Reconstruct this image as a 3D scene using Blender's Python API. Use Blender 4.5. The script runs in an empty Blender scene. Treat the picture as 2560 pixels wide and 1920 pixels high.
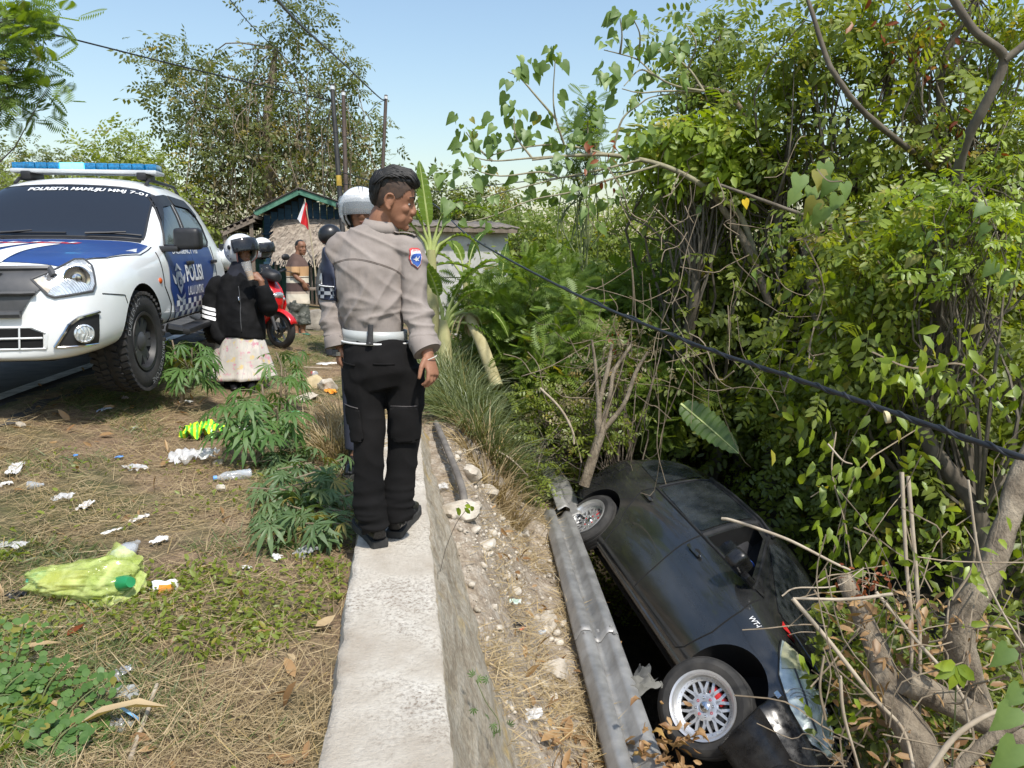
import bpy, bmesh, math, random
import numpy as np
from mathutils import Vector, Matrix, Quaternion, noise
from mathutils.bvhtree import BVHTree
R = math.radians
random.seed(7); rng = np.random.default_rng(7)
scene = bpy.context.scene
col = scene.collection
# ---------------------------------------------------------------- camera
HC = 1.36; FP = 1850.0
PITCH = math.atan((960 - 628) / FP); YAW = math.atan((1280 - 1003) / FP * math.cos(PITCH))
cam_d = bpy.data.cameras.new('camera'); cam = bpy.data.objects.new('camera', cam_d); col.objects.link(cam)
cam.location = (0, 0, HC); cam.rotation_euler = (math.pi / 2 - PITCH, 0, -YAW)
cam_d.sensor_width = 36; cam_d.lens = FP / 2560 * 36; cam_d.clip_start = .05; cam_d.clip_end = 2000
scene.camera = cam
# ---------------------------------------------------------------- sky and sun
SUN = Vector((0.24, -0.60, 1.08)).normalized()
world = bpy.data.worlds.new('World'); scene.world = world; world.use_nodes = True
wn = world.node_tree; wn.nodes.clear()
sky = wn.nodes.new('ShaderNodeTexSky'); sky.sky_type = 'NISHITA'; sky.sun_disc = False
sky.sun_elevation = math.asin(SUN.z); sky.sun_rotation = math.atan2(SUN.x, SUN.y)
sky.air_density = 1.5; sky.dust_density = 1.5; sky.ozone_density = 2.6; sky.altitude = 0
bg = wn.nodes.new('ShaderNodeBackground'); bg.inputs[1].default_value = 0.102
out = wn.nodes.new('ShaderNodeOutputWorld')
wn.links.new(sky.outputs[0], bg.inputs[0]); wn.links.new(bg.outputs[0], out.inputs[0])
sd = bpy.data.lights.new('sun', 'SUN'); sd.energy = 2.75; sd.angle = R(2.5); sd.color = (1, .95, .87)
so = bpy.data.objects.new('sun', sd); col.objects.link(so); so.rotation_euler = SUN.to_track_quat('Z', 'Y').to_euler()
so.location = (4, -3, 12)
vs = scene.view_settings; vs.view_transform = 'Standard'; vs.look = 'None'; vs.exposure = 0.85; vs.gamma = 1.0
scene.cycles.max_bounces = 4; scene.cycles.diffuse_bounces = 2; scene.cycles.glossy_bounces = 2; scene.cycles.transmission_bounces = 3; scene.cycles.transparent_max_bounces = 12
scene.cycles.caustics_reflective = False; scene.cycles.caustics_refractive = False

# ---------------------------------------------------------------- placing
_f = Vector((math.sin(YAW) * math.cos(PITCH), math.cos(YAW) * math.cos(PITCH), -math.sin(PITCH)))
_r = Vector((math.cos(YAW), -math.sin(YAW), 0)); _u = _r.cross(_f)
def at(px, py, d):
    """world point seen at photo pixel (2560 wide) at distance d along the view axis"""
    return Vector((0, 0, HC)) + (_f + _r * ((px - 1280) / FP) - _u * ((py - 960) / FP)) * d
def onz(px, py, z):
    v = at(px, py, 1) - Vector((0, 0, HC)); return Vector((0, 0, HC)) + v * ((z - HC) / v.z)
def sstep(a, b, x):
    t = min(1, max(0, (x - a) / (b - a))); return t * t * (3 - 2 * t)
def lerp(a, b, t): return a + (b - a) * t
def pw(x, pts):
    if x <= pts[0][0]: return pts[0][1]
    for (a, va), (b, vb) in zip(pts, pts[1:]):
        if x <= b: return va + (vb - va) * (x - a) / (b - a)
    return pts[-1][1]

# ---------------------------------------------------------------- objects
def tag(o, label=None, cat=None, group=None, kind=None):
    if label: o['label'] = label
    if cat: o['category'] = cat
    if group: o['group'] = group
    if kind: o['kind'] = kind
    return o
def thing(name, label, cat, loc=(0, 0, 0), rot=(0, 0, 0), group=None):
    o = bpy.data.objects.new(name, None); col.objects.link(o); o.location = loc; o.rotation_euler = rot
    o.empty_display_size = .1
    return tag(o, label, cat, group)
def link(name, me, m=None, parent=None, smooth=None, off=None):
    o = bpy.data.objects.new(name, me); col.objects.link(o)
    if m is not None:
        me.materials.clear()
        for k in (m if isinstance(m, (list, tuple)) else [m]): me.materials.append(k)
    if smooth is not None: shade(me, smooth)
    if parent: o.parent = parent
    if off is not None: o.location = off
    return o
def shade(me, ang=35):
    me.polygons.foreach_set('use_smooth', [True] * len(me.polygons))
    if ang and ang < 180: me.set_sharp_from_angle(angle=R(ang))
def from_bm(name, bm, m, parent=None, smooth=None, off=None):
    me = bpy.data.meshes.new(name); bmesh.ops.recalc_face_normals(bm, faces=bm.faces[:]); bm.to_mesh(me); bm.free()
    return link(name, me, m, parent, smooth, off)
def fastmesh(name, V, Fc, attrs=None):
    """V (n,3) array, Fc (m,k) array of equal-size faces"""
    V = np.asarray(V, np.float32); Fc = np.asarray(Fc, np.int32); k = Fc.shape[1]; m = len(Fc)
    me = bpy.data.meshes.new(name)
    me.vertices.add(len(V)); me.vertices.foreach_set('co', V.ravel())
    me.loops.add(m * k); me.loops.foreach_set('vertex_index', Fc.ravel())
    me.polygons.add(m); me.polygons.foreach_set('loop_start', np.arange(m, dtype=np.int32) * k)
    me.polygons.foreach_set('use_smooth', np.ones(m, bool))
    for n, a in (attrs or {}).items():
        at_ = me.attributes.new(n, 'FLOAT', 'POINT'); at_.data.foreach_set('value', np.asarray(a, np.float32))
    me.update(calc_edges=True)
    return me
# ---- shapes into a bmesh
def box(bm, c, s, rot=None):
    r = bmesh.ops.create_cube(bm, size=1); vs_ = r['verts']
    M = Matrix.Translation(c) @ (rot.to_4x4() if rot is not None else Matrix()) @ Matrix.Diagonal((*s, 1))
    bmesh.ops.transform(bm, matrix=M, verts=vs_); return vs_
def boxb(bm, c, s, bev=.01, rot=None, seg=2):
    b2 = bmesh.new(); v = box(b2, (0, 0, 0), s)
    bmesh.ops.bevel(b2, geom=b2.edges[:], offset=bev, segments=seg, affect='EDGES', profile=.6)
    M = Matrix.Translation(c) @ (rot.to_4x4() if rot is not None else Matrix())
    bmesh.ops.transform(b2, matrix=M, verts=b2.verts[:]); me = bpy.data.meshes.new('t'); b2.to_mesh(me); b2.free(); bm.from_mesh(me); bpy.data.meshes.remove(me)
def frames(pts):
    pts = [Vector(p) for p in pts]; n = len(pts); T = []
    for i in range(n):
        t = pts[min(i + 1, n - 1)] - pts[max(i - 1, 0)]; T.append(t.normalized() if t.length > 1e-9 else Vector((0, 0, 1)))
    a = Vector((1, 0, 0)) if abs(T[0].x) < .8 else Vector((0, 1, 0))
    N = [(a - T[0] * a.dot(T[0])).normalized()]
    for i in range(1, n):
        v = N[-1] - T[i] * N[-1].dot(T[i]); N.append(v.normalized())
    return pts, T, N
def tube(bm, pts, rad, seg=8, cap=True, xdir=None):
    """swept tube; rad scalar, or per point scalar or (rx, ry); xdir fixes the direction of rx"""
    pts, T, N = frames(pts); n = len(pts)
    if not isinstance(rad, (list, tuple)): rad = [rad] * n
    rings = []
    for i in range(n):
        r = rad[i]; rx, ry = r if isinstance(r, (list, tuple)) else (r, r)
        nx = N[i]
        if xdir is not None:
            x = Vector(xdir); nx = (x - T[i] * x.dot(T[i]))
            nx = nx.normalized() if nx.length > 1e-6 else N[i]
        by = T[i].cross(nx)
        rings.append([bm.verts.new(pts[i] + nx * (rx * math.cos(2 * math.pi * k / seg)) + by * (ry * math.sin(2 * math.pi * k / seg))) for k in range(seg)])
    for a, b in zip(rings, rings[1:]):
        for k in range(seg): bm.faces.new((a[k], a[(k + 1) % seg], b[(k + 1) % seg], b[k]))
    if cap:
        bm.faces.new(rings[0][::-1]); bm.faces.new(rings[-1])
    return rings
def crv(pts, n=8):
    """Catmull-Rom resample"""
    P = [Vector(p) for p in pts]; P = [P[0] * 2 - P[1]] + P + [P[-1] * 2 - P[-2]]; o = []
    for i in range(1, len(P) - 2):
        for k in range(n):
            t = k / n; a, b, c, d = P[i - 1], P[i], P[i + 1], P[i + 2]
            o.append(.5 * ((2 * b) + (c - a) * t + (2 * a - 5 * b + 4 * c - d) * t * t + (3 * b - a - 3 * c + d) * t ** 3))
    o.append(P[-2]); return o
def rads(a, n):
    a = list(a); o = []
    for i in range(n):
        t = i / (n - 1) * (len(a) - 1); j = min(int(t), len(a) - 2); f = t - j
        x, y = a[j], a[j + 1]
        o.append((lerp(x[0], y[0], f), lerp(x[1], y[1], f)) if isinstance(x, tuple) else lerp(x, y, f))
    return o
def ctube(bm, pts, rad, seg=8, n=6, xdir=None, cap=True):
    p = crv(pts, n); r = rads(rad, len(p)) if isinstance(rad, (list, tuple)) else rad
    return tube(bm, p, r, seg, cap, xdir)
def ball(bm, c, r, rot=None, u=16, v=10):
    rr = bmesh.ops.create_uvsphere(bm, u_segments=u, v_segments=v, radius=1); s = r if isinstance(r, (list, tuple)) else (r, r, r)
    M = Matrix.Translation(c) @ (rot.to_4x4() if rot is not None else Matrix()) @ Matrix.Diagonal((*s, 1))
    bmesh.ops.transform(bm, matrix=M, verts=rr['verts']); return rr['verts']
def lathe(bm, prof, seg=32, M=None):
    """profile of (r, h) turned about z; M places it"""
    rings = []
    for r, h in prof:
        rings.append([bm.verts.new((r * math.cos(2 * math.pi * k / seg), r * math.sin(2 * math.pi * k / seg), h)) for k in range(seg)] if r > 1e-6 else [bm.verts.new((0, 0, h))])
    for a, b in zip(rings, rings[1:]):
        for k in range(seg):
            q = [a[k % len(a)], a[(k + 1) % len(a)], b[(k + 1) % len(b)], b[k % len(b)]]
            q = [v for i, v in enumerate(q) if v not in q[:i]]
            if len(q) > 2: bm.faces.new(q)
    vs_ = [v for r in rings for v in r]
    if M is not None: bmesh.ops.transform(bm, matrix=M, verts=vs_)
    return vs_
def prism(bm, poly, h0, h1, M=None):
    a = [bm.verts.new((x, y, h0)) for x, y in poly]; b = [bm.verts.new((x, y, h1)) for x, y in poly]; n = len(poly)
    bm.faces.new(a[::-1]); bm.faces.new(b)
    for i in range(n): bm.faces.new((a[i], a[(i + 1) % n], b[(i + 1) % n], b[i]))
    if M is not None: bmesh.ops.transform(bm, matrix=M, verts=a + b)
    return a + b
def apply_mods(o):
    dg = bpy.context.evaluated_depsgraph_get(); dg.update()
    me = bpy.data.meshes.new_from_object(o.evaluated_get(dg)); old = o.data; o.modifiers.clear(); o.data = me
    bpy.data.meshes.remove(old); return o
def fuse(bm, voxel=.008, smooth=4, fac=.5):
    """one continuous skin round overlapping closed shapes"""
    me = bpy.data.meshes.new('tmp'); bmesh.ops.recalc_face_normals(bm, faces=bm.faces[:]); bm.to_mesh(me); bm.free()
    o = bpy.data.objects.new('tmp', me); col.objects.link(o)
    m = o.modifiers.new('r', 'REMESH'); m.mode = 'VOXEL'; m.voxel_size = voxel
    if smooth:
        s = o.modifiers.new('s', 'SMOOTH'); s.factor = fac; s.iterations = smooth
    apply_mods(o); me = o.data; bpy.data.objects.remove(o)
    me.polygons.foreach_set('use_smooth', [True] * len(me.polygons)); return me
def displace(me, fn):
    n = len(me.vertices); co = np.empty(n * 3, np.float32); no = np.empty(n * 3, np.float32)
    me.vertices.foreach_get('co', co); me.vertices.foreach_get('normal', no); co = co.reshape(-1, 3); no = no.reshape(-1, 3)
    d = fn(co, no); co += no * np.asarray(d, np.float32)[:, None]; me.vertices.foreach_set('co', co.ravel()); me.update()
# ---------------------------------------------------------------- materials
def _new(name):
    m = bpy.data.materials.new(name); m.use_nodes = True; nt = m.node_tree; b = nt.nodes['Principled BSDF']; return m, nt, b
def _coord(nt, scale=(1, 1, 1), kind='Object'):
    tc = nt.nodes.new('ShaderNodeTexCoord'); mp = nt.nodes.new('ShaderNodeMapping'); mp.inputs['Scale'].default_value = scale
    nt.links.new(tc.outputs[kind], mp.inputs[0]); return mp.outputs[0]
def _noise(nt, vec, scale, detail=5, rough=.6):
    n = nt.nodes.new('ShaderNodeTexNoise'); n.inputs['Scale'].default_value = scale; n.inputs['Detail'].default_value = detail; n.inputs['Roughness'].default_value = rough
    nt.links.new(vec, n.inputs['Vector']); return n.outputs[0]
def _ramp(nt, fac, stops):
    r = nt.nodes.new('ShaderNodeValToRGB'); e = r.color_ramp.elements
    while len(e) < len(stops): e.new(.5)
    for k, (p, c) in zip(e, stops): k.position = p; k.color = (*c, 1) if len(c) == 3 else c
    nt.links.new(fac, r.inputs[0]); return r.outputs[0]
def _mix(nt, fac, a, b, mode='MIX'):
    m = nt.nodes.new('ShaderNodeMix'); m.data_type = 'RGBA'; m.blend_type = mode
    for s, v in ((m.inputs[0], fac), (m.inputs[6], a), (m.inputs[7], b)):
        if isinstance(v, (int, float)): s.default_value = v
        elif isinstance(v, tuple): s.default_value = (*v, 1)
        else: nt.links.new(v, s)
    return m.outputs[2]
def _bump(nt, b, h, strength, dist=.01):
    n = nt.nodes.new('ShaderNodeBump'); n.inputs['Strength'].default_value = strength; n.inputs['Distance'].default_value = dist
    nt.links.new(h, n.inputs['Height']); nt.links.new(n.outputs[0], b.inputs['Normal'])
def mat(name, c1, c2=None, scale=6, rough=.7, metal=0, bump=0, bscale=80, bdist=.01, stretch=(1, 1, 1), spec=None, coat=0, lo=.35, hi=.65, detail=5, rrough=None):
    m, nt, b = _new(name); b.inputs['Roughness'].default_value = rough; b.inputs['Metallic'].default_value = metal
    if spec is not None: b.inputs['Specular IOR Level'].default_value = spec
    if coat: b.inputs['Coat Weight'].default_value = coat; b.inputs['Coat Roughness'].default_value = .06
    v = _coord(nt, stretch)
    if c2 is None: c2 = tuple(min(1, x * 1.18 + .004) for x in c1)
    f = _noise(nt, v, scale, detail); cc = _ramp(nt, f, [(lo, c1), (hi, c2)])
    nt.links.new(cc, b.inputs['Base Color'])
    if rrough:
        rr = nt.nodes.new('ShaderNodeMapRange'); rr.inputs[3].default_value = rrough[0]; rr.inputs[4].default_value = rrough[1]; rr.inputs[1].default_value = .35; rr.inputs[2].default_value = .65
        nt.links.new(_noise(nt, v, scale * 2.3, 6), rr.inputs[0]); nt.links.new(rr.outputs[0], b.inputs['Roughness'])
    if bump: _bump(nt, b, _noise(nt, v, bscale, 6), bump, bdist)
    return m
def leafmat(name, c1, c2, trans=.45, gloss=.08, rough=.45):
    m, nt, b = _new(name); nt.nodes.remove(b)
    a = nt.nodes.new('ShaderNodeAttribute'); a.attribute_name = 'rnd'
    oi = nt.nodes.new('ShaderNodeObjectInfo')
    ad = nt.nodes.new('ShaderNodeMath'); ad.operation = 'ADD'; nt.links.new(a.outputs['Fac'], ad.inputs[0]); nt.links.new(oi.outputs['Random'], ad.inputs[1])
    fr = nt.nodes.new('ShaderNodeMath'); fr.operation = 'FRACT'; nt.links.new(ad.outputs[0], fr.inputs[0])
    n = _noise(nt, _coord(nt), 3.0, 3)
    f2 = nt.nodes.new('ShaderNodeMath'); f2.operation = 'MULTIPLY_ADD'; f2.inputs[1].default_value = .55; nt.links.new(fr.outputs[0], f2.inputs[0])
    sc = nt.nodes.new('ShaderNodeMath'); sc.operation = 'MULTIPLY'; sc.inputs[1].default_value = .5; nt.links.new(n, sc.inputs[0]); nt.links.new(sc.outputs[0], f2.inputs[2])
    c = _ramp(nt, f2.outputs[0], [(.12, c1), (.85, c2)])
    c = _mix(nt, _ramp(nt, fr.outputs[0], [(.955, (0, 0, 0)), (.965, (1, 1, 1))]), c, tuple(a_ * .5 + b_ * .5 for a_, b_ in zip(c2, (.40, .26, .05))))
    d = nt.nodes.new('ShaderNodeBsdfDiffuse'); t = nt.nodes.new('ShaderNodeBsdfTranslucent'); g = nt.nodes.new('ShaderNodeBsdfGlossy')
    g.inputs['Roughness'].default_value = rough; g.inputs['Color'].default_value = (.9, .95, .9, 1)
    nt.links.new(c, d.inputs[0]); nt.links.new(_mix(nt, 1.0, c, (1.6, 1.5, .5), 'MULTIPLY'), t.inputs[0])
    m1 = nt.nodes.new('ShaderNodeMixShader'); m1.inputs[0].default_value = trans; nt.links.new(d.outputs[0], m1.inputs[1]); nt.links.new(t.outputs[0], m1.inputs[2])
    m2 = nt.nodes.new('ShaderNodeMixShader'); m2.inputs[0].default_value = gloss; nt.links.new(m1.outputs[0], m2.inputs[1]); nt.links.new(g.outputs[0], m2.inputs[2])
    nt.links.new(m2.outputs[0], nt.nodes['Material Output'].inputs[0]); return m
def film(name, c, alpha=.5, rough=.15, c2=None, trans=.3):
    m, nt, b = _new(name); b.inputs['Base Color'].default_value = (*c, 1); b.inputs['Roughness'].default_value = rough
    n = _noise(nt, _coord(nt), 14, 4); mr = nt.nodes.new('ShaderNodeMapRange'); mr.inputs[1].default_value = .3; mr.inputs[2].default_value = .7
    mr.inputs[3].default_value = max(0, alpha - .15); mr.inputs[4].default_value = min(1, alpha + .15); nt.links.new(n, mr.inputs[0]); nt.links.new(mr.outputs[0], b.inputs['Alpha'])
    if c2: nt.links.new(_ramp(nt, n, [(.4, c), (.6, c2)]), b.inputs['Base Color'])
    return m
# ================================================================ ground, road, wall
def xrail(y): return np.interp(y, [0, 2, 3.1, 6.4, 8], [.8, .88, 1.0, 1.34, 1.5])
def gz(x, y):
    x = np.asarray(x, float); y = np.asarray(y, float)
    near = np.interp(x, [-40, -6, -2.75, -1.6, -.9, -.26], [.1, .27, .25, .0, -.04, -.11])
    far = np.interp(x, [-40, -6, -2.75, -1.5, 0, 1.2], [.2, .27, .2, .05, .03, .0])
    t = np.clip((y - 6) / 5, 0, 1); t = t * t * (3 - 2 * t)
    L = near * (1 - t) + far * t
    zs = np.interp(y, [0, 1.6, 2.65, 3.9, 5.2, 7.5, 12, 40], [-1.12, -1.04, -.86, -.46, -.24, -.1, 0, 0])
    xr = xrail(y); fill = np.clip((y - 7.6) / 3, 0, 1); fill = fill * fill * (3 - 2 * fill)
    def ss(a, b): 
        q = np.clip((x - a) / (b - a), 0, 1); return q * q * (3 - 2 * q)
    zr = -1.24 * (1 - fill) + -.45 * fill
    Rr = zs + (zr - zs) * ss(.3, xr - .15)
    Rr = Rr + (-2.78 * (1 - fill) - .9 * fill - zr) * ss(xr + .14, xr + .8)
    Rr = Rr + (1.15 * (1 - fill) + .1 * fill) * ss(3.0, 4.3) + .7 * (1 - fill) * ss(4.5, 9)
    Rr = Rr + .9 * ss(11, 40)
    b0 = np.where(y < 6.3, -.22, -.4); b1 = np.where(y < 6.3, .06, 1.6)
    q = np.clip((x - b0) / (b1 - b0), 0, 1); q = q * q * (3 - 2 * q)
    return L * (1 - q) + Rr * q
def gzn(x, y):
    """with the small lumps"""
    z = float(gz(x, y)); return z + bump2(x, y)
def bump2(x, y):
    if abs(x) > 25 or y > 40: return 0
    a = .022 * noise.noise((x * 1.7, y * 1.7, 0)) + .010 * noise.noise((x * 6, y * 6, 3))
    if x > .15: a = a * 1.9 + .016 * noise.noise((x * 13, y * 13, 5)) + .007 * noise.noise((x * 30, y * 30, 5))
    if x < -2.72: a *= .15
    return a
def axis(segs):
    o = []
    for a, b, s in segs: o += list(np.arange(a, b - 1e-6, s))
    return np.array(o + [segs[-1][1]])
xs = axis([(-400, -40, 60), (-40, -8, 2), (-8, -3.2, .3), (-3.2, -.3, .06), (-.3, .15, .03), (.15, 2.0, .045), (2.0, 4.4, .1), (4.4, 12, .4), (12, 40, 3), (40, 400, 60)])
ys = axis([(-60, -2, 6), (-2, 1.4, .25), (1.4, 8, .06), (8, 14, .15), (14, 30, .8), (30, 60, 4), (60, 600, 60)])
X, Y = np.meshgrid(xs, ys); Z = gz(X, Y)
Zb = np.array([[bump2(x, y) if (-8 < x < 12 and 1 < y < 14) else 0 for x in xs] for y in ys]); Z = Z + Zb
V = np.stack([X, Y, Z], -1).reshape(-1, 3); nx, ny = len(xs), len(ys)
ii = (np.arange(ny - 1)[:, None] * nx + np.arange(nx - 1)[None]).ravel()
Fq = np.stack([ii, ii + 1, ii + nx + 1, ii + nx], -1)
def ground_mat():
    m, nt, b = _new('ground_dirt'); v = _coord(nt); b.inputs['Roughness'].default_value = .95
    n1 = _noise(nt, v, .9, 6); n2 = _noise(nt, v, 7, 6); n3 = _noise(nt, v, 45, 5, .7)
    c = _ramp(nt, n2, [(.3, (.165, .105, .06)), (.5, (.265, .18, .108)), (.72, (.36, .26, .16))])
    g = _ramp(nt, n2, [(.35, (.07, .085, .025)), (.7, (.16, .15, .055))])
    fg = _ramp(nt, n1, [(.46, (0, 0, 0)), (.6, (1, 1, 1))])
    c = _mix(nt, fg, c, g)
    sx = nt.nodes.new('ShaderNodeSeparateXYZ'); nt.links.new(v, sx.inputs[0])
    def sel(sock, a, b_):
        mr = nt.nodes.new('ShaderNodeMapRange'); mr.inputs[1].default_value = a; mr.inputs[2].default_value = b_; nt.links.new(sock, mr.inputs[0]); return mr.outputs[0]
    # pale crushed limestone beside the wall
    rub = _ramp(nt, _noise(nt, v, 11, 7, .65), [(.3, (.24, .18, .125)), (.5, (.40, .33, .25)), (.68, (.56, .50, .42))])
    rx = nt.nodes.new('ShaderNodeMath'); rx.operation = 'MULTIPLY'; nt.links.new(sel(sx.outputs[0], .12, .2), rx.inputs[0]); nt.links.new(sel(sx.outputs[1], 8.2, 6.6), rx.inputs[1]); c2 = _mix(nt, rx.outputs[0], c, rub)
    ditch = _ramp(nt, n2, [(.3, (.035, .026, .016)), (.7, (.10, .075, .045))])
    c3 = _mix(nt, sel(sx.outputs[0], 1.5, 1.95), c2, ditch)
    c4 = _mix(nt, _ramp(nt, n3, [(.35, (.55, .55, .55)), (.65, (1.15, 1.15, 1.15))]), (0, 0, 0), c3)
    c4 = _mix(nt, 1.0, c3, _ramp(nt, n3, [(.3, (.55, .55, .55)), (.7, (1.25, 1.25, 1.25))]), 'MULTIPLY')
    nt.links.new(c4, b.inputs['Base Color']); _bump(nt, b, _noise(nt, v, 38, 8, .7), .9, .03); return m
M_ground = ground_mat()
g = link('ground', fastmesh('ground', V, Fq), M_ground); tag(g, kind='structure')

# ---- road with its white edge line
def road_sheet(x0, x1, y0, y1, dz, jag=0, step=.12):
    yy = np.arange(y0, y1, step); rows = []
    for y in yy:
        xe = x1 + (jag * (noise.noise((0, y * 2.1, 9)) + .5 * noise.noise((1, y * 9, 9))) if jag else 0)
        xx = np.linspace(x0, xe, 14 if x1 - x0 > 1 else 3)
        rows.append([(x, y, float(gz(x, y)) + dz + (bump2(x, y) if x > -2.9 else 0)) for x in xx])
    k = len(rows[0]); V = np.array(rows).reshape(-1, 3); i = (np.arange(len(rows) - 1)[:, None] * k + np.arange(k - 1)[None]).ravel()
    return V, np.stack([i, i + 1, i + k + 1, i + k], -1)
M_asph = mat('asphalt', (.035, .034, .033), (.075, .072, .068), 5, .9, bump=.6, bscale=160, bdist=.006)
V, Fq = road_sheet(-9.0, -2.62, -3, 45, .012, .12); rd = link('road', fastmesh('road', V, Fq), M_asph); tag(rd, kind='structure')
M_line = mat('road_paint', (.42, .41, .38), (.78, .77, .73), 9, .8, bump=.3)
V, Fq = road_sheet(-3.12, -2.985, -3, 45, .018, .006, .1); ln = link('road_edge_line', fastmesh('road_edge_line', V, Fq), M_line); tag(ln, kind='structure')

# ---- concrete retaining wall
def cement_mat():
    m, nt, b = _new('old_cement'); v = _coord(nt); b.inputs['Roughness'].default_value = .95
    n1 = _noise(nt, v, 2.2, 6, .6); n2 = _noise(nt, v, 60, 6, .75); n3 = _noise(nt, v, 150, 3)
    base = _ramp(nt, n1, [(.30, (.36, .30, .23)), (.5, (.56, .51, .43)), (.66, (.70, .66, .58))])
    spk = _ramp(nt, n2, [(.36, (.34, .29, .25)), (.54, (1, 1, 1))])
    sm = _ramp(nt, _noise(nt, v, 2.1, 5), [(.43, (.12, .12, .12)), (.60, (1, 1, 1))])
    c = _mix(nt, sm, base, _mix(nt, 1.0, base, spk, 'MULTIPLY'))
    pit = nt.nodes.new('ShaderNodeTexVoronoi'); pit.inputs['Scale'].default_value = 42; nt.links.new(v, pit.inputs['Vector'])
    pt = _ramp(nt, pit.outputs['Distance'], [(.08, (.45, .4, .36)), (.2, (1, 1, 1))])
    pm = _ramp(nt, n1, [(.45, (0, 0, 0)), (.6, (1, 1, 1))])
    c = _mix(nt, pm, c, _mix(nt, 1.0, c, pt, 'MULTIPLY'))
    st_ = _ramp(nt, _noise(nt, _coord(nt, (1, .8, 1)), 2.6, 7, .65), [(.54, (0, 0, 0)), (.68, (.6, .6, .6))])
    c = _mix(nt, st_, c, (.26, .205, .15))
    nt.links.new(c, b.inputs['Base Color']); _bump(nt, b, n2, .9, .012); return m
def cement_side_mat():
    m, nt, b = _new('streaked_mortar'); v = _coord(nt, (2.6, 1.1, 3.4)); b.inputs['Roughness'].default_value = .95
    n1 = _noise(nt, v, 4.5, 10, .75); n2 = _noise(nt, _coord(nt), 48, 6, .75)
    c = _ramp(nt, n1, [(.3, (.23, .18, .12)), (.46, (.40, .34, .25)), (.62, (.52, .47, .38))])
    y = _ramp(nt, _noise(nt, _coord(nt), 3, 4), [(.55, (0, 0, 0)), (.66, (1, 1, 1))])
    c = _mix(nt, y, c, (.50, .36, .14)); c = _mix(nt, 1.0, c, _ramp(nt, n2, [(.3, (.6, .6, .6)), (.6, (1.1, 1.1, 1.1))]), 'MULTIPLY')
    nt.links.new(c, b.inputs['Base Color']); _bump(nt, b, n1, 1.0, .04); return m
M_cem = cement_mat(); M_cems = cement_side_mat()
wall = thing('retaining_wall', 'long low concrete retaining wall with rough whitish top under the officer\'s feet', 'wall', (-.08, 3.0, 0))
WL, WR = -.252, .10
ysw = np.arange(-.6, 6.1, .035)
def wl(y): return WL + .014 * noise.noise((3, y * 3, 1)) + .012 * noise.noise((3, y * 11, 1))
def wr(y): return WR + .009 * noise.noise((5, y * 4, 1)) + .008 * noise.noise((5, y * 15, 1))
rows = []
for y in ysw:
    a, b_ = wl(y), wr(y); r = [(a - .05, y, -.5), (a - .015, y, -.09), (a + .004, y, -.014)]
    for t in np.linspace(0.02, .98, 12):
        x = lerp(a, b_, t); r.append((x, y, .004 * noise.noise((x * 9, y * 9, 2)) + .005 * noise.noise((x * 2, y * 2, 2)) - .02 * max(0, noise.noise((x * 7 + 3, y * 3.1, 8)) - .28) * (1 if abs(t - .5) > .4 else .15)))
    r.append((b_ + .004, y, -.012)); rows.append(r)
k = len(rows[0]); V = np.array(rows).reshape(-1, 3) - np.array(wall.location)
i = (np.arange(len(rows) - 1)[:, None] * k + np.arange(k - 1)[None]).ravel(); Fq = np.stack([i, i + 1, i + k + 1, i + k], -1)
link('coping', fastmesh('coping', V, Fq), M_cem, wall)
rows = []
for y in ysw:
    b_ = wr(y); r = [(b_ - .1, y, -.02), (b_ + .002, y, -.013)]
    for h in np.linspace(.05, 1.15, 26):
        st = .016 * noise.noise((h * 16, y * 2.2, 4)) + .012 * noise.noise((h * 38, y * 6, 6)) + .03 * noise.noise((h * 4, y * 1.2, 8))
        r.append((b_ + .02 + .44 * (h - .05) + st, y + .01 * noise.noise((h * 9, y * 9, 4)), -h))
    rows.append(r)
k = len(rows[0]); V = np.array(rows).reshape(-1, 3) - np.array(wall.location)
i = (np.arange(len(rows) - 1)[:, None] * k + np.arange(k - 1)[None]).ravel(); Fq = np.stack([i, i + 1, i + k + 1, i + k], -1)
link('sloping_face', fastmesh('sloping_face', V, Fq), M_cems, wall)

# ---- stones
M_lime = mat('limestone', (.34, .29, .22), (.62, .57, .49), 5, .95, bump=.8, bscale=22, bdist=.02)
M_grey = mat('grey_boulder', (.17, .15, .125), (.33, .30, .25), 4, .95, bump=.8, bscale=18, bdist=.02)
def stone_mesh(s, seed, cuts=3, rough=.22, flat=0):
    bm = bmesh.new(); bmesh.ops.create_icosphere(bm, subdivisions=cuts, radius=1)
    r = random.Random(seed); pl = [(Vector((r.gauss(0, 1), r.gauss(0, 1), r.gauss(0, 1))).normalized(), r.uniform(.55, .85)) for _ in range(9)]
    for v in bm.verts:
        for n_, d in pl:
            q = v.co.dot(n_)
            if q > d: v.co -= n_ * (q - d) * .9
        v.co *= 1 + rough * noise.noise(v.co * 2.2 + Vector((seed, 0, 0))) * .7
        v.co.x *= s[0]; v.co.y *= s[1]; v.co.z *= s[2]
    me = bpy.data.meshes.new('stone'); bm.to_mesh(me); bm.free(); shade(me, 28); return me
def stone(px, py, w, h, label, seed, m=None, z=None, group=None, name='stone', d=None):
    if d: p = at(px, py, d)
    else:
        p = onz(px, py, 0)
        for _ in range(12): p = onz(px, py, float(gz(p.x, p.y)))
    o = link(name, stone_mesh((w, w * random.uniform(.7, 1), h), seed), m or M_lime)
    o.location = (p.x, p.y, (z if z is not None else float(gz(p.x, p.y))) + h * .35); o.rotation_euler = (0, 0, random.uniform(0, 6))
    return tag(o, label, 'stone', group)
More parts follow.
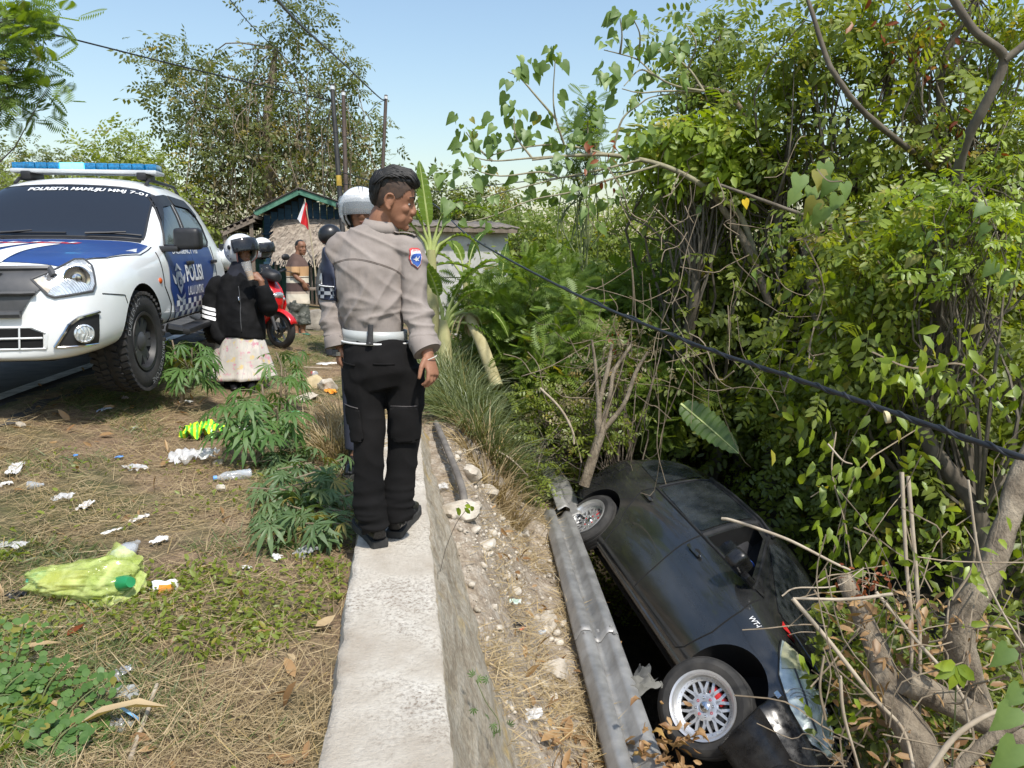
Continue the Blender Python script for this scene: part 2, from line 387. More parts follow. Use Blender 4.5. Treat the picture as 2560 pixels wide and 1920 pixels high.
def ground_at(px, py):
    """where the ground is seen at a photo pixel"""
    d0 = (at(px, py, 1) - Vector((0, 0, HC))); s = .5
    while s < 80:
        p = Vector((0, 0, HC)) + d0 * s
        if p.z < float(gz(p.x, p.y)): break
        s += .02
    return Vector((p.x, p.y, float(gz(p.x, p.y))))
def pstone(px, py, w, h, label, seed, m=None, group=None, name='stone'):
    p = ground_at(px, py); o = link(name, stone_mesh((w, w * random.uniform(.7, 1), h), seed), m or M_lime)
    o.location = (p.x, p.y, p.z + h * .3); o.rotation_euler = (random.uniform(-.3, .3), random.uniform(-.3, .3), random.uniform(0, 6)); return tag(o, label, 'stone', group)
pstone(1150, 1290, .145, .085, 'large flat-faced grey stone lying in the rubble right of the shoes', 3, M_lime)
pstone(1222, 1240, .10, .09, 'pale angular stone behind the large grey stone in the rubble', 5)
pstone(1212, 1374, .085, .05, 'whitish lump in the rubble in front of the large grey stone', 8)
pstone(780, 968, .13, .10, 'yellowish limestone block left of the officer\'s hand among the litter', 11, mat('yellow_lime', (.46, .36, .2), (.62, .52, .33), 5, .95, bump=.6, bscale=20))
pstone(818, 975, .13, .09, 'white limestone block next to the yellowish block by the officer\'s leg', 12)
pstone(765, 1000, .14, .05, 'flat white broken slab in front of the two limestone blocks', 13)
pstone(1175, 1195, .12, .08, 'pale cracked lump at the top of the rubble beside the grass', 41)
pstone(1095, 1330, .07, .05, 'rounded pale stone between the wall foot and the large grey stone', 42)
pstone(1310, 1340, .075, .045, 'pale flat stone in the rubble near the guardrail end', 43)
pstone(1390, 1690, .12, .08, 'broad pale lump against the lower part of the guardrail', 44)
pstone(1370, 1560, .09, .06, 'crumbling pale lump beside the guardrail joint', 45)
pstone(1150, 1900, .06, .03, 'small pale stone at the foot of the wall in front', 14)
for q, (px, py) in enumerate([(555, 1226), (52, 1070), (545, 1160)]):
    pstone(px, py, .035, .03, ['small cream pebble in the middle of the mown grass', 'white pebble near the road edge', 'tan pebble behind the cream pebble on the mown grass'][q], 20 + q)
for q in range(26):
    y = random.uniform(3.3, 6.6); x = random.uniform(.35, float(xrail(y)) - .2); w = random.uniform(.018, .05); o = link('stone', stone_mesh((w, w * random.uniform(.6, 1), w * random.uniform(.5, .8)), 60 + q, 2), M_lime)
    o.location = (x, y, gzn(x, y) + w * .2); o.rotation_euler = (random.uniform(-.5, .5), random.uniform(-.5, .5), random.uniform(0, 6)); tag(o, 'small pale limestone lump among the rubble between wall and guardrail', 'stone', 'limestone lumps in the rubble')
# loose rubble: too many to pick apart
Vr = []; Fr = []
ico = bmesh.new(); bmesh.ops.create_icosphere(ico, subdivisions=1, radius=1); iv = np.array([v.co[:] for v in ico.verts]); ifc = np.array([[v.index for v in f.verts] for f in ico.faces]); ico.free()
nr = 0
while nr < 2600:
    y = rng.uniform(2.3, 7.5); x = rng.uniform(.25, xrail(y) + .2)
    if rng.random() > .25 + .75 * np.clip((y - 3) / 1.5, 0, 1) : continue
    if noise.noise((x * 2.2, y * 2.2, 7)) < rng.uniform(-.5, .35): continue
    s = .006 * math.exp(rng.normal(0, .75)); s = min(s, .05); A = rng.normal(size=(3, 3)); Q, _ = np.linalg.qr(A)
    pv = (iv * rng.uniform(.7, 1.25, (len(iv), 1)) * np.array([1, .8, .6]) * s) @ Q.T + np.array([x, y, gzn(x, y) + s * .25]); Vr.append(pv); Fr.append(ifc + nr * len(iv)); nr += 1
tag(link('rubble', fastmesh('rubble', np.concatenate(Vr), np.concatenate(Fr)), M_lime), 'pale crushed limestone rubble scattered between the wall and the guardrail', 'rubble', kind='stuff')

# ---- fallen guardrail
M_galv = mat('galvanised', (.25, .245, .235), (.40, .395, .38), 5, .55, .55, bump=.12, bscale=60, rrough=(.42, .7))
def wbeam(name, path, across0, across1, parent, loc, w=.312, dep=.082):
    prof = [(-.5, .0), (-.47, .12), (-.40, .85), (-.34, 1.0), (-.20, 1.0), (-.15, .85), (-.06, .12), (0, .0), (.06, .12), (.15, .85), (.20, 1), (.34, 1), (.40, .85), (.47, .12), (.5, 0)]
    pts, T, N = frames(crv(path, 14)); rows = []; n = len(pts)
    for i, p in enumerate(pts):
        a = Vector(across0).lerp(Vector(across1), i / (n - 1)); a = (a - T[i] * a.dot(T[i])).normalized(); up = a.cross(T[i]); up = up if up.z > 0 else -up
        rows.append([p + a * (u * w) + up * (h * dep + .004 * noise.noise((u * 2, i * .2, 3))) - Vector(loc) for u, h in prof])
    k = len(prof); V = np.array([v[:] for r in rows for v in r]); i = (np.arange(n - 1)[:, None] * k + np.arange(k - 1)[None]).ravel()
    me = fastmesh(name, V, np.stack([i, i + 1, i + k + 1, i + k], -1)); o = link(name, me, M_galv, parent); so_ = o.modifiers.new('s', 'SOLIDIFY'); so_.thickness = .004; return o
rail = thing('guardrail', 'long fallen galvanised guardrail beam lying on the rubble beside the black car', 'guardrail', (1.1, 4.0, -1.2))
wbeam('beam', [(1.02, 2.2, -1.2), (1.10, 3.2, -1.19), (1.225, 4.45, -1.18)], (1, 0, -.12), (1, 0, -.12), rail, rail.location)
wbeam('beam', [(1.215, 4.36, -1.173), (1.345, 5.6, -1.20), (1.45, 6.75, -1.20)], (1, 0, -.12), (1, 0, -.2), rail, rail.location)
for dx, dy in ((-.1, .02), (.1, .02), (-.1, -.06), (.1, -.06), (0, -.01)):
    bm = bmesh.new(); lathe(bm, [(0, .012), (.009, .01), (.013, 0), (.013, -.004)], 8, Matrix.Translation(Vector((1.218 + dx, 4.40 + dy, -1.088 - .012 * (dx > 0) - .02 * (dx == 0))) - rail.location))
    from_bm('bolt', bm, M_galv, rail, 40)
rail2 = thing('guardrail', 'short bent guardrail beam curving away under the shrub behind the car\'s rear wheel', 'guardrail', (1.7, 7.2, -1.0))
wbeam('beam', [at(1424, 1292, 7.25), at(1402, 1232, 7.6), at(1376, 1180, 8.05), at(1330, 1120, 8.8)], (.75, .2, -.5), (.8, .3, -.4), rail2, rail2.location)
bm = bmesh.new(); ctube(bm, [Vector(p) - Vector((.5, 5.5, -.2)) for p in ((.26, 6.3, -.11), (.30, 5.6, -.12), (.36, 4.9, -.2), (.37, 4.6, -.27))], .026, 10)
pp = from_bm('pipe', bm, mat('grey_pipe', (.10, .09, .08), (.20, .18, .155), 8, .85, bump=.3), None, 60); pp.location = (.5, 5.5, -.2)
tag(pp, 'grey plastic pipe lying along the right foot of the wall', 'pipe')
# ================================================================ vehicles
def cage(name, secs, level=2, crease=None):
    """secs: list of (x, [(y,z), ...half section from bottom centre to top centre]); mirrored, closed, subdivided"""
    bm = bmesh.new(); rings = []
    for x, s in secs:
        rr = []
        for (y, z) in s: rr.append((y, z))
        full = rr + [(-y, z) for (y, z) in reversed(rr) if y > 1e-6]
        rings.append([bm.verts.new((x, y, z)) for y, z in full])
    n = len(rings[0])
    for a, b in zip(rings, rings[1:]):
        for k in range(n): bm.faces.new((a[k], a[(k + 1) % n], b[(k + 1) % n], b[k]))
    for ring in (rings[0], rings[-1]):
        # cap as quads between mirrored halves
        m = n // 2
        for k in range(m):
            a, b, c, d = ring[k], ring[k + 1], ring[(n - k - 1) % n], ring[(n - k) % n]
            f = [v for i_, v in enumerate((a, b, c, d)) if v not in (a, b, c, d)[:i_]]
            if len(f) > 2: bm.faces.new(f)
    bmesh.ops.recalc_face_normals(bm, faces=bm.faces[:])
    cl = bm.edges.layers.float.new('crease_edge')
    if crease:
        for e in bm.edges:
            c = crease(e)
            if c: e[cl] = c
    me = bpy.data.meshes.new(name); bm.to_mesh(me); bm.free()
    o = bpy.data.objects.new(name, me); col.objects.link(o)
    m = o.modifiers.new('s', 'SUBSURF'); m.levels = level; m.render_levels = level; apply_mods(o); return o
def cut(o, bm, m=None):
    me = bpy.data.meshes.new('cut'); bmesh.ops.recalc_face_normals(bm, faces=bm.faces[:]); bm.to_mesh(me); bm.free()
    if m: me.materials.append(m)
    c = bpy.data.objects.new('cut', me); col.objects.link(c); d = o.modifiers.new('b', 'BOOLEAN'); d.object = c; d.operation = 'DIFFERENCE'; d.solver = 'EXACT'; d.material_mode = 'TRANSFER'
    apply_mods(o); bpy.data.objects.remove(c); return o
def bvh(o):
    me = o.data; return BVHTree.FromPolygons([v.co[:] for v in me.vertices], [p.vertices[:] for p in me.polygons])
class Skin:
    """a frame that throws 2-D shapes onto a body along a direction"""
    def __init__(s, tree, org, u, v): s.t = tree; s.o = Vector(org); s.u = Vector(u).normalized(); s.v = Vector(v).normalized(); s.d = -s.u.cross(s.v)
    def p(s, a, b, off=.004):
        q = s.o + s.u * a + s.v * b; h = s.t.ray_cast(q, s.d)
        if h[0] is None:
            n = s.t.find_nearest(q + s.d * 1.5); return n[0] - s.d * off if n[0] else q
        n = h[1] if h[1].dot(s.d) < 0 else -h[1]
        if n.dot(s.d) > -.35: n = -s.d
        return h[0] + n * off
    def bm(s, bm, off=.004):
        for v in bm.verts: v.co = s.p(v.co.x, v.co.y, off)
        return bm
    def poly(s, pts, off=.004, cuts=4, rnd=0):
        bm = bmesh.new(); f = bm.faces.new([bm.verts.new((x, y, 0)) for x, y in pts])
        if rnd: bmesh.ops.bevel(bm, geom=bm.verts[:], offset=rnd, segments=3, affect='VERTICES')
        bmesh.ops.subdivide_edges(bm, edges=bm.edges[:], cuts=2)
        bmesh.ops.triangulate(bm, faces=bm.faces[:]); bmesh.ops.subdivide_edges(bm, edges=bm.edges[:], cuts=cuts, use_grid_fill=True)
        return s.bm(bm, off)
    def line(s, bm, pts, r=.004, off=.0, seg=5, n=4, curve=False):
        q = []
        if curve: pts = [(v.x, v.y) for v in crv([Vector((a, b, 0)) for a, b in pts], 6)]
        for (a, b), (c, d) in zip(pts, pts[1:]):
            for i in range(n): q.append((lerp(a, c, i / n), lerp(b, d, i / n)))
        q.append(pts[-1]); tube(bm, [s.p(a, b, off) for a, b in q], r, seg)
    def text(s, name, body, a, b, size, m, parent, off=.005, sx=1, shear=0, bold=.006, space=1, maxe=.05, fit=None):
        cu = bpy.data.curves.new('t', 'FONT'); cu.body = body; cu.size = size; cu.shear = shear; cu.offset = bold * size; cu.space_character = space; cu.resolution_u = 3
        o = bpy.data.objects.new('t', cu); col.objects.link(o); dg = bpy.context.evaluated_depsgraph_get(); dg.update()
        me = bpy.data.meshes.new_from_object(o.evaluated_get(dg)); bpy.data.objects.remove(o)
        bm = bmesh.new(); bm.from_mesh(me); bmesh.ops.triangulate(bm, faces=bm.faces[:])
        for _ in range(3):
            e = [e for e in bm.edges if e.calc_length() > maxe]
            if e: bmesh.ops.subdivide_edges(bm, edges=e, cuts=1); bmesh.ops.triangulate(bm, faces=bm.faces[:])
        if fit:
            xs_ = [v.co.x for v in bm.verts]; ys_ = [v.co.y for v in bm.verts]; x0, y0 = min(xs_), min(ys_); kx, ky = fit[0] / (max(xs_) - x0), fit[1] / (max(ys_) - y0)
            for v in bm.verts: v.co = Vector((a + (v.co.x - x0) * kx, b + (v.co.y - y0) * ky, 0))
        else:
            for v in bm.verts: v.co = Vector((a + v.co.x * sx, b + v.co.y, 0))
        s.bm(bm, off); return from_bm(name, bm, m, parent)

M_white = mat('white_paint', (.74, .76, .75), (.82, .83, .82), 2, .28, coat=.7)
M_tyre = mat('tyre_rubber', (.012, .012, .013), (.03, .028, .026), 9, .85, bump=.3, bscale=60)
M_blackp = mat('black_plastic', (.012, .012, .013), (.022, .022, .024), 12, .5)
M_greyp = mat('dark_grey_plastic', (.045, .047, .05), (.07, .07, .072), 8, .45)
M_gap = mat('panel_gap', (.004, .004, .004), (.006, .006, .006), 5, .9)
M_chrome = mat('chrome', (.6, .61, .62), (.7, .7, .7), 5, .14, 1)
M_dark = mat('dark_void', (.003, .003, .003), (.006, .006, .006), 5, .95)
M_blue = mat('police_blue', (.010, .040, .17), (.016, .055, .215), 3, .42, coat=.15)
M_wtext = mat('white_vinyl', (.75, .76, .77), (.8, .8, .8), 5, .45)
M_red = mat('red_vinyl', (.6, .03, .03), (.7, .05, .05), 5, .45)
def tint(name, c, rough=.06):
    m, nt, b = _new(name); b.inputs['Base Color'].default_value = (*c, 1); b.inputs['Roughness'].default_value = rough; b.inputs['Specular IOR Level'].default_value = .65; return m
M_tint = tint('tinted_glass', (.016, .019, .025)); M_tintd = mat('dusty_tinted_glass', (.012, .015, .018), (.035, .04, .042), 7, .16, spec=.6, rrough=(.08, .4))
def lens_mat():
    m, nt, b = _new('lamp_lens'); v = _coord(nt, (1, 1, 1)); n = _noise(nt, v, 9, 3)
    nt.links.new(_ramp(nt, n, [(.35, (.42, .45, .46)), (.6, (.80, .83, .84))]), b.inputs['Base Color']); b.inputs['Metallic'].default_value = .55; b.inputs['Roughness'].default_value = .16; b.inputs['Coat Weight'].default_value = 1
    w = nt.nodes.new('ShaderNodeTexWave'); w.inputs['Scale'].default_value = 22; w.inputs['Distortion'].default_value = 1.5; nt.links.new(v, w.inputs['Vector']); _bump(nt, b, w.outputs['Fac'], .5, .01); return m
M_lens = lens_mat()

# ---------------------------------------------------------------- police pickup (x forward from the front axle, y left, z up)
TR = thing('police_pickup', 'white and blue police pickup truck with a lit blue light bar, parked on the shoulder', 'pickup truck', (-2.885, 6.045, .29), (0, 0, -1.56))
def tsec(zb, zl, zm, zs, zf, zt, wb, wm, ws, wf, wt, zc=None):
    # bottom edge, low side, mid, shoulder, fender/belt edge, roof edge, centre
    zc = zc if zc is not None else zt
    return [(0, zb), (wb * .6, zb), (wb, zb), (wm, zl), (wm + .012, zm), (ws, zs), (wf, zf), (wt, zt), (wt * .5, lerp(zt, zc, .75)), (0, zc)]
S = [(.93, tsec(.40, .46, .55, .66, .72, .76, .50, .56, .56, .52, .45, .77)),
     (.88, tsec(.36, .44, .56, .72, .82, .90, .66, .74, .72, .66, .52, .92)),
     (.74, tsec(.36, .44, .58, .76, .92, .98, .74, .84, .83, .77, .60, 1.0)),
     (.48, tsec(.38, .46, .62, .84, .99, 1.05, .80, .905, .90, .83, .66, 1.07)),
     (.15, tsec(.42, .48, .66, .90, 1.03, 1.08, .80, .925, .915, .85, .70, 1.105)),
     (-.30, tsec(.42, .48, .68, .93, 1.06, 1.11, .80, .925, .915, .855, .72, 1.135)),
     (-.62, tsec(.42, .48, .68, .95, 1.085, 1.135, .80, .915, .91, .855, .74, 1.155)),
     (-.78, tsec(.42, .48, .68, .95, 1.10, 1.20, .80, .91, .905, .855, .735, 1.23)),
     (-1.05, tsec(.42, .48, .68, .95, 1.11, 1.44, .80, .91, .905, .855, .685, 1.49)),
     (-1.33, tsec(.42, .48, .68, .96, 1.12, 1.625, .80, .91, .905, .855, .635, 1.70)),
     (-1.55, tsec(.42, .48, .68, .96, 1.12, 1.675, .80, .91, .905, .855, .62, 1.755)),
     (-2.0, tsec(.42, .48, .68, .97, 1.13, 1.69, .80, .91, .905, .855, .615, 1.78)),
     (-2.5, tsec(.42, .48, .68, .97, 1.14, 1.665, .80, .91, .905, .85, .61, 1.755)),
     (-2.78, tsec(.42, .48, .68, .97, 1.14, 1.60, .80, .905, .90, .85, .60, 1.68)),
     (-2.93, tsec(.42, .48, .68, .97, 1.13, 1.30, .80, .905, .90, .85, .62, 1.36)),
     (-2.98, tsec(.42, .48, .68, .97, 1.08, 1.10, .80, .90, .895, .85, .64, 1.12))]
S = [(x, q if x > -.7 else [(y_ * (1.16 if k in (7, 8) else 1.0), z_) for k, (y_, z_) in enumerate(q)]) for x, q in S]
body = cage('cab', S, 2)
body.data.materials.clear(); body.data.materials.append(M_white); body.data.materials.append(M_dark)
bm = bmesh.new(); lathe(bm, [(0, -.4), (.445, -.4), (.445, .4), (0, .4)], 48, Matrix.Translation((0, .93, .385)) @ Matrix.Rotation(R(90), 4, 'X')); cut(body, bm, M_dark)
bm = bmesh.new(); lathe(bm, [(0, -.4), (.47, -.4), (.47, .4), (0, .4)], 48, Matrix.Translation((0, -.93, .39)) @ Matrix.Rotation(R(90), 4, 'X')); cut(body, bm, M_dark)
body.parent = TR; shade(body.data, 32)
T_ = bvh(body)
SIDE = Skin(T_, (0, 2, 0), (-1, 0, 0), (0, 0, 1)); SIDE.d = Vector((0, -1, 0))      # a = -x, b = z
FRONT = Skin(T_, (3, 0, 0), (0, 1, 0), (0, 0, 1)); FRONT.d = Vector((-1, 0, 0))
TOP = Skin(T_, (0, 0, 3), (0, 1, 0), (-1, 0, 0)); TOP.d = Vector((0, 0, -1))          # a = y, b = -x
dg_ = Vector((1, .75, 0)).normalized()
DIAG = Skin(T_, Vector((0, 0, 0)) + dg_ * 3, Vector((-.75, 1, 0)).normalized(), (0, 0, 1)); DIAG.d = -dg_
ws_d = Vector((.62, 0, .78)).normalized()
WSH = Skin(T_, Vector((-1.0, 0, 1.42)) + ws_d * 1.2, (0, 1, 0), Vector((-.78, 0, .62))); WSH.d = -ws_d
def tp(name, bm, m, sm=35, par=None): return from_bm(name, bm, m, par or TR, sm)
# windscreen, wipers, writing
tp('windscreen', WSH.poly([(-.74, -.40), (.74, -.40), (.67, .36), (-.67, .36)], .009, 10, .03), M_tint, 60)
bm = bmesh.new(); WSH.line(bm, [(-.74, -.40), (.74, -.40), (.67, .36), (-.67, .36), (-.74, -.40)], .010, .006, n=10); tp('windscreen_seal', bm, M_blackp)
tp('cowl_panel', TOP.poly([(-.74, .62), (.74, .62), (.73, .72), (-.73, .72)], .006, 4), M_blackp)
for y0, y1 in ((-.42, .14), (.30, .72)):
    bm = bmesh.new(); tube(bm, [WSH.p(lerp(y0, y1, t), -.36, .022) for t in np.linspace(0, 1, 8)], .009, 6)
    tube(bm, [WSH.p(lerp(y0, y0 + .3, t), lerp(-.40, -.345, t), .036) for t in np.linspace(0, 1, 5)], [.012, .011, .009, .008, .007], 6); tp('wiper', bm, M_blackp)
WSH.text('lettering', 'POLRESTA MAMUJU', -.33, .245, .083, M_wtext, TR, .014, 1, .18, .03, fit=(.63, .066))
WSH.text('lettering', 'MMJ 7-01', .325, .245, .085, M_wtext, TR, .014, .78, 0, .02, fit=(.31, .064))
# bonnet decal: blue with three white stripes and the word
tp('bonnet_decal', TOP.poly([(-.63, -.70), (.63, -.70), (.78, -.30), (.83, .25), (.80, .60), (-.80, .60), (-.83, .25), (-.78, -.30)], .004, 6), M_blue, 60)
for a in (-.30, -.08, .14):
    tp('stripe', TOP.poly([(a, -.72), (a + .15, -.72), (a + .17, .16), (a + .02, .16)], .008, 5), M_wtext, 60)
for dx, m_ in ((0, M_wtext),):
    bm = None
    t_ = TOP.text('lettering', 'POLISI', -.58, .24, .16, M_red, TR, .007, 1.95, 0, .09, 1.12); 
    t_ = TOP.text('lettering', 'POLISI', -.58, .24, .16, M_wtext, TR, .011, 1.95, 0, .01, 1.12)
bm = bmesh.new(); TOP.line(bm, [(.64, -.72), (.79, -.30), (.845, .25), (.82, .62)], .005, .001, n=8); tp('bonnet_gap', bm, M_gap); bm = bmesh.new(); TOP.line(bm, [(-.64, -.72), (-.79, -.30), (-.845, .25), (-.82, .62)], .005, .001, n=8); tp('bonnet_gap', bm, M_gap)
# grille
tp('grille_surround', FRONT.poly([(-.60, .96), (.60, .96), (.645, .90), (.52, .76), (.46, .66), (-.46, .66), (-.52, .76), (-.645, .90)], .012, 5), M_greyp, 60)
bm = bmesh.new(); FRONT.line(bm, [(-.56, .80), (.56, .80)], .014, .03, 6, 14); tp('grille_bar', bm, M_greyp)
bm = bmesh.new(); FRONT.line(bm, [(-.60, .945), (.60, .945), (.635, .90)], .02, .02, 6, 10); tp('grille_bar', bm, M_greyp)
bm = bmesh.new(); FRONT.line(bm, [(-.47, .675), (.47, .675)], .024, .02, 8, 12); tp('grille_bar', bm, M_greyp)
for a, b in (((-.36, .92), (.36, .86)), ((-.34, .765), (.34, .70))):
    tp('grille_opening', FRONT.poly([(a[0], a[1]), (b[0], a[1]), (b[0] - .07, b[1]), (a[0] + .07, b[1])], .02, 3), M_dark)
# lower air intake with cross bars
tp('air_intake', FRONT.poly([(-.50, .585), (.50, .585), (.58, .55), (.57, .455), (-.57, .455), (-.58, .55)], .006, 4), M_dark)
bm = bmesh.new(); FRONT.line(bm, [(-.575, .52), (.575, .52)], .007, .012, 5, 12); tp('intake_bar', bm, M_white)
for a in (-.45, -.2, .2, .45):
    bm = bmesh.new(); FRONT.line(bm, [(a, .585), (a - .012, .455)], .006, .012, 5, 4); tp('intake_bar', bm, M_white)
bm = bmesh.new(); FRONT.line(bm, [(-.52, .59), (.52, .59), (.6, .55), (.585, .45), (-.585, .45), (-.6, .55), (-.52, .59)], .01, .0, 6, 10); tp('intake_frame', bm, M_white)
# headlamps (diagonal throw so that they wrap the corner); mirrored for the other side
def mir(bm):
    b2 = bm.copy()
    for v in b2.verts: v.co.y = -v.co.y
    bmesh.ops.reverse_faces(b2, faces=b2.faces[:]); return b2
def both(name, bm, m, sm=45, labs=(None, None)):
    b2 = mir(bm); o = tp(name, bm, m, sm); o2 = tp(name, b2, m, sm); return o, o2
HL = [(-.095, .885), (-.02, .915), (.20, 1.005), (.262, 1.005), (.285, .965), (.262, .845), (.235, .805), (.0, .775), (-.035, .79)]
h1, h2 = both('headlamp', DIAG.poly(HL, .012, 4), M_lens)
for par, s in ((h1, 1), (h2, -1)):
    bm = bmesh.new(); DIAG.line(bm, HL + [HL[0]], .008, .012, 6, 5)
    if s < 0: bm = mir(bm)
    tp('lamp_rim', bm, M_greyp, par=par)
    c = DIAG.p(.15, .885, .016); n = dg_.copy(); bm = bmesh.new()
    lathe(bm, [(.082, 0), (.078, .006), (.06, .002), (.03, .004), (.018, .016), (0, .018)], 24, Matrix.Translation(c) @ n.to_track_quat('Z', 'Y').to_matrix().to_4x4())
    if s < 0: bm = mir(bm)
    tp('reflector', bm, M_chrome, par=par)
    bm = DIAG.poly([(-.085, .88), (-.03, .90), (.0, .84), (-.03, .80)], .015, 3)
    if s < 0: bm = mir(bm)
    tp('indicator', bm, mat('amber_lens', (.42, .36, .28), (.55, .5, .42), 30, .2, coat=1), par=par)
# fog lamps
FG = [(-.02, .46), (.235, .46), (.255, .66), (.12, .63), (.06, .585)]
f1, f2 = both('fog_lamp_recess', DIAG.poly(FG, .008, 3), M_blackp)
for par, s in ((f1, 1), (f2, -1)):
    bm = bmesh.new(); DIAG.line(bm, [(-.03, .455), (.055, .595), (.115, .638), (.257, .665)], .012, .01, 6, 6)
    if s < 0: bm = mir(bm)
    tp('chrome_trim', bm, M_chrome, par=par)
    bm = bmesh.new(); DIAG.line(bm, [(-.03, .457), (.235, .457)], .006, .01, 6, 6)
    if s < 0: bm = mir(bm)
    tp('chrome_trim', bm, M_chrome, par=par)
    c = DIAG.p(.135, .535, .006); bm = bmesh.new(); lathe(bm, [(.062, -.01), (.062, .02), (.052, .026), (.048, .02), (0, .034)], 22, Matrix.Translation(c) @ dg_.to_track_quat('Z', 'Y').to_matrix().to_4x4())
    if s < 0: bm = mir(bm)
    tp('lamp', bm, M_lens, par=par)
# number plate area stays out of view; panel gaps on the side
bm = bmesh.new()
SIDE.line(bm, [(.60, 1.06), (.58, .92), (.56, .78), (.71, .62), (.70, .47)], .006, .001, n=8)
tp('door_gap', bm, M_gap)
bm = bmesh.new(); SIDE.line(bm, [(1.62, .47), (1.62, 1.12)], .005, .001, n=10); tp('door_gap', bm, M_gap)
bm = bmesh.new(); SIDE.line(bm, [(2.32, .62), (2.48, .78), (2.50, 1.12)], .005, .001, n=8); tp('door_gap', bm, M_gap)
bm = bmesh.new(); SIDE.line(bm, [(.70, .47), (2.2, .47), (2.32, .62)], .006, .001, n=14); tp('door_gap', bm, M_gap)
bm = bmesh.new(); SIDE.line(bm, [(-.62, .785), (-.36, .76), (-.34, .70)], .004, .001, n=6); tp('bumper_gap', bm, M_gap)
# side windows, door frames, rain visors
W1 = [(.86, 1.12), (1.24, 1.545), (1.57, 1.585), (1.57, 1.12)]; W2 = [(1.66, 1.12), (1.66, 1.585), (2.18, 1.57), (2.42, 1.33), (2.44, 1.17), (2.36, 1.125)]
for W in (W1, W2):
    w = tp('side_window', SIDE.poly(W, .006, 5, .015), M_tint, 60)
    bm = bmesh.new(); SIDE.line(bm, W + [W[0]], .011, .004, 6, 8); tp('window_seal', bm, M_blackp, par=w)
for V_ in ([(.98, 1.25), (1.26, 1.55), (1.60, 1.585), (1.60, 1.50), (1.28, 1.46)], [(1.65, 1.585), (2.18, 1.57), (2.36, 1.43), (2.32, 1.41), (2.15, 1.49), (1.65, 1.50)]):
    tp('rain_visor', SIDE.poly(V_, .018, 5, .01), M_blackp, 60)
# blue door decal
DB = [(.80, 1.10), (2.40, 1.115), (2.44, .94), (2.28, .80), (2.36, .56), (2.30, .49), (.86, .49), (.72, .76), (.79, .94)]
tp('door_decal', SIDE.poly(DB, .005, 6), M_blue, 60)
cw = .095
for r_ in range(3):
    for c_ in range(16):
        a = .86 + c_ * cw
        if a + cw > 2.34: continue
        b = .49 + r_ * .05
        if (r_ + c_) % 2 == 0: tp('check', SIDE.poly([(a, b), (a + cw, b), (a + cw, b + .05), (a, b + .05)], .009, 1), M_wtext)
SIDE.text('lettering', 'POLISI', 1.26, .79, .19, M_wtext, TR, .010, 1.40, 0, .03, fit=(.60, .155))
SIDE.text('lettering', 'LALU LINTAS', 1.26, .665, .105, M_wtext, TR, .010, 1.22, .1, .02, fit=(.56, .085))
SIDE.text('lettering', 'EMERGENCY 110', 1.0, 1.045, .062, M_wtext, TR, .010, 1.5, .1, .02, fit=(.85, .05))
# emblem: shield, star, wings and ribbon
def emb(poly, off, m): tp('emblem', SIDE.poly(poly, off, 2), m, 60)
M_embl = mat('emblem_silver', (.42, .44, .48), (.55, .57, .6), 20, .5)
ex, ey = 1.02, .80
emb([(ex - .10, ey + .06), (ex - .06, ey + .09), (ex + .06, ey + .09), (ex + .10, ey + .06), (ex + .085, ey - .04), (ex, ey - .11), (ex - .085, ey - .04)], .010, M_embl)
emb([(ex + .055 * math.cos(q), ey + .045 * math.sin(q)) for q in np.linspace(0, 2 * math.pi, 15)[:-1]], .013, M_blue)
emb([(ex + (.03 if q % 2 else .05) * math.cos(q * math.pi / 5 + math.pi / 2), ey + (.018 if q % 2 else .038) * math.sin(q * math.pi / 5 + math.pi / 2)) for q in range(10)], .016, M_embl)
emb([(ex - .11, ey + .10), (ex, ey + .165), (ex + .11, ey + .10), (ex + .05, ey + .10), (ex, ey + .12), (ex - .05, ey + .10)], .010, M_embl)
for s in (-1, 1): emb([(ex + s * .10, ey + .03), (ex + s * .20, ey + .075), (ex + s * .185, ey + .03), (ex + s * .16, ey - .01), (ex + s * .11, ey - .02)][::s], .010, M_embl)
emb([(ex - .14, ey - .10), (ex - .05, ey - .135), (ex, ey - .15), (ex + .05, ey - .135), (ex + .14, ey - .10), (ex + .12, ey - .14), (ex, ey - .185), (ex - .12, ey - .14)], .010, M_embl)
# handles, side repeater, mirror
for a in (1.42, 2.36):
    bm = bmesh.new(); p = SIDE.p(a, .965, .0); boxb(bm, p + Vector((0, .026, 0)), (.20, .028, .035), .012); tp('door_handle', bm, M_blackp)
bm = bmesh.new(); p = SIDE.p(.46, .83, 0); ball(bm, p, (.04, .014, .025)); tp('side_repeater', bm, mat('orange_lens', (.6, .09, .01), (.7, .14, .02), 9, .25))
for s in (1, -1):
    bm = bmesh.new(); boxb(bm, (-.80, s * 1.075, 1.175), (.13, .225, .185), .045, Matrix.Rotation(R(-8 * s), 3, 'Z'), 3); boxb(bm, (-.80, s * .90, 1.09), (.12, .2, .05), .02)
    tp('wing_mirror', bm, M_blackp, 50)
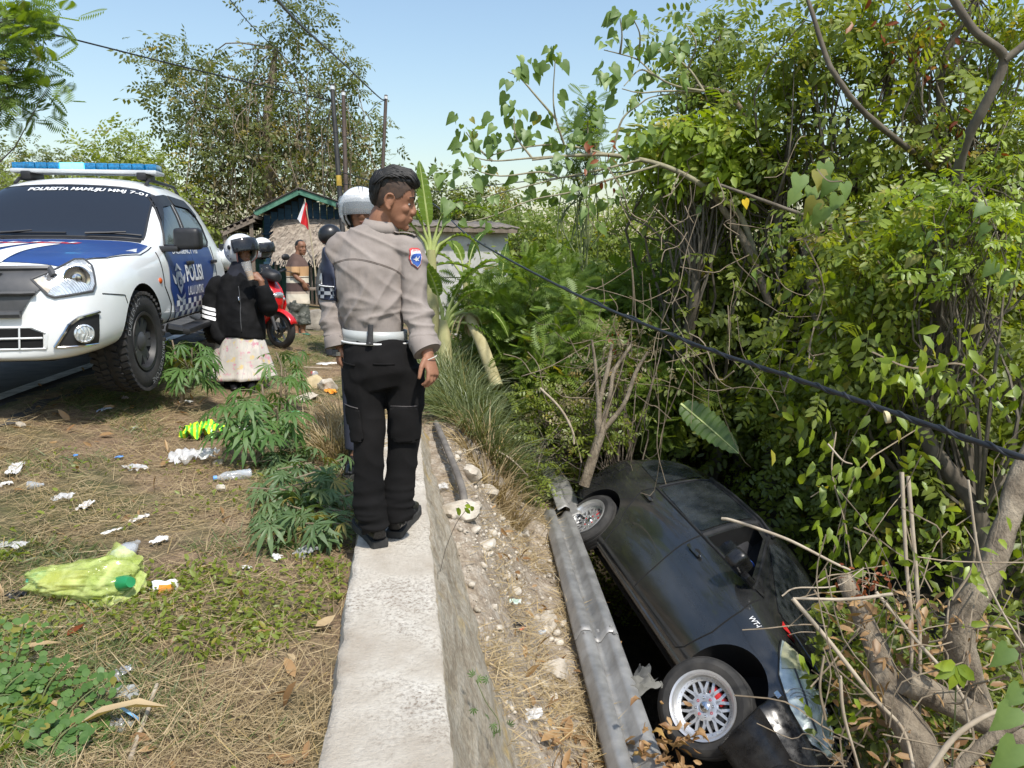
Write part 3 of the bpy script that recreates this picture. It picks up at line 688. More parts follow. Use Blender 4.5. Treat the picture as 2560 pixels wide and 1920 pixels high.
# roof bar with blue lenses
M_barw = mat('light_bar_base', (.5, .52, .53), (.6, .62, .63), 4, .4)
bm = bmesh.new(); boxb(bm, (-1.72, 0, 1.805), (.27, 1.27, .035), .014); lb = tp('light_bar', bm, M_barw, 40)
def bluelens(name, c, e):
    m, nt, b = _new(name); v = _coord(nt); n = _noise(nt, v, 60, 2); nt.links.new(_ramp(nt, n, [(.4, c), (.65, tuple(x * 1.9 for x in c))]), b.inputs['Base Color']); b.inputs['Roughness'].default_value = .15; b.inputs['Coat Weight'].default_value = 1
    if e: b.inputs['Emission Color'].default_value = (.12, .75, 1, 1); b.inputs['Emission Strength'].default_value = e
    return m
M_bl = bluelens('blue_lens', (.004, .12, .27), 0); M_bl_on = bluelens('blue_lens_lit', (.05, .5, .75), 2.2)
ysb = np.linspace(-.63, .63, 13)
for q, (a, b) in enumerate(zip(ysb, ysb[1:])):
    bm = bmesh.new(); boxb(bm, (-1.72, (a + b) / 2, 1.851), (.26 if 0 < q < 11 else .20, b - a - .004, .06), .012); tp('lens', bm, M_bl_on if q in (4, 5) else M_bl, 40, lb)
for s in (-.5, .5):
    bm = bmesh.new(); boxb(bm, (-1.72, s, 1.765), (.30, .09, .07), .02); tp('bracket', bm, M_blackp, 40, lb)
for s in (-.56, .56):
    bm = bmesh.new(); tube(bm, [(-1.5, s, 1.68), (-1.6, s, 1.735), (-2.4, s, 1.73), (-2.55, s, 1.66)], .016, 8)
    tp('roof_rail', bm, M_blackp)
# load bed, step, underbody, wheels
def bed():
    def bs(zb, zt, w): return [(0, zb), (w * .7, zb), (w - .03, zb), (w, zb + .06), (w + .01, .75), (w + .005, 1.0), (w - .02, zt), (w - .07, zt + .01), (w - .12, zt - .02), (0, zt - .02)]
    o = cage('load_bed', [(x, bs(.5, 1.10, .90)) for x in (-3.01, -3.06, -3.5, -4.0, -4.32, -4.38)], 2); o.data.materials.append(M_white); o.data.materials.append(M_dark)
    b_ = bmesh.new(); box(b_, (-3.69, 0, 1.2), (1.22, 1.5, .8)); cut(o, b_, M_dark)
    for s in (1, -1):
        b_ = bmesh.new(); lathe(b_, [(0, -.4), (.46, -.4), (.46, .4), (0, .4)], 40, Matrix.Translation((-3.095, s * .93, .39)) @ Matrix.Rotation(R(90), 4, 'X')); cut(o, b_, M_dark)
    o.parent = TR; shade(o.data, 40)
bed()
bm = bmesh.new(); tube(bm, [(-3.03, .86, 1.125), (-4.35, .86, 1.125)], (.03), 8); tp('bed_rail_cap', bm, M_blackp); bm = bmesh.new(); tube(bm, [(-3.03, -.86, 1.125), (-4.35, -.86, 1.125)], (.03), 8); tp('bed_rail_cap', bm, M_blackp)
bm = bmesh.new(); ball(bm, (-3.2, .90, .98), (.35, .06, .14)); tp('bed_flare', bm, M_white, 60)
for s in (1, -1):
    bm = bmesh.new(); boxb(bm, (-1.55, s * .98, .385), (1.75, .17, .055), .02); tube(bm, [(-.66, s * 1.0, .40), (-.6, s * .9, .43)], .04, 8); tp('side_step', bm, M_blackp, 40)
bm = bmesh.new(); boxb(bm, (-1.7, 0, .46), (5.0, 1.3, .16), .03); boxb(bm, (.55, 0, .42), (.5, 1.2, .14), .03); tp('chassis', bm, M_dark, 40)
def truck_wheel(x, s, steer=0):
    b_ = bmesh.new(); RW, RR, W = .385, .225, .265
    prof = [(RR - .01, -W / 2 + .03), (RR + .015, -W / 2 + .012), (RR + .06, -W / 2), (RW - .06, -W / 2 + .002), (RW - .018, -W / 2 + .02), (RW - .010, -W / 2 + .045), (RW - .010, 0), (RW - .010, W / 2 - .045), (RW - .018, W / 2 - .02), (RW - .06, W / 2 - .002), (RR + .06, W / 2), (RR + .015, W / 2 - .012), (RR - .01, W / 2 - .03)]
    lathe(b_, prof, 64)
    for k in range(44):
        for lane, (h, ln, of) in enumerate(((-.105, .055, 0), (-.045, .05, .5), (.045, .05, 0), (.105, .055, .5))):
            a = 2 * math.pi * (k + of) / 44; rr = RW - .006 - (.008 if lane in (0, 3) else 0)
            Mx = Matrix.Rotation(a, 4, 'Z') @ Matrix.Translation((rr, 0, h)) @ Matrix.Rotation(R(18 if lane % 2 else -18), 4, 'X')
            box(b_, (0, 0, 0), (.024, .036, ln)); bmesh.ops.transform(b_, matrix=Mx, verts=b_.verts[-8:])
    Mw = Matrix.Translation((x, s * .79, RW)) @ Matrix.Rotation(R(steer), 4, 'Z') @ Matrix.Rotation(R(-90 * s), 4, 'X')
    bmesh.ops.transform(b_, matrix=Mw, verts=b_.verts[:]); w = tp('wheel', b_, M_tyre, 40)
    b_ = bmesh.new(); lathe(b_, [(RR - .012, .10), (RR + .004, .118), (RR + .002, .126), (RR - .02, .122), (RR - .035, .09), (RR - .05, -.06), (0, -.06)], 48); bmesh.ops.transform(b_, matrix=Mw, verts=b_.verts[:]); tp('rim', b_, M_blackp, 40, w)
    b_ = bmesh.new()
    for k in range(6):
        a = k * math.pi / 3; Mx = Matrix.Rotation(a, 4, 'Z')
        v0 = len(b_.verts); prism(b_, [(.03, -.045), (.03, .045), (RR - .03, .06), (RR - .03, .012), (.12, 0), (RR - .03, -.012), (RR - .03, -.06)], .055, .088); b_.verts.ensure_lookup_table(); bmesh.ops.transform(b_, matrix=Mx, verts=b_.verts[v0:])
    lathe(b_, [(.075, .05), (.075, .092), (.06, .10), (.045, .112), (0, .114)], 24)
    bmesh.ops.transform(b_, matrix=Mw, verts=b_.verts[:]); tp('spokes', b_, M_greyp, 40, w)
    if s == 1 and x == 0:
        mes = []
        for wd in ('DUELER A/T', 'BRIDGESTONE'):
            cu = bpy.data.curves.new('t', 'FONT'); cu.body = wd; cu.size = .066; cu.offset = -.0008; cu.align_x = 'CENTER'; o = bpy.data.objects.new('t', cu); col.objects.link(o); dg = bpy.context.evaluated_depsgraph_get(); dg.update()
            mes.append(bpy.data.meshes.new_from_object(o.evaluated_get(dg))); bpy.data.objects.remove(o)
        for off_, me in ((0, mes[0]), (math.pi, mes[1])):
            b_ = bmesh.new(); b_.from_mesh(me); a0 = R(-45)
            for v in b_.verts:
                a = off_ + a0 - v.co.x * 3.1; r_ = RR + .075 + v.co.y; v.co = Mw @ Vector((r_ * math.cos(a), r_ * math.sin(a), W / 2 + .0035))
            tp('lettering', b_, mat('tyre_letter', (.3, .3, .3), (.42, .42, .42), 8, .8), None, w)
for x in (0, -3.095):
    for s in (1, -1): truck_wheel(x, s, -4 if x == 0 else 0)

# ---------------------------------------------------------------- black MPV-like hatchback rolled into the ditch (x forward, y left, z up)
CAR = thing('black_hatchback', 'dusty black sedan lying tilted on its side in the ditch among the bushes', 'car', (2.0891, 5.4634, -2.1517), (-.9032, .1053, -1.4962))
M_bpaint = mat('dusty_black_paint', (.014, .015, .016), (.040, .040, .039), 2.2, .2, coat=.9, rrough=(.10, .30), stretch=(.5, 1, 1.4), lo=.4, hi=.75, detail=9)
M_bpl = mat('scuffed_black_bumper', (.009, .009, .010), (.022, .022, .022), 14, .3, rrough=(.18, .42))
def csec(zb, zl, zm, zs, zf, zt, wb, wm, ws, wf, wt, zc=None): return tsec(zb, zl, zm, zs, zf, zt, wb, wm, ws, wf, wt, zc)
S = [(1.93, csec(.30, .36, .48, .56, .62, .66, .52, .60, .60, .56, .48, .67)),
     (1.86, csec(.26, .33, .48, .60, .68, .73, .66, .70, .69, .64, .54, .75)),
     (1.66, csec(.22, .30, .50, .68, .78, .83, .74, .80, .79, .72, .60, .85)),
     (1.35, csec(.20, .28, .52, .74, .86, .90, .76, .842, .835, .75, .63, .925)),
     (1.10, csec(.19, .27, .53, .78, .90, .935, .76, .85, .842, .77, .64, .965)),
     (.95, csec(.18, .26, .54, .80, .925, .965, .76, .85, .843, .78, .66, .995)),
     (.80, csec(.18, .26, .54, .81, .94, 1.035, .76, .85, .845, .785, .65, 1.075)),
     (.45, csec(.18, .26, .54, .82, .95, 1.24, .76, .85, .845, .79, .61, 1.30)),
     (.12, csec(.18, .26, .54, .83, .96, 1.41, .76, .85, .845, .79, .59, 1.475)),
     (-.10, csec(.18, .26, .54, .83, .965, 1.46, .76, .85, .845, .79, .585, 1.525)),
     (-.50, csec(.18, .26, .54, .84, .97, 1.48, .76, .85, .845, .79, .58, 1.55)),
     (-.90, csec(.18, .26, .54, .85, .98, 1.475, .76, .85, .845, .79, .58, 1.545)),
     (-1.25, csec(.19, .27, .54, .86, .99, 1.45, .76, .85, .845, .785, .575, 1.52)),
     (-1.55, csec(.20, .28, .54, .86, 1.0, 1.40, .76, .845, .84, .775, .57, 1.465)),
     (-1.75, csec(.22, .30, .54, .86, 1.0, 1.29, .75, .835, .83, .76, .56, 1.35)),
     (-1.88, csec(.25, .33, .54, .84, .975, 1.11, .73, .815, .81, .74, .58, 1.16)),
     (-1.99, csec(.30, .38, .54, .80, .92, .99, .66, .76, .755, .70, .58, 1.01)),
     (-2.04, csec(.36, .42, .54, .70, .80, .84, .56, .64, .64, .60, .5, .86))]
cb = cage('body_shell', S, 2); cb.data.materials.clear(); cb.data.materials.append(M_bpaint); cb.data.materials.append(M_dark)
for x in (1.275, -1.275):
    for s in (1, -1):
        bm = bmesh.new(); lathe(bm, [(0, -.36), (.355, -.36), (.355, .36), (0, .36)], 48, Matrix.Translation((x, s * .85, .315)) @ Matrix.Rotation(R(90), 4, 'X')); cut(cb, bm, M_dark)
CW1 = [(.66, .985), (.12, 1.36), (-.06, 1.40), (-.06, .985)]; CW2 = [(-.15, .985), (-.15, 1.41), (-.55, 1.415), (-.92, 1.40), (-.99, 1.01)]
bm = bmesh.new(); pl = [(.60, 1.0), (.14, 1.33), (-.04, 1.37), (-.04, 1.0)]
prism(bm, pl, -.9, -.42, Matrix(((1, 0, 0, 0), (0, 0, 1, 0), (0, 1, 0, 0), (0, 0, 0, 1)))); cut(cb, bm, M_dark)
cb.parent = CAR; shade(cb.data, 30); TC = bvh(cb)
CS = Skin(TC, (0, -2, 0), (1, 0, 0), (0, 0, 1)); CS.d = Vector((0, 1, 0))
CF = Skin(TC, (3.5, 0, 0), (0, 1, 0), (0, 0, 1)); CF.d = Vector((-1, 0, 0))
CT = Skin(TC, (0, 0, 3), (1, 0, 0), (0, 1, 0)); CT.d = Vector((0, 0, -1))
cdg = Vector((.8, -1, .25)).normalized(); CD = Skin(TC, Vector((0, 0, 0)) + cdg * 3.5, (1, .8, 0), (0, 0, 1)); CD.u = Vector((1, .8, 0)).normalized(); CD.v = CD.u.cross(cdg).normalized() * (1 if CD.u.cross(cdg).z > 0 else -1); CD.d = -cdg
def cp(name, bm, m, sm=35, par=None): return from_bm(name, bm, m, par or CAR, sm)
cp('rear_side_window', CS.poly(CW2, .006, 5, .02), M_tintd, 60)
# the front window is half lowered: only its rear part still shows glass
cp('front_side_window', CS.poly([(.30, .985), (.20, 1.10), (.02, 1.20), (-.05, 1.22), (-.05, .985)], -.008, 3), M_tintd, 60)
bm = bmesh.new(); CS.line(bm, [(.70, .975), (.10, 1.385), (-.10, 1.42), (-.58, 1.43), (-.95, 1.415), (-1.03, 1.01)], .014, .0, 6, 8); CS.line(bm, [(.70, .975), (-1.03, .985)], .012, .002, 6, 16); cp('window_trim', bm, M_blackp)
bm = bmesh.new(); CS.line(bm, [(.12, 1.39), (-.1, 1.43), (-.58, 1.44), (-.95, 1.42)], .016, .022, 6, 8); cp('rain_visor', bm, M_blackp)
bm = bmesh.new(); CS.line(bm, [(-.10, .985), (-.10, 1.41)], .022, .0, 6, 8); cp('door_pillar', bm, M_blackp)
cp('quarter_glass', CS.poly([(-1.08, 1.02), (-1.02, 1.395), (-1.38, 1.365), (-1.62, 1.26), (-1.66, 1.10), (-1.58, 1.04)], .006, 3, .02), M_tintd, 60)
cp('windscreen', Skin(TC, Vector((.55, 0, 1.2)) + Vector((.5, 0, .87)) * 1.2, (0, 1, 0), (-.87, 0, .5)).poly([(-.62, -.40), (.62, -.40), (.54, .40), (-.54, .40)], .005, 4, .03), M_tintd, 60)
# shut lines
bm = bmesh.new(); CS.line(bm, [(.80, .96), (.86, .80), (.87, .55), (.80, .33), (.74, .28)], .005, .001, n=6); cp('door_gap', bm, M_gap)
bm = bmesh.new(); CS.line(bm, [(-.10, .985), (-.09, .75), (-.06, .50), (-.06, .28)], .005, .001, n=6); cp('door_gap', bm, M_gap)
bm = bmesh.new(); CS.line(bm, [(-1.03, 1.0), (-1.08, .86), (-.98, .66), (-.86, .50), (-.80, .30)], .005, .001, n=6); cp('door_gap', bm, M_gap)
bm = bmesh.new(); CS.line(bm, [(.74, .28), (-.80, .28)], .005, .001, n=16); cp('door_gap', bm, M_gap)
bm = bmesh.new(); CS.line(bm, [(.92, .235), (-.90, .235)], .02, .0, 6, 16); cp('sill', bm, M_bpaint)
bm = bmesh.new(); CS.line(bm, [(-1.60, .60), (-1.75, .55), (-1.95, .55)], .004, .001, n=6); cp('bumper_gap', bm, M_gap)
bm = bmesh.new(); CS.line(bm, [(-1.62, .83), (-1.62, .95), (-1.76, .95), (-1.76, .83), (-1.62, .83)], .004, .002, n=4); cp('fuel_flap', bm, M_gap)
for a, b in ((.07, .84), (-.93, .865)):
    bm = bmesh.new(); p = CS.p(a, b, 0); boxb(bm, p + Vector((0, -.022, 0)), (.19, .024, .032), .01); h_ = cp('door_handle', bm, M_bpaint, 50)
    bm = bmesh.new(); ball(bm, p + Vector((.01, .006, -.004)), (.06, .01, .04)); cp('handle_cup', bm, M_dark, 50, h_)
bm = bmesh.new(); ball(bm, CS.p(-.02 + .0, .84, .002), (.011, .005, .011), None, 8, 6); cp('keyhole', bm, M_chrome)
bm = bmesh.new(); boxb(bm, (.58, -.93, 1.02), (.13, .20, .145), .05, Matrix.Rotation(R(15), 3, 'Z'), 3); boxb(bm, (.64, -.83, .99), (.12, .1, .05), .02); cp('wing_mirror', bm, M_bpl, 50)
cp('mirror_base', CS.poly([(.52, .98), (.80, .98), (.55, 1.09)], .010, 2), M_bpl)
CS.text('lettering', 'VVT-i', .95, .80, .07, M_wtext, CAR, .006, 1.2, .1, .02, fit=(.11, .034))
M_rv = mat('red_sticker', (.45, .01, .012), (.6, .03, .03), 10, .5)
bm = CT.poly([(.93 + .0, -.60), (1.02, -.66), (1.06, -.62), (1.10, -.655), (1.12, -.58), (1.07, -.54), (.98, -.55)], .004, 2); cp('flower_sticker', bm, M_rv)
# wheel arches' lips and wheels
def mesh_wheel(x, y, z, s, camber=0, steer=0, label=None):
    RW, RR, W = .30, .205, .20
    Mw = Matrix.Translation((x, y, z)) @ Matrix.Rotation(R(steer), 4, 'Z') @ Matrix.Rotation(R(camber), 4, 'X') @ Matrix.Rotation(R(-90 * s), 4, 'X')
    def put(nm, b_, m, sm=40, par=None):
        bmesh.ops.transform(b_, matrix=Mw, verts=b_.verts[:]); return cp(nm, b_, m, sm, par)
    b_ = bmesh.new(); prof = [(RR - .005, -W / 2 + .02), (RR + .02, -W / 2 + .004), (RR + .05, -W / 2), (RW - .03, -W / 2 + .008), (RW - .006, -W / 2 + .03)]
    for k in range(4):
        h = -W / 2 + .04 + k * (W - .08) / 3.5; prof += [(RW, h), (RW, h + .022), (RW - .007, h + .026), (RW - .007, h + .032)]
    prof += [(RW, W / 2 - .045), (RW - .006, W / 2 - .03), (RW - .03, W / 2 - .008), (RR + .05, W / 2), (RR + .02, W / 2 - .004), (RR - .005, W / 2 - .02)]
    lathe(b_, prof, 56); w = put('wheel', b_, M_tyre2, 30)
    b_ = bmesh.new(); lathe(b_, [(RR - .006, W / 2 - .022), (RR + .008, W / 2 - .006), (RR + .006, W / 2 + .002), (RR - .008, W / 2 - .002), (RR - .014, W / 2 - .012), (RR - .022, W / 2 - .02), (RR - .026, W / 2 - .055), (RR - .050, W / 2 - .062), (RR - .052, W / 2 - .075), (RR - .03, -.05), (RR - .03, -W / 2 + .03)], 56); rim = put('rim', b_, M_alloy, 30, w)
    b_ = bmesh.new(); zf = W / 2 - .066
    for k in range(10):
        a = k * math.pi / 5; Mx = Matrix.Rotation(a, 4, 'Z')
        for dd in (-1, 1):
            v0 = len(b_.verts); w0 = .012
            prism(b_, [(.055, -w0), (.055, w0), (.098, w0 * .9 + dd * .006), (RR - .046, dd * .032 + .0085), (RR - .046, dd * .032 - .0085), (.098, -w0 * .9 + dd * .006)], zf - .03, zf); b_.verts.ensure_lookup_table(); bmesh.ops.transform(b_, matrix=Mx, verts=b_.verts[v0:])
    lathe(b_, [(.085, zf - .03), (.085, zf - .002), (.06, zf + .003), (.045, zf + .001), (0, zf + .001)], 32); put('spokes', b_, M_alloy, 40, w)
    b_ = bmesh.new(); lathe(b_, [(.032, zf), (.032, zf + .012), (.026, zf + .017), (0, zf + .018)], 24); put('centre_cap', b_, M_chrome, 40, w)
    for k in range(8):
        a = k * math.pi / 4 + .2; b_ = bmesh.new(); lathe(b_, [(.0085, zf), (.0085, zf + .006), (.006, zf + .007), (.005, zf + .001), (0, zf + .001)], 10, Matrix.Translation((.055 * math.cos(a), .055 * math.sin(a), 0))); put('lug_nut', b_, M_chrome if k % 2 else M_rv, 40, w)
    b_ = bmesh.new()
    for k in range(32):
        a = k * math.pi / 16; ball(b_, ((RR - .037) * math.cos(a), (RR - .037) * math.sin(a), zf + .006), .0048, None, 6, 4)
    o = put('rim_rivets', b_, M_chrome, 60, w); o['kind'] = 'stuff'
    b_ = bmesh.new(); lathe(b_, [(.13, -.02), (.13, -.005), (0, -.005)], 32); put('brake_disc', b_, mat('brake_steel', (.09, .085, .08), (.16, .15, .14), 20, .5, .8), 40, w)
    b_ = bmesh.new(); boxb(b_, (.0, .105, .004), (.12, .06, .05), .012); put('caliper', b_, M_rv, 40, w)
    return w
M_tyre2 = mat('dusty_tyre', (.018, .018, .018), (.055, .052, .048), 6, .85, bump=.2)
M_alloy = mat('silver_alloy', (.60, .60, .60), (.74, .74, .73), 6, .34, .75)
mesh_wheel(1.33, -.85, .22, -1, 3, 27); mesh_wheel(-1.275, -.78, .295, -1, 0, 0)
mesh_wheel(1.275, .76, .28, 1, 0, 8); mesh_wheel(-1.275, .76, .30, 1)
# underbody
bm = bmesh.new(); boxb(bm, (0, 0, .19), (3.4, 1.2, .08), .02); tube(bm, [(-1.9, .35, .2), (-.5, .3, .14), (1.0, .1, .14)], .04, 8); cp('underbody', bm, M_dark)
# headlamp, loose bumper with fog lamp, bonnet standing open a little
HLc = [(1.20, .865), (1.30, .885), (1.55, .83), (1.80, .73), (1.91, .63), (1.84, .585), (1.66, .62), (1.45, .70), (1.33, .78)]
hl = cp('headlamp', CS.poly(HLc, .014, 5), mat('aged_lens', (.30, .37, .37), (.58, .65, .63), 9, .12, .35, coat=1, bump=.4, bscale=24), 60)
bm = bmesh.new(); CS.line(bm, HLc + [HLc[0]], .007, .010, 6, 5); cp('lamp_rim', bm, M_blackp, 40, hl)
cp('lamp_tip', CS.poly([(1.22, .868), (1.30, .880), (1.46, .845), (1.42, .74), (1.34, .785)], .017, 3), mat('yellowed_lens', (.34, .34, .20), (.5, .5, .36), 8, .15, .2, coat=1), 60, hl)
for rr_ in (.05, .075, .10):
    bm = bmesh.new(); CS.line(bm, [(1.66 + rr_ * math.cos(t), .70 + rr_ * .8 * math.sin(t)) for t in np.linspace(.6, 3.6, 10)], .003, .017, 5, 3); cp('lens_ring', bm, M_barw, 60, hl)
bm = bmesh.new(); CS.line(bm, [(1.44, .80), (1.62, .735), (1.80, .655)], .006, .016, 5, 6); cp('lens_divider', bm, M_greyp, 60, hl)
def bumper():
    # a bent shell standing off the nose, torn loose at this corner
    rows = []
    path = [(1.67, -.872), (1.75, -.865), (1.85, -.835), (1.96, -.76), (2.06, -.62), (2.11, -.42), (2.13, -.15), (2.13, .2), (2.08, .6), (1.9, .78)]
    pts = crv([Vector((a, b, 0)) for a, b in path], 5)
    for i, p in enumerate(pts):
        t = i / (len(pts) - 1); zt = lerp(.69, .56, sstep(0, .55, t)); zb = lerp(.20, .17, t); nrm = Vector((p.x - 1.2, p.y, 0)).normalized()
        r = []
        for k, h in enumerate(np.linspace(0, 1, 14)):
            z = lerp(zt, zb, h); bul = .035 * math.sin(math.pi * min(1, h * 1.15)) - (.03 if h < .08 else 0) - .05 * max(0, h - .8) * 4 + .018 * math.exp(-((h - .30) / .06) ** 2)
            fl = .10 * (1 - sstep(0, .35, t)) * (1 - .3 * h)      # flared out where the clips let go
            r.append(p + nrm * (bul) + Vector((0, -fl, -.05 * (1 - t))) + Vector((0, 0, z)) + Vector((0, .006 * noise.noise((i * .3, h * 4, 1)), 0)))
        rows.append(r)
    k = len(rows[0]); V = np.array([v[:] for r in rows for v in r]); i = (np.arange(len(rows) - 1)[:, None] * k + np.arange(k - 1)[None]).ravel()
    o = link('loose_bumper', fastmesh('loose_bumper', V, np.stack([i, i + 1, i + k + 1, i + k], -1)), M_bpl, CAR, 40); s_ = o.modifiers.new('s', 'SOLIDIFY'); s_.thickness = .006
    return o
lbm = bumper(); lbm['label'] = 'scuffed black bumper hanging loose from the nose'
bm = bmesh.new(); nn = Vector((.75, -.65, 0)).normalized(); lathe(bm, [(.085, -.05), (.085, .0), (.07, .02), (.062, .0), (.055, -.02)], 24, Matrix.Translation((1.99, -.79, .34)) @ nn.to_track_quat('Z', 'Y').to_matrix().to_4x4()); fgl = cp('fog_lamp', bm, M_bpl, 40, lbm)
bm = bmesh.new(); ball(bm, Vector((1.99, -.79, .34)) + nn * .0, (.055, .055, .028), nn.to_track_quat('Z', 'Y').to_matrix()); cp('fog_lens', bm, M_lens, 60, lbm)
bm = bmesh.new(); boxb(bm, (1.68, -.965, .62), (.05, .012, .03), .004); cp('clip', bm, M_chrome, 40, lbm)
bm = CT.poly([(1.90, -.55), (1.98, -.3), (1.98, .3), (1.90, .55), (1.05, .66), (1.0, .4), (1.0, -.4), (1.05, -.66)], .05, 4)
bo = cp('bonnet', bm, M_bpaint, 50); s_ = bo.modifiers.new('s', 'SOLIDIFY'); s_.thickness = .012
bm = bmesh.new(); boxb(bm, (-.05, -.30, .95), (.18, .45, .62), .06, Matrix.Rotation(R(-14), 3, 'Y'), 3); cp('seat', bm, mat('seat_cloth', (.02, .02, .022), (.035, .035, .04), 8, .9), 50)
bm = bmesh.new(); boxb(bm, (.17, -.52, 1.12), (.16, .04, .05), .018, None, 3); cp('blue_object', bm, mat('blue_cloth', (.015, .06, .35), (.03, .1, .45), 8, .8), 50)
# ================================================================ people
M_skin = mat('brown_skin', (.255, .118, .068), (.335, .165, .098), 22, .58, bump=.10, bscale=260, bdist=.003, spec=.35)
M_skin2 = mat('dark_tanned_skin', (.19, .085, .045), (.25, .115, .062), 14, .55)
M_hair = mat('black_hair', (.0045, .0042, .004), (.013, .012, .011), 60, .6, stretch=(1, 1, .3))
M_fade = mat('shaved_hair', (.035, .022, .016), (.075, .045, .03), 40, .8)
M_eyew = mat('eye_white', (.42, .39, .36), (.46, .43, .4), 5, .2); M_eyeb = mat('eye_dark', (.01, .007, .005), (.014, .01, .008), 5, .15)
M_lip = mat('lips', (.26, .10, .075), (.30, .12, .09), 20, .5)
HEADSEC = [(.000, .068, .012, .020), (.010, .084, -.005, .036), (.03, .087, -.022, .050), (.05, .087, -.045, .058), (.08, .086, -.074, .066), (.11, .080, -.092, .071), (.14, .088, -.099, .0735), (.17, .084, -.101, .073), (.20, .064, -.090, .065), (.222, .034, -.060, .045), (.234, .004, -.030, .018)]
def head_shape(bm, M, ears=True, ss=1.0):
    b = bmesh.new(); seg = 28; rings = []
    zs_ = [s[0] for s in HEADSEC]
    for z in np.linspace(0, .234, 26):
        f = np.interp(z, zs_, [s[1] for s in HEADSEC]); k = np.interp(z, zs_, [s[2] for s in HEADSEC]); w = np.interp(z, zs_, [s[3] for s in HEADSEC]); c = (f + k) / 2; a = (f - k) / 2
        rings.append([b.verts.new((c + a * math.copysign(abs(math.cos(t)) ** .88, math.cos(t)), w * math.copysign(abs(math.sin(t)) ** .88, math.sin(t)), z)) for t in np.linspace(0, 2 * math.pi, seg + 1)[:-1]])
    for p, q in zip(rings, rings[1:]):
        for i in range(seg): b.faces.new((p[i], p[(i + 1) % seg], q[(i + 1) % seg], q[i]))
    b.faces.new(rings[0][::-1]); b.faces.new(rings[-1])
    tube(b, [(.074, 0, .140), (.081, 0, .122), (.088, 0, .104), (.0945, 0, .090), (.093, 0, .078), (.086, 0, .070)], [.008, .010, .0125, .0155, .015, .009], 12)
    for s in (1, -1):
        ball(b, (.089, s * .0135, .079), (.013, .009, .009)); ball(b, (.052, s * .044, .088), (.024, .018, .021)); ball(b, (.042, s * .044, .05), (.028, .013, .03))
        ctube(b, [(.079, s * .010, .133), (.076, s * .030, .140), (.060, s * .054, .133)], [.008, .009, .006], 8)
        ctube(b, [(.073, s * .018, .1165), (.0725, s * .032, .1205), (.061, s * .048, .113)], [.004, .0055, .003], 6)
        ctube(b, [(.073, s * .019, .104), (.070, s * .033, .1015), (.060, s * .047, .107)], [.003, .004, .003], 6)
        if ears:
            q = Matrix.Rotation(R(12), 3, 'Y'); ball(b, (-.012, s * .077, .100), (.019, .007, .030), q)
            ctube(b, [(.004, s * .074, .112), (-.004, s * .086, .130), (-.022, s * .090, .130), (-.032, s * .088, .108), (-.024, s * .084, .084), (-.010, s * .079, .070), (-.002, s * .074, .076)], [.004, .006, .006, .006, .006, .008, .005], 8)
    ball(b, (.076, 0, .012), (.017, .024, .015))
    ball(b, (.0895, 0, .0555), (.010, .022, .0065)); ball(b, (.087, 0, .0445), (.0105, .019, .007))
    bmesh.ops.transform(b, matrix=M, verts=b.verts[:]); me = bpy.data.meshes.new('t'); b.to_mesh(me); b.free(); bm.from_mesh(me); bpy.data.meshes.remove(me)
def face_parts(M, par, loc, brow=True, skinlip=True):
    Mi = Matrix.Translation(-Vector(loc)) @ M
    def pt(n, b, m): bmesh.ops.transform(b, matrix=Mi, verts=b.verts[:]); return from_bm(n, b, m, par, 180)
    for s in (1, -1):
        b = bmesh.new(); ball(b, (.0645, s * .032, .1112), (.0118, .0135, .0075)); e = pt('eye', b, M_eyew)
        b = bmesh.new(); ball(b, (.0715, s * .0325, .1112), (.0058, .0066, .0066)); pt('iris', b, M_eyeb).parent = e
        if brow:
            b = bmesh.new(); ctube(b, [(.0865, s * .012, .1365), (.0845, s * .030, .1455), (.066, s * .055, .139)], [(.003, .004), (.0045, .003), (.002, .002)], 6); pt('eyebrow', b, M_hair)
    b = bmesh.new(); ctube(b, [(.080, -.022, .0495), (.0945, -.010, .0525), (.095, 0, .0515), (.0945, .010, .0525), (.080, .022, .0495)], [.002, .0048, .0052, .0048, .002], 8); ctube(b, [(.080, -.020, .048), (.0925, 0, .0435), (.080, .020, .048)], [.002, .0058, .002], 8); pt('lips', fuse_bm(b, .0025), M_lip)
def fuse_bm(b, vox):
    me = fuse(b, vox, 2); o = bmesh.new(); o.from_mesh(me); bpy.data.meshes.remove(me); return o
def headM(c, fwd, up=(0, 0, 1), s=1.0):
    """matrix placing the head: c is the point between the ears"""
    x = Vector(fwd).normalized(); u = Vector(up); y = u.cross(x).normalized(); z = x.cross(y)
    return Matrix.Translation(c) @ Matrix((x, y, z)).transposed().to_4x4() @ Matrix.Scale(s, 4) @ Matrix.Translation((.005, 0, -.115))
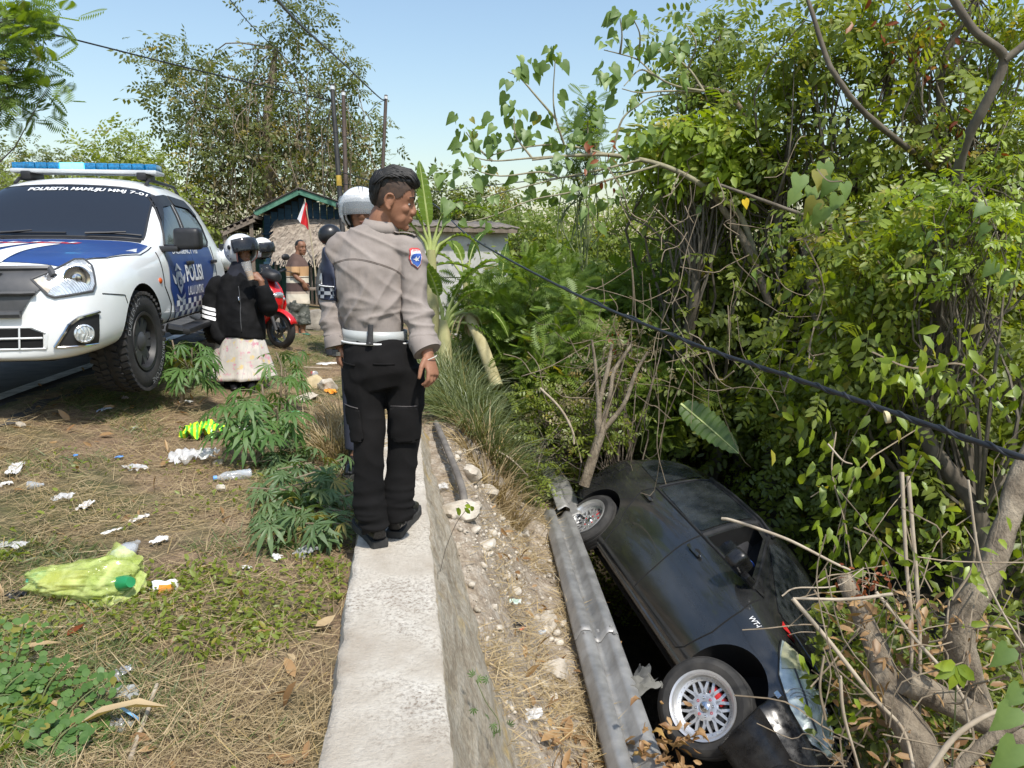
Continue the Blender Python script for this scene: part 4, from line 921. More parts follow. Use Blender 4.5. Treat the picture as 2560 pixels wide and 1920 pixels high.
def hand_shape(bm, wrist, d, pn, side, curl=(25, 35, 25), s=1.0, spread=4, thumb=None):
    """d finger direction, pn palm normal (the side fingers curl to), side +1 when the thumb lies towards d x pn"""
    d = Vector(d).normalized(); pn = Vector(pn); pn = (pn - d * pn.dot(d)).normalized(); lat = d.cross(pn) * side; w = Vector(wrist)
    tube(bm, [w - d * .03 * s, w, w + d * .03 * s, w + d * .07 * s, w + d * .092 * s], [(.022 * s, .028 * s), (.022 * s, .028 * s), (.017 * s, .036 * s), (.014 * s, .039 * s), (.010 * s, .034 * s)], 14, True, pn)
    for k, (o, L, r) in enumerate(((.029, .072, .0088), (.010, .080, .0092), (-.010, .075, .0088), (-.028, .058, .0078))):
        p = w + d * (.080 - .004 * abs(k - 1)) * s + lat * o * s; pts = [p - d * .012, p]; a = 0; dd = d + lat * math.tan(R((1.5 - k) * spread)); dd.normalize()
        for f, c in zip((.45, .30, .25), curl):
            a += R(c * (1 + .08 * k)); v = dd * math.cos(a) + pn * math.sin(a); p = p + v * (L * f * s); pts.append(p)
        tube(bm, pts, [r * s * 1.05, r * s * 1.05, r * s, r * s * .92, r * s * .7], 9)
    t = thumb or (.75, .55, .30); p0 = w + d * .018 * s + lat * .026 * s
    v1 = (d * t[0] + lat * t[1] + pn * t[2]).normalized(); v2 = (d * (t[0] + .3) + lat * (t[1] - .3) + pn * (t[2] + .15)).normalized()
    tube(bm, [p0, p0 + v1 * .042 * s, p0 + v1 * .042 * s + v2 * .030 * s, p0 + v1 * .042 * s + v2 * .052 * s], [.014 * s, .0105 * s, .0098 * s, .007 * s], 9)
def folds(seed, amp, sc=(9, 9, 9), sc2=None, amp2=0, mask=None):
    def f(co, no):
        d = np.empty(len(co))
        for i, c in enumerate(co):
            a = noise.noise((c[0] * sc[0] + seed, c[1] * sc[1], c[2] * sc[2])); v = (1 - abs(a) * 2.2) * amp * .6 + amp * .4 * a
            if amp2: v += amp2 * noise.noise((c[0] * sc2[0], c[1] * sc2[1], c[2] * sc2[2] + seed))
            if mask is not None: v *= mask(c)
            d[i] = v
        return d
    return f
class Person:
    def __init__(s, label, foot, name='person'):
        s.root = thing(name, label, 'person', foot); s.o = Vector(foot)
    def l(s, *p): return at(*p) - s.o
    def part(s, name, bm, m, sm=180, par=None): return from_bm(name, bm, m, par or s.root, sm)
    def mesh(s, name, me, m, par=None): return link(name, me, m, par or s.root)
RGT = _r.copy(); FWD = Vector((_f.x, _f.y, 0)).normalized(); UP = Vector((0, 0, 1))

# ---------------------------------------------------------------- the officer on the wall
P = Person('police officer in taupe shirt and black cargo trousers standing on the wall, head turned right', (-.105, 3.42, .004)); A = P.l
D = 3.45
hc = A(981, 499, 3.42); hf = (RGT * .93 + FWD * .12 - UP * .24)
HM = headM(hc, hf, UP + RGT * .1, 1.06)
bm = bmesh.new(); head_shape(bm, HM)
ctube(bm, [A(948, 600, D), A(953, 572, D), A(962, 540, D - .01), A(975, 515, D - .02)], [.072, .068, .066, .058], 16)
tube(bm, [A(940, 900, D), A(939, 830, D), A(932, 740, D), A(934, 660, D), A(944, 605, D)], [(.12, .09), (.11, .085), (.13, .10), (.14, .095), (.07, .06)], 18, True, RGT)
for s, sh, el, wr in ((-1, A(850, 630, D), A(833, 760, D + .04), A(849, 862, D + .02)), (1, A(1026, 636, D - .02), A(1043, 770, D - .02), A(1070, 888, D - .10))):
    ctube(bm, [sh, sh.lerp(el, .5), el, el.lerp(wr, .5), wr], [.052, .045, .038, .036, .028], 12)
    if s < 0: hand_shape(bm, wr, (A(848, 935, D + .03) - wr), RGT * .9 + FWD * .4, 1, (30, 45, 30), 1.0)
    else: hand_shape(bm, wr, (A(1092, 965, D - .13) - wr), FWD * .55 - RGT * .85, -1, (22, 40, 30), 1.08, 3)
for hip, kn, an in ((A(915, 890, D), A(922, 1110, D), A(932, 1280, D - .03)), (A(1000, 890, D), A(1008, 1100, D + .06), A(1000, 1255, D + .05))):
    ctube(bm, [hip, hip.lerp(kn, .5), kn, kn.lerp(an, .5), an], [.07, .062, .05, .045, .034], 12)
P.mesh('body', fuse(bm, .0048, 2), M_skin); face_parts(HM, P.root, (0, 0, 0))
# hair: faded sides, long top combed forward
def hpart(name, b, m): bmesh.ops.transform(b, matrix=HM, verts=b.verts[:]); return P.part(name, b, m)
b = bmesh.new(); ball(b, (-.022, 0, .150), (.0815, .0765, .066)); ball(b, (-.050, 0, .115), (.0535, .062, .085)); ball(b, (.02, 0, .172), (.045, .0735, .035))
b.free(); b = bmesh.new(); zs_ = [q[0] for q in HEADSEC]; rows = []
for z in np.linspace(.045, .225, 38):
    f_, k_, w_ = (np.interp(z, zs_, [q[i] for q in HEADSEC]) for i in (1, 2, 3)); c_ = (f_ + k_) / 2; a_ = (f_ - k_) / 2 + .003; w_ += .003
    rows.append([(c_ + a_ * math.copysign(abs(math.cos(t)) ** .88, math.cos(t)), w_ * math.copysign(abs(math.sin(t)) ** .88, math.sin(t)), z) for t in np.linspace(0, 2 * math.pi, 73)[:-1]])
vv = [[b.verts.new(p) for p in r] for r in rows]
for r, s2 in zip(vv, vv[1:]):
    for i in range(72):
        q = (r[i], r[(i + 1) % 72], s2[(i + 1) % 72], s2[i]); xm = sum(v.co.x for v in q) / 4; zm = sum(v.co.z for v in q) / 4
        if zm > np.interp(xm, [-.11, -.06, -.035, -.015, .005, .03, .05, .07, .085], [.050, .055, .085, .128, .118, .128, .165, .178, .185]): b.faces.new(q)
bmesh.ops.delete(b, geom=[v for v in b.verts if not v.link_faces], context='VERTS')
hr = hpart('shaved_sides', b, M_fade)
b = bmesh.new(); ball(b, (-.048, 0, .175), (.062, .076, .064)); ball(b, (-.010, 0, .198), (.078, .074, .046)); ball(b, (.050, 0, .206), (.050, .066, .032)); ball(b, (-.068, 0, .13), (.042, .066, .062))
hb = hpart('hair', fuse_bm(b, .005), M_hair)
b = bmesh.new(); hr_ = random.Random(4)
for k in range(420):
    u = hr_.uniform(-1, 1); y = u * .070; st = hr_.uniform(-.10, .015); x0 = st; h0 = .244 - .55 * max(0, abs(y) - .02) ** 1.3 * 2 - 1.9 * max(0, -x0 - .02) ** 1.35 + hr_.gauss(0, .004)
    L = hr_.uniform(.05, .092); yo = y + hr_.gauss(0, .006); pts = []
    for t in np.linspace(0, 1, 5):
        x = x0 + L * t; zz = .246 - .9 * max(0, abs(yo) - .03) ** 1.2 * 2.0 - 2.1 * max(0, -x - .03) ** 1.35 - 1.5 * max(0, x - .05) ** 1.25 + .010 * math.sin(t * 3.1) + hr_.uniform(-.002, .002)
        pts.append((x, yo * (1 + .05 * t), zz))
    tube(b, pts, [.0032, .0040, .0040, .003, .0012], 5)
for k in range(200):   # back of the head, falling
    a = hr_.uniform(-1.25, 1.25); pts = []
    z0 = hr_.uniform(.15, .225); L = hr_.uniform(.04, .075)
    for t in np.linspace(0, 1, 5):
        z = z0 - L * t; rr = np.interp(z, [.07, .12, .17, .21, .24], [.040, .062, .0685, .056, .02]); pts.append((-.046 - rr * math.cos(a), rr * 1.18 * math.sin(a), z))
    tube(b, pts, [.003, .004, .004, .0035, .0015], 5)
st = hpart('hair_strands', b, M_hair); st.parent = hb; st['kind'] = 'stuff'
# shirt
M_shirt = mat('taupe_cloth', (.250, .215, .193), (.300, .262, .236), 9, .9, bump=.35, bscale=55, bdist=.006, stretch=(1, 1, .6), spec=.25)
bm = bmesh.new()
ctube(bm, [A(938, 848, D), A(936, 815, D), A(932, 770, D), A(927, 715, D), A(929, 668, D), A(935, 630, D), A(941, 598, D), A(947, 572, D)], [(.130, .094), (.136, .102), (.147, .114), (.158, .122), (.172, .122), (.172, .106), (.140, .086), (.082, .072)], 26, 4, RGT)
for sh, el, wr, r in ((A(846, 622, D), A(831, 755, D + .04), A(843, 850, D + .02), (.066, .062, .058, .054, .052)), (A(1026, 628, D - .02), A(1040, 765, D - .02), A(1062, 866, D - .08), (.068, .064, .060, .057, .057))):
    ctube(bm, [A(932, 615, D).lerp(sh, .55), sh, sh.lerp(el, .45), el, wr], r, 16)
ball(bm, A(850, 622, D), .066); ball(bm, A(1022, 630, D - .02), .068)
me = fuse(bm, .0062, 7)
def shirt_f(co, no):
    d = np.empty(len(co)); c0 = np.array(A(938, 760, D))
    for i, c in enumerate(co):
        x = (c[0] - c0[0]); z = c[2] - c0[2]
        # long pulls running down the back to the right, tighter rolls at the waist
        q = noise.noise((x * 8 - z * 5.0, c[1] * 3, x * 2 + z * 2.0 + 1.7)); d[i] = .013 * max(0, 1 - 3.6 * abs(q)) ** 1.4 * (.35 + sstep(.26, -.02, z) * .65); q3 = noise.noise((x * 5 + z * 9, c[1] * 4 + 4, z * 3)); d[i] += .008 * max(0, 1 - 4 * abs(q3)) ** 1.5
        q2 = noise.noise((x * 4 + 3, c[1] * 5, z * 21)); d[i] += .010 * max(0, 1 - 3 * abs(q2)) ** 1.3 * sstep(.04, -.08, z)
        d[i] += .002 * noise.noise((c[0] * 30, c[1] * 30, c[2] * 30))
        if abs(x) < .16: d[i] *= sstep(-.115, -.05, z)
    return d
displace(me, shirt_f); sh_o = P.mesh('shirt', me, M_shirt); SB = bvh(sh_o)
# collar, yoke seam, shoulder straps, cuffs
bm = bmesh.new(); cc = A(949, 578, D)
rows = []
for a in np.linspace(0, 2 * math.pi, 29)[:-1]:
    q = []
    for h, r in ((0, .078), (.022, .071), (.045, .070), (.050, .075), (.02, .086), (-.006, .090)):
        q.append(cc + RGT * (math.cos(a) * r * 1.0) + FWD * (math.sin(a) * r * .92) + UP * (h + .012 * math.cos(a + .6) * -1) + RGT * h * .22)
    rows.append([bm.verts.new(v) for v in q])
for a, b_ in zip(rows, rows[1:] + rows[:1]):
    for k in range(5): bm.faces.new((a[k], a[k + 1], b_[k + 1], b_[k]))
co_ = P.part('collar', bm, M_shirt); s_ = co_.modifiers.new('s', 'SOLIDIFY'); s_.thickness = .004
BK = Skin(SB, A(938, 720, D) - FWD * 1.0, RGT, UP); BK.d = FWD.copy()
bm = bmesh.new()
for off_ in (0, .005): BK.line(bm, [(-.20, .11 - off_), (-.10, .135 - off_), (.0, .125 - off_), (.10, .09 - off_), (.15, .05 - off_)], .0016, .0005, 5, 6, True)
P.part('yoke_seam', bm, mat('seam', (.15, .12, .10), (.19, .155, .135), 9, .9))
for pts_, nm in (([A(988, 574, 3.42), A(1008, 586, 3.42), A(1028, 600, 3.42), A(1040, 612, 3.42)], 1), ([A(905, 560, 3.5), A(875, 572, 3.5), A(845, 590, 3.5)], 2)):
    bm = bmesh.new(); q = crv(pts_, 5); q2 = []
    for v in q:
        h = SB.ray_cast(v + UP * .2, -UP); q2.append((h[0] if h[0] else v) + UP * .007)
    tube(bm, q2, [(.026, .004)] * len(q2), 8, True, FWD); P.part('shoulder_strap', bm, M_shirt, 40)
M_cuff = mat('cuff_inside', (.22, .18, .16), (.27, .225, .2), 5, .9)
for a_, b__, r in ((A(842, 838, D + .02), A(848, 866, D + .02), .060), (A(1052, 846, D - .07), A(1068, 880, D - .09), .061)):
    bm = bmesh.new(); d_ = (b__ - a_)
    tube(bm, [a_, a_ + d_ * .1, a_ + d_ * .5, a_ + d_ * .95, a_ + d_, a_ + d_ * .9], [r * .95, r * 1.03, r * 1.05, r * 1.07, r * 1.0, r * .7], 20, False); me = bpy.data.meshes.new('cuff'); bm.to_mesh(me); bm.free(); displace(me, folds(3, .005, (18, 18, 18))); o = P.mesh('cuff', me, M_shirt); shade(me, 50); s_ = o.modifiers.new('s', 'SOLIDIFY'); s_.thickness = .004
# belt with leather loop
bm = bmesh.new(); seg = 40; rows = []
for a in np.linspace(0, 2 * math.pi, seg + 1)[:-1]:
    rows.append([bm.verts.new(A(938, 838, D) + RGT * (math.cos(a) * .150) + FWD * (math.sin(a) * .115) + UP * h + UP * (-.006 * math.cos(a))) for h in (-.028, .028)])
for a, b_ in zip(rows, rows[1:] + rows[:1]): bm.faces.new((a[0], a[1], b_[1], b_[0]))
be = P.part('belt', bm, mat('grey_white_belt', (.36, .375, .365), (.44, .455, .44), 6, .35)); s_ = be.modifiers.new('s', 'SOLIDIFY'); s_.thickness = .006
bm = bmesh.new(); rows = []
for a in np.linspace(0, 2 * math.pi, seg + 1)[:-1]:
    rows.append(A(938, 838, D) + RGT * (math.cos(a) * .156) + FWD * (math.sin(a) * .121) + UP * (-.0285 - .006 * math.cos(a)))
tube(bm, rows + [rows[0]], .0055, 6); P.part('belt_edge', bm, mat('white_trim', (.66, .66, .65), (.72, .72, .71), 6, .5)).parent = be
bm = bmesh.new(); bx_, by_ = 925, 0; tube(bm, [A(926, 812, 3.318), A(926, 835, 3.315), A(924, 862, 3.318)], [(.0125, .005), (.0125, .005), (.0165, .005)], 8, True, RGT); lp_ = P.part('belt_loop', bm, mat('black_leather', (.012, .011, .011), (.03, .028, .027), 20, .55, bump=.3, bscale=300), 40)
bm = bmesh.new(); ball(bm, A(924, 859, 3.311), (.006, .003, .006)); P.part('snap', bm, M_greyp).parent = lp_
# trousers
M_trs = mat('black_trouser_cloth', (.0035, .0033, .0034), (.008, .0072, .0072), 4, .95, spec=.25, bump=.2, bscale=300, bdist=.002)
bm = bmesh.new()
tube(bm, [A(938, 846, D), A(939, 862, D), A(946, 900, D), A(955, 940, D), A(960, 975, D)], [(.138, .102), (.146, .112), (.166, .130), (.172, .128), (.135, .095)], 26, True, RGT)
legs = []
for pts_, r in (([A(908, 915, D), A(912, 970, D), A(917, 1040, D), A(923, 1110, D - .01), A(922, 1190, D - .01), A(924, 1255, D - .01), A(938, 1326, D - .02)], [.098, .094, .082, .072, .064, .066, .058]), ([A(1010, 915, D), A(1014, 970, D + .02), A(1013, 1040, D + .03), A(1009, 1110, D + .05), A(1003, 1180, D + .05), A(995, 1240, D + .05), A(999, 1300, D + .05)], [.094, .090, .081, .074, .067, .068, .060])):
    ctube(bm, pts_, r, 18)
me = fuse(bm, .0068, 5)
def tr_f(co, no):
    d = np.empty(len(co)); zk = A(910, 1120, D).z; zh = A(910, 1280, D).z
    for i, c in enumerate(co):
        q = noise.noise((c[0] * 8 + c[2] * 7, c[1] * 7, c[2] * 8 - c[0] * 5)); d[i] = .008 * (1 - 2.3 * abs(q)) * .8
        k = noise.noise((c[0] * 4, c[1] * 4, c[2] * 24)); d[i] += .012 * (1 - 2.2 * abs(k)) * sstep(zk - .10, zh + .02, c[2])
    return d
displace(me, tr_f); to = P.mesh('trousers', me, M_trs); TB = bvh(to)
TS = Skin(TB, A(938, 1000, D) - FWD * 1.0, RGT, UP); TS.d = FWD.copy()
for poly in ([(-.125, -.01), (-.055, -.02), (-.035, -.17), (-.105, -.18)], [(.085, -.02), (.195, -.015), (.19, -.19), (.09, -.18)]):
    bm = TS.poly(poly, .010, 4, .01); o = P.part('cargo_pocket', bm, M_trs, 60); s_ = o.modifiers.new('s', 'SOLIDIFY'); s_.thickness = .012; s_.offset = -.5
    bm = bmesh.new(); TS.line(bm, [poly[0], poly[1]], .0022, .013, 5, 5); P.part('pocket_stitching', bm, mat('stitch', (.07, .065, .06), (.1, .09, .085), 9, .9)).parent = o
for a0, a1, b in ((.015, .11, .185), (-.14, -.07, .18)):
    bm = bmesh.new(); TS.line(bm, [(a0, b), (a1, b - .004)], .004, .002, 6, 5); P.part('back_pocket', bm, M_trs)
# shoes, watch, bracelet, armband, patch
M_shoe = mat('black_shoe_leather', (.007, .007, .008), (.018, .018, .019), 8, .28, rrough=(.18, .45)); M_sole = mat('shoe_sole', (.016, .016, .016), (.045, .043, .04), 12, .8)
def shoe(P, heel, toe, m=M_shoe, ms=M_sole, s=1.0, z=0):
    h = Vector(heel); t = Vector(toe); d = (t - h); d.z = 0; L = d.length; d.normalize(); n = Vector((-d.y, d.x, 0))
    b = bmesh.new(); prof = [(0, .030), (.04, .038), (.25, .036), (.45, .038), (.68, .048), (.85, .046), (.96, .032), (1.0, .012)]; a = []; q = []
    for sgn in (1, -1):
        for u, w in (prof if sgn > 0 else prof[::-1]): a.append(h + d * (u * L) + n * (w * s * sgn))
    lo = [b.verts.new((v.x, v.y, z)) for v in a]; hi = [b.verts.new((v.x, v.y, z + .030 * s)) for v in a]; k = len(a); b.faces.new(lo[::-1]); b.faces.new(hi)
    for i in range(k): b.faces.new((lo[i], lo[(i + 1) % k], hi[(i + 1) % k], hi[i]))
    so2 = P.part('shoe_sole', b, ms, 50)
    b = bmesh.new(); zz = z + .028 * s
    ctube(b, [h + d * (.015 * L) + UP * (zz + .03), h + d * (.18 * L) + UP * (zz + .042), h + d * (.45 * L) + UP * (zz + .034), h + d * (.72 * L) + UP * (zz + .020), h + d * (.97 * L) + UP * (zz + .010)], [(.03 * s, .032 * s), (.034 * s, .05 * s), (.036 * s, .046 * s), (.043 * s, .032 * s), (.026 * s, .016 * s)], 14, 5, n)
    tube(b, [h + d * (.16 * L) + UP * (zz + .02), h + d * (.17 * L) + UP * (zz + .075 * s), h + d * (.17 * L) + UP * (zz + .16 * s)], [(.038 * s, .046 * s), (.038 * s, .047 * s), (.040 * s, .048 * s)], 14, True, n)
    o = P.mesh('shoe', fuse(b, .006, 3), m); so2.parent = o
    b = bmesh.new(); tube(b, [h + d * (u * L) + n * (w * s) + UP * (zz + hh) for u, w, hh in ((.55, .043, .04), (.36, .044, .05), (.28, .043, .075), (.12, .038, .085), (-.005, .0, .088), (.12, -.038, .085), (.28, -.043, .075), (.36, -.044, .05), (.55, -.043, .04))], .0025, 5); P.part('stitching', b, M_sole).parent = o
shoe(P, onz(952, 1372, .0) - P.o, onz(897, 1308, 0) - P.o, z=0, s=1.1); shoe(P, onz(985, 1348, 0) - P.o, onz(1038, 1276, 0) - P.o, z=0, s=1.1)
bm = bmesh.new(); wv = A(849, 866, D + .02); lathe(bm, [(.034, -.011), (.037, -.009), (.037, .009), (.034, .011)], 20, Matrix.Translation(A(850, 882, D + .02))); wt = P.part('watch', bm, mat('steel', (.35, .35, .34), (.45, .45, .44), 9, .3, .9), 40)
bm = bmesh.new(); boxb(bm, A(838, 882, D - .01), (.03, .012, .03), .004); P.part('watch_case', bm, M_greyp, 40).parent = wt
bm = bmesh.new(); q = [A(1072, 897, D - .10) + RGT * (math.cos(a) * .036) + FWD * (math.sin(a) * .036) + UP * (.014 * math.cos(a)) for a in np.linspace(0, 2 * math.pi, 20)]; tube(bm, q, .0025, 6); P.part('bracelet', bm, mat('white_cord', (.5, .47, .42), (.6, .57, .5), 9, .8))
M_navy = mat('navy_armband', (.010, .014, .035), (.02, .026, .055), 6, .5); M_navyc = mat('grey_check', (.25, .27, .3), (.32, .34, .37), 6, .6)
LA = Skin(SB, A(836, 690, D) - (FWD * .75 + RGT * .66).normalized() * .6, (RGT * .75 - FWD * .66), UP); LA.d = (FWD * .75 + RGT * .66).normalized()
ab = P.part('armband', LA.poly([(-.075, .06), (-.01, .13), (.045, .035), (.068, -.06), (.035, -.115), (-.075, -.105)], .007, 4), M_navy, 60); s_ = ab.modifiers.new('s', 'SOLIDIFY'); s_.thickness = .004
LA.text('lettering', 'M', -.062, -.035, .07, M_wtext, ab, .012, .9, 0, .02)
LA.text('lettering', 'P', -.098, -.035, .07, M_wtext, ab, .012, .9, 0, .02)
for r_ in range(3):
    for c_ in range(6):
        if (r_ + c_) % 2 == 0:
            o = P.part('check', LA.poly([(-.072 + c_ * .021, -.052 - r_ * .017), (-.051 + c_ * .021, -.052 - r_ * .017), (-.051 + c_ * .021, -.069 - r_ * .017), (-.072 + c_ * .021, -.069 - r_ * .017)], .012, 1), M_navyc); o.parent = ab
bm = bmesh.new(); LA.line(bm, [(-.07, -.042), (.062, -.047)], .003, .011, 5, 6); P.part('armband_piping', bm, M_wtext).parent = ab
RA = Skin(SB, A(1050, 645, 3.35) + (RGT * .72 - FWD * .7) * .6, (RGT * .7 + FWD * .72), UP); RA.d = -(RGT * .72 - FWD * .7).normalized()
sh1 = [(a * .66, b * .70) for a, b in [(-.036, .055), (-.02, .062), (.02, .062), (.036, .055), (.038, .0), (.03, -.04), (0, -.07), (-.03, -.04), (-.038, .0)]]
pa = P.part('shoulder_patch', RA.poly(sh1, .006, 3), mat('patch_red', (.45, .03, .04), (.52, .05, .05), 9, .7), 60)
o = P.part('patch_field', RA.poly([(a * .84, b * .86 - .003) for a, b in sh1], .009, 3), M_wtext, 60); o.parent = pa
o = P.part('patch_field', RA.poly([(a * .72, min(b * .78, .019) - .003) for a, b in sh1], .012, 3), mat('patch_blue', (.02, .07, .30), (.03, .1, .4), 9, .7), 60); o.parent = pa
o = P.part('patch_star', RA.poly([(.012 * (1 if q % 2 else .5) * math.cos(q * math.pi / 5), -.004 + .014 * (1 if q % 2 else .5) * math.sin(q * math.pi / 5)) for q in range(10)], .0145, 1), M_wtext, 60); o.parent = pa
RA.text('lettering', 'LANTAS', -.018, .0255, .011, mat('patch_text', (.45, .03, .04), (.5, .04, .05), 9, .7), pa, .014, .8, 0, .03)

# ---------------------------------------------------------------- helmets
M_hlw = mat('helmet_white', (.74, .74, .73), (.80, .80, .79), 3, .22, coat=.6); M_hlb = mat('helmet_black', (.012, .012, .013), (.02, .02, .022), 5, .3)
def visor_mat():
    m, nt, b = _new('smoke_visor'); b.inputs['Base Color'].default_value = (.02, .022, .026, 1); b.inputs['Roughness'].default_value = .05; b.inputs['Alpha'].default_value = .82; return m
M_vis = visor_mat()
def clearv():
    m, nt, b = _new('clear_visor'); b.inputs['Base Color'].default_value = (.35, .38, .4, 1); b.inputs['Roughness'].default_value = .04; b.inputs['Alpha'].default_value = .35; return m
M_visc = clearv()
def helmet(name, label, c, fwd, m, mv, trim, R0=.132, up=UP, stripe=False, visor_tilt=0, group=None):
    """open-face helmet; x forward"""
    H = thing(name, label, 'helmet', c, (0, 0, 0), group); x = Vector(fwd).normalized(); y = Vector(up).cross(x).normalized(); z = x.cross(y)
    H.matrix_world = Matrix.Translation(c) @ Matrix((x, y, z)).transposed().to_4x4()
    nu, nv = 48, 26; V = {}; bm = bmesh.new()
    def edge(a):   # lowest latitude of the shell at azimuth a (0 = front)
        d_ = abs((a + math.pi) % (2 * math.pi) - math.pi)
        return lerp(R(8), R(-52), sstep(R(48), R(68), d_))
    rows = []
    for i in range(nu):
        a = 2 * math.pi * i / nu; lo = edge(a); r = []
        for j in range(nv):
            t = j / (nv - 1); la = lerp(lo, math.pi / 2, t); rx = 1.10 if math.cos(a) < 0 else 1.06
            r.append(bm.verts.new((R0 * rx * math.cos(la) * math.cos(a), R0 * .98 * math.cos(la) * math.sin(a), R0 * (1.02 if la > 0 else 1.0) * math.sin(la))))
        rows.append(r)
    for a, b in zip(rows, rows[1:] + rows[:1]):
        for j in range(nv - 1): bm.faces.new((a[j], b[j], b[j + 1], a[j + 1]))
    bmesh.ops.remove_doubles(bm, verts=bm.verts[:], dist=.0005); o = from_bm('shell', bm, m, H, 60); s_ = o.modifiers.new('s', 'SOLIDIFY'); s_.thickness = .018; s_.offset = -1
    def rimpt(a, s=1.012):
        lo = edge(a); rx = 1.10 if math.cos(a) < 0 else 1.06; return Vector((R0 * rx * s * math.cos(lo) * math.cos(a), R0 * .98 * s * math.cos(lo) * math.sin(a), R0 * math.sin(lo)))
    bm = bmesh.new(); q = [rimpt(a) for a in np.linspace(0, 2 * math.pi, 97)]; tube(bm, q, .0065, 6); from_bm('edge_trim', bm, trim, H, 60)
    bm = bmesh.new(); ball(bm, (-.008, 0, -.01), (R0 * .95, R0 * .86, R0 * .9)); 
    bmesh.ops.delete(bm, geom=[v for v in bm.verts if v.co.x > .045 and v.co.z < .02], context='VERTS'); from_bm('lining', bm, M_dark, H, 60)
    if mv:
        bm = bmesh.new(); rows = []
        for a in np.linspace(R(-66), R(66), 25):
            r = []
            for la in np.linspace(R(26), R(-20), 10):
                v = Vector((R0 * 1.17 * math.cos(la * .8) * math.cos(a), R0 * 1.10 * math.cos(la * .8) * math.sin(a), R0 * 1.1 * math.sin(la))); v = Matrix.Rotation(R(-visor_tilt), 3, 'Y') @ v; r.append(bm.verts.new(v))
            rows.append(r)
        for a, b in zip(rows, rows[1:]):
            for j in range(9): bm.faces.new((a[j], b[j], b[j + 1], a[j + 1]))
        o = from_bm('visor', bm, mv, H, 60); s_ = o.modifiers.new('s', 'SOLIDIFY'); s_.thickness = .002
        for s in (1, -1):
            bm = bmesh.new(); ball(bm, (R0 * .2, s * R0 * 1.02, .02), (.022, .012, .022)); from_bm('visor_pivot', bm, M_hlb, H, 60)
    for s in (1, -1):
        for dx, dz in ((-.02, -.055), (-.005, -.085)):
            bm = bmesh.new(); ball(bm, (dx, s * R0 * .985 * math.cos(math.asin(min(.95, abs(dz) / R0))), dz), .007); from_bm('snap_button', bm, M_hlb, H, 60)
    if stripe:
        for yy in (-.012, .012):
            bm = bmesh.new(); tube(bm, [(R0 * 1.075 * math.cos(t), yy, R0 * 1.025 * math.sin(t)) for t in np.linspace(R(35), R(95), 12)], .0022, 5); from_bm('pinstripe', bm, M_greyp, H, 60)
    return H

# ---------------------------------------------------------------- woman with helmet and iced coffee
DW = 7.3
P = Person('woman in white helmet, black jacket and floral skirt drinking from a plastic cup', (-1.60, 7.52, .01)); A = P.l
hw = A(603, 630, DW); hf = RGT * .82 - FWD * .52 - UP * .05; HM = headM(hw, hf, UP)
bm = bmesh.new(); head_shape(bm, HM, False)
ctube(bm, [A(598, 700, DW), A(602, 672, DW), A(604, 640, DW)], [.055, .052, .05], 12)
tube(bm, [A(600, 850, DW), A(598, 780, DW), A(598, 710, DW)], [(.16, .12), (.16, .12), (.12, .09)], 14, True, RGT)
wrR = A(566, 858, DW - .12); wrL = A(652, 700, DW - .20)
ctube(bm, [A(545, 722, DW), A(535, 790, DW), wrR], [.05, .04, .028], 10); ctube(bm, [A(648, 722, DW), A(668, 775, DW - .12), wrL], [.05, .04, .028], 10)
hand_shape(bm, wrR, (RGT * .3 - UP * .95), RGT * .8 + FWD * .3, 1, (35, 45, 30), .95)
hand_shape(bm, wrL, (UP * .75 - RGT * .65), -RGT * .5 + FWD * .6 - UP * .3, 1, (35, 45, 30), .95)
for dx in (-22, 22): ctube(bm, [A(600 + dx, 860, DW), A(600 + dx, 920, DW), A(602 + dx, 968, DW)], [.09, .07, .045], 10)
P.mesh('body', fuse(bm, .007, 2), M_skin2); face_parts(HM, P.root, (0, 0, 0))
M_hij = mat('navy_hijab', (.008, .009, .016), (.018, .02, .032), 6, .9); M_jack = mat('black_jacket', (.0035, .0036, .004), (.008, .008, .009), 4, .8, spec=.2, bump=.15, bscale=200)
bm = bmesh.new(); ctube(bm, [A(598, 700, DW), A(599, 680, DW), A(602, 660, DW), A(601, 630, DW + .02), A(601, 600, DW + .02)], [(.15, .12), (.11, .10), (.088, .092), (.088, .088), (.06, .06)], 18, 5, RGT); me = fuse(bm, .008, 4)
cm = Matrix.Translation(HM @ Vector((.075, 0, .09)))
ctr = HM @ Vector((.055, 0, .085)); fx = (HM.to_3x3() @ Vector((1, 0, 0))).normalized()
bmh = bmesh.new(); bmh.from_mesh(me)
bmesh.ops.delete(bmh, geom=[v for v in bmh.verts if (v.co - ctr).dot(fx) > .0 and ((v.co - ctr) - fx * (v.co - ctr).dot(fx)).length < .062], context='VERTS'); bmh.to_mesh(me); bmh.free(); P.mesh('headscarf', me, M_hij)
bm = bmesh.new()
ctube(bm, [A(601, 846, DW), A(602, 820, DW), A(600, 775, DW), A(598, 735, DW), A(598, 702, DW), A(600, 684, DW)], [(.235, .17), (.242, .18), (.225, .17), (.215, .155), (.18, .13), (.10, .09)], 24, 4, RGT)
ctube(bm, [A(560, 706, DW), A(540, 722, DW), A(528, 785, DW - .02), A(545, 832, DW - .08), A(562, 852, DW - .11)], [.085, .092, .085, .075, .060], 14)
ctube(bm, [A(638, 706, DW), A(652, 722, DW), A(672, 770, DW - .10), A(664, 745, DW - .17), A(655, 716, DW - .20)], [.085, .088, .085, .072, .055], 14)
me = fuse(bm, .010, 4); displace(me, folds(9, .016, (6, 6, 7), (16, 16, 16), .006)); jk = P.mesh('jacket', me, M_jack); JB = bvh(jk)
JS = Skin(JB, A(535, 760, DW) - FWD * .8, RGT, UP); JS.d = FWD.copy()
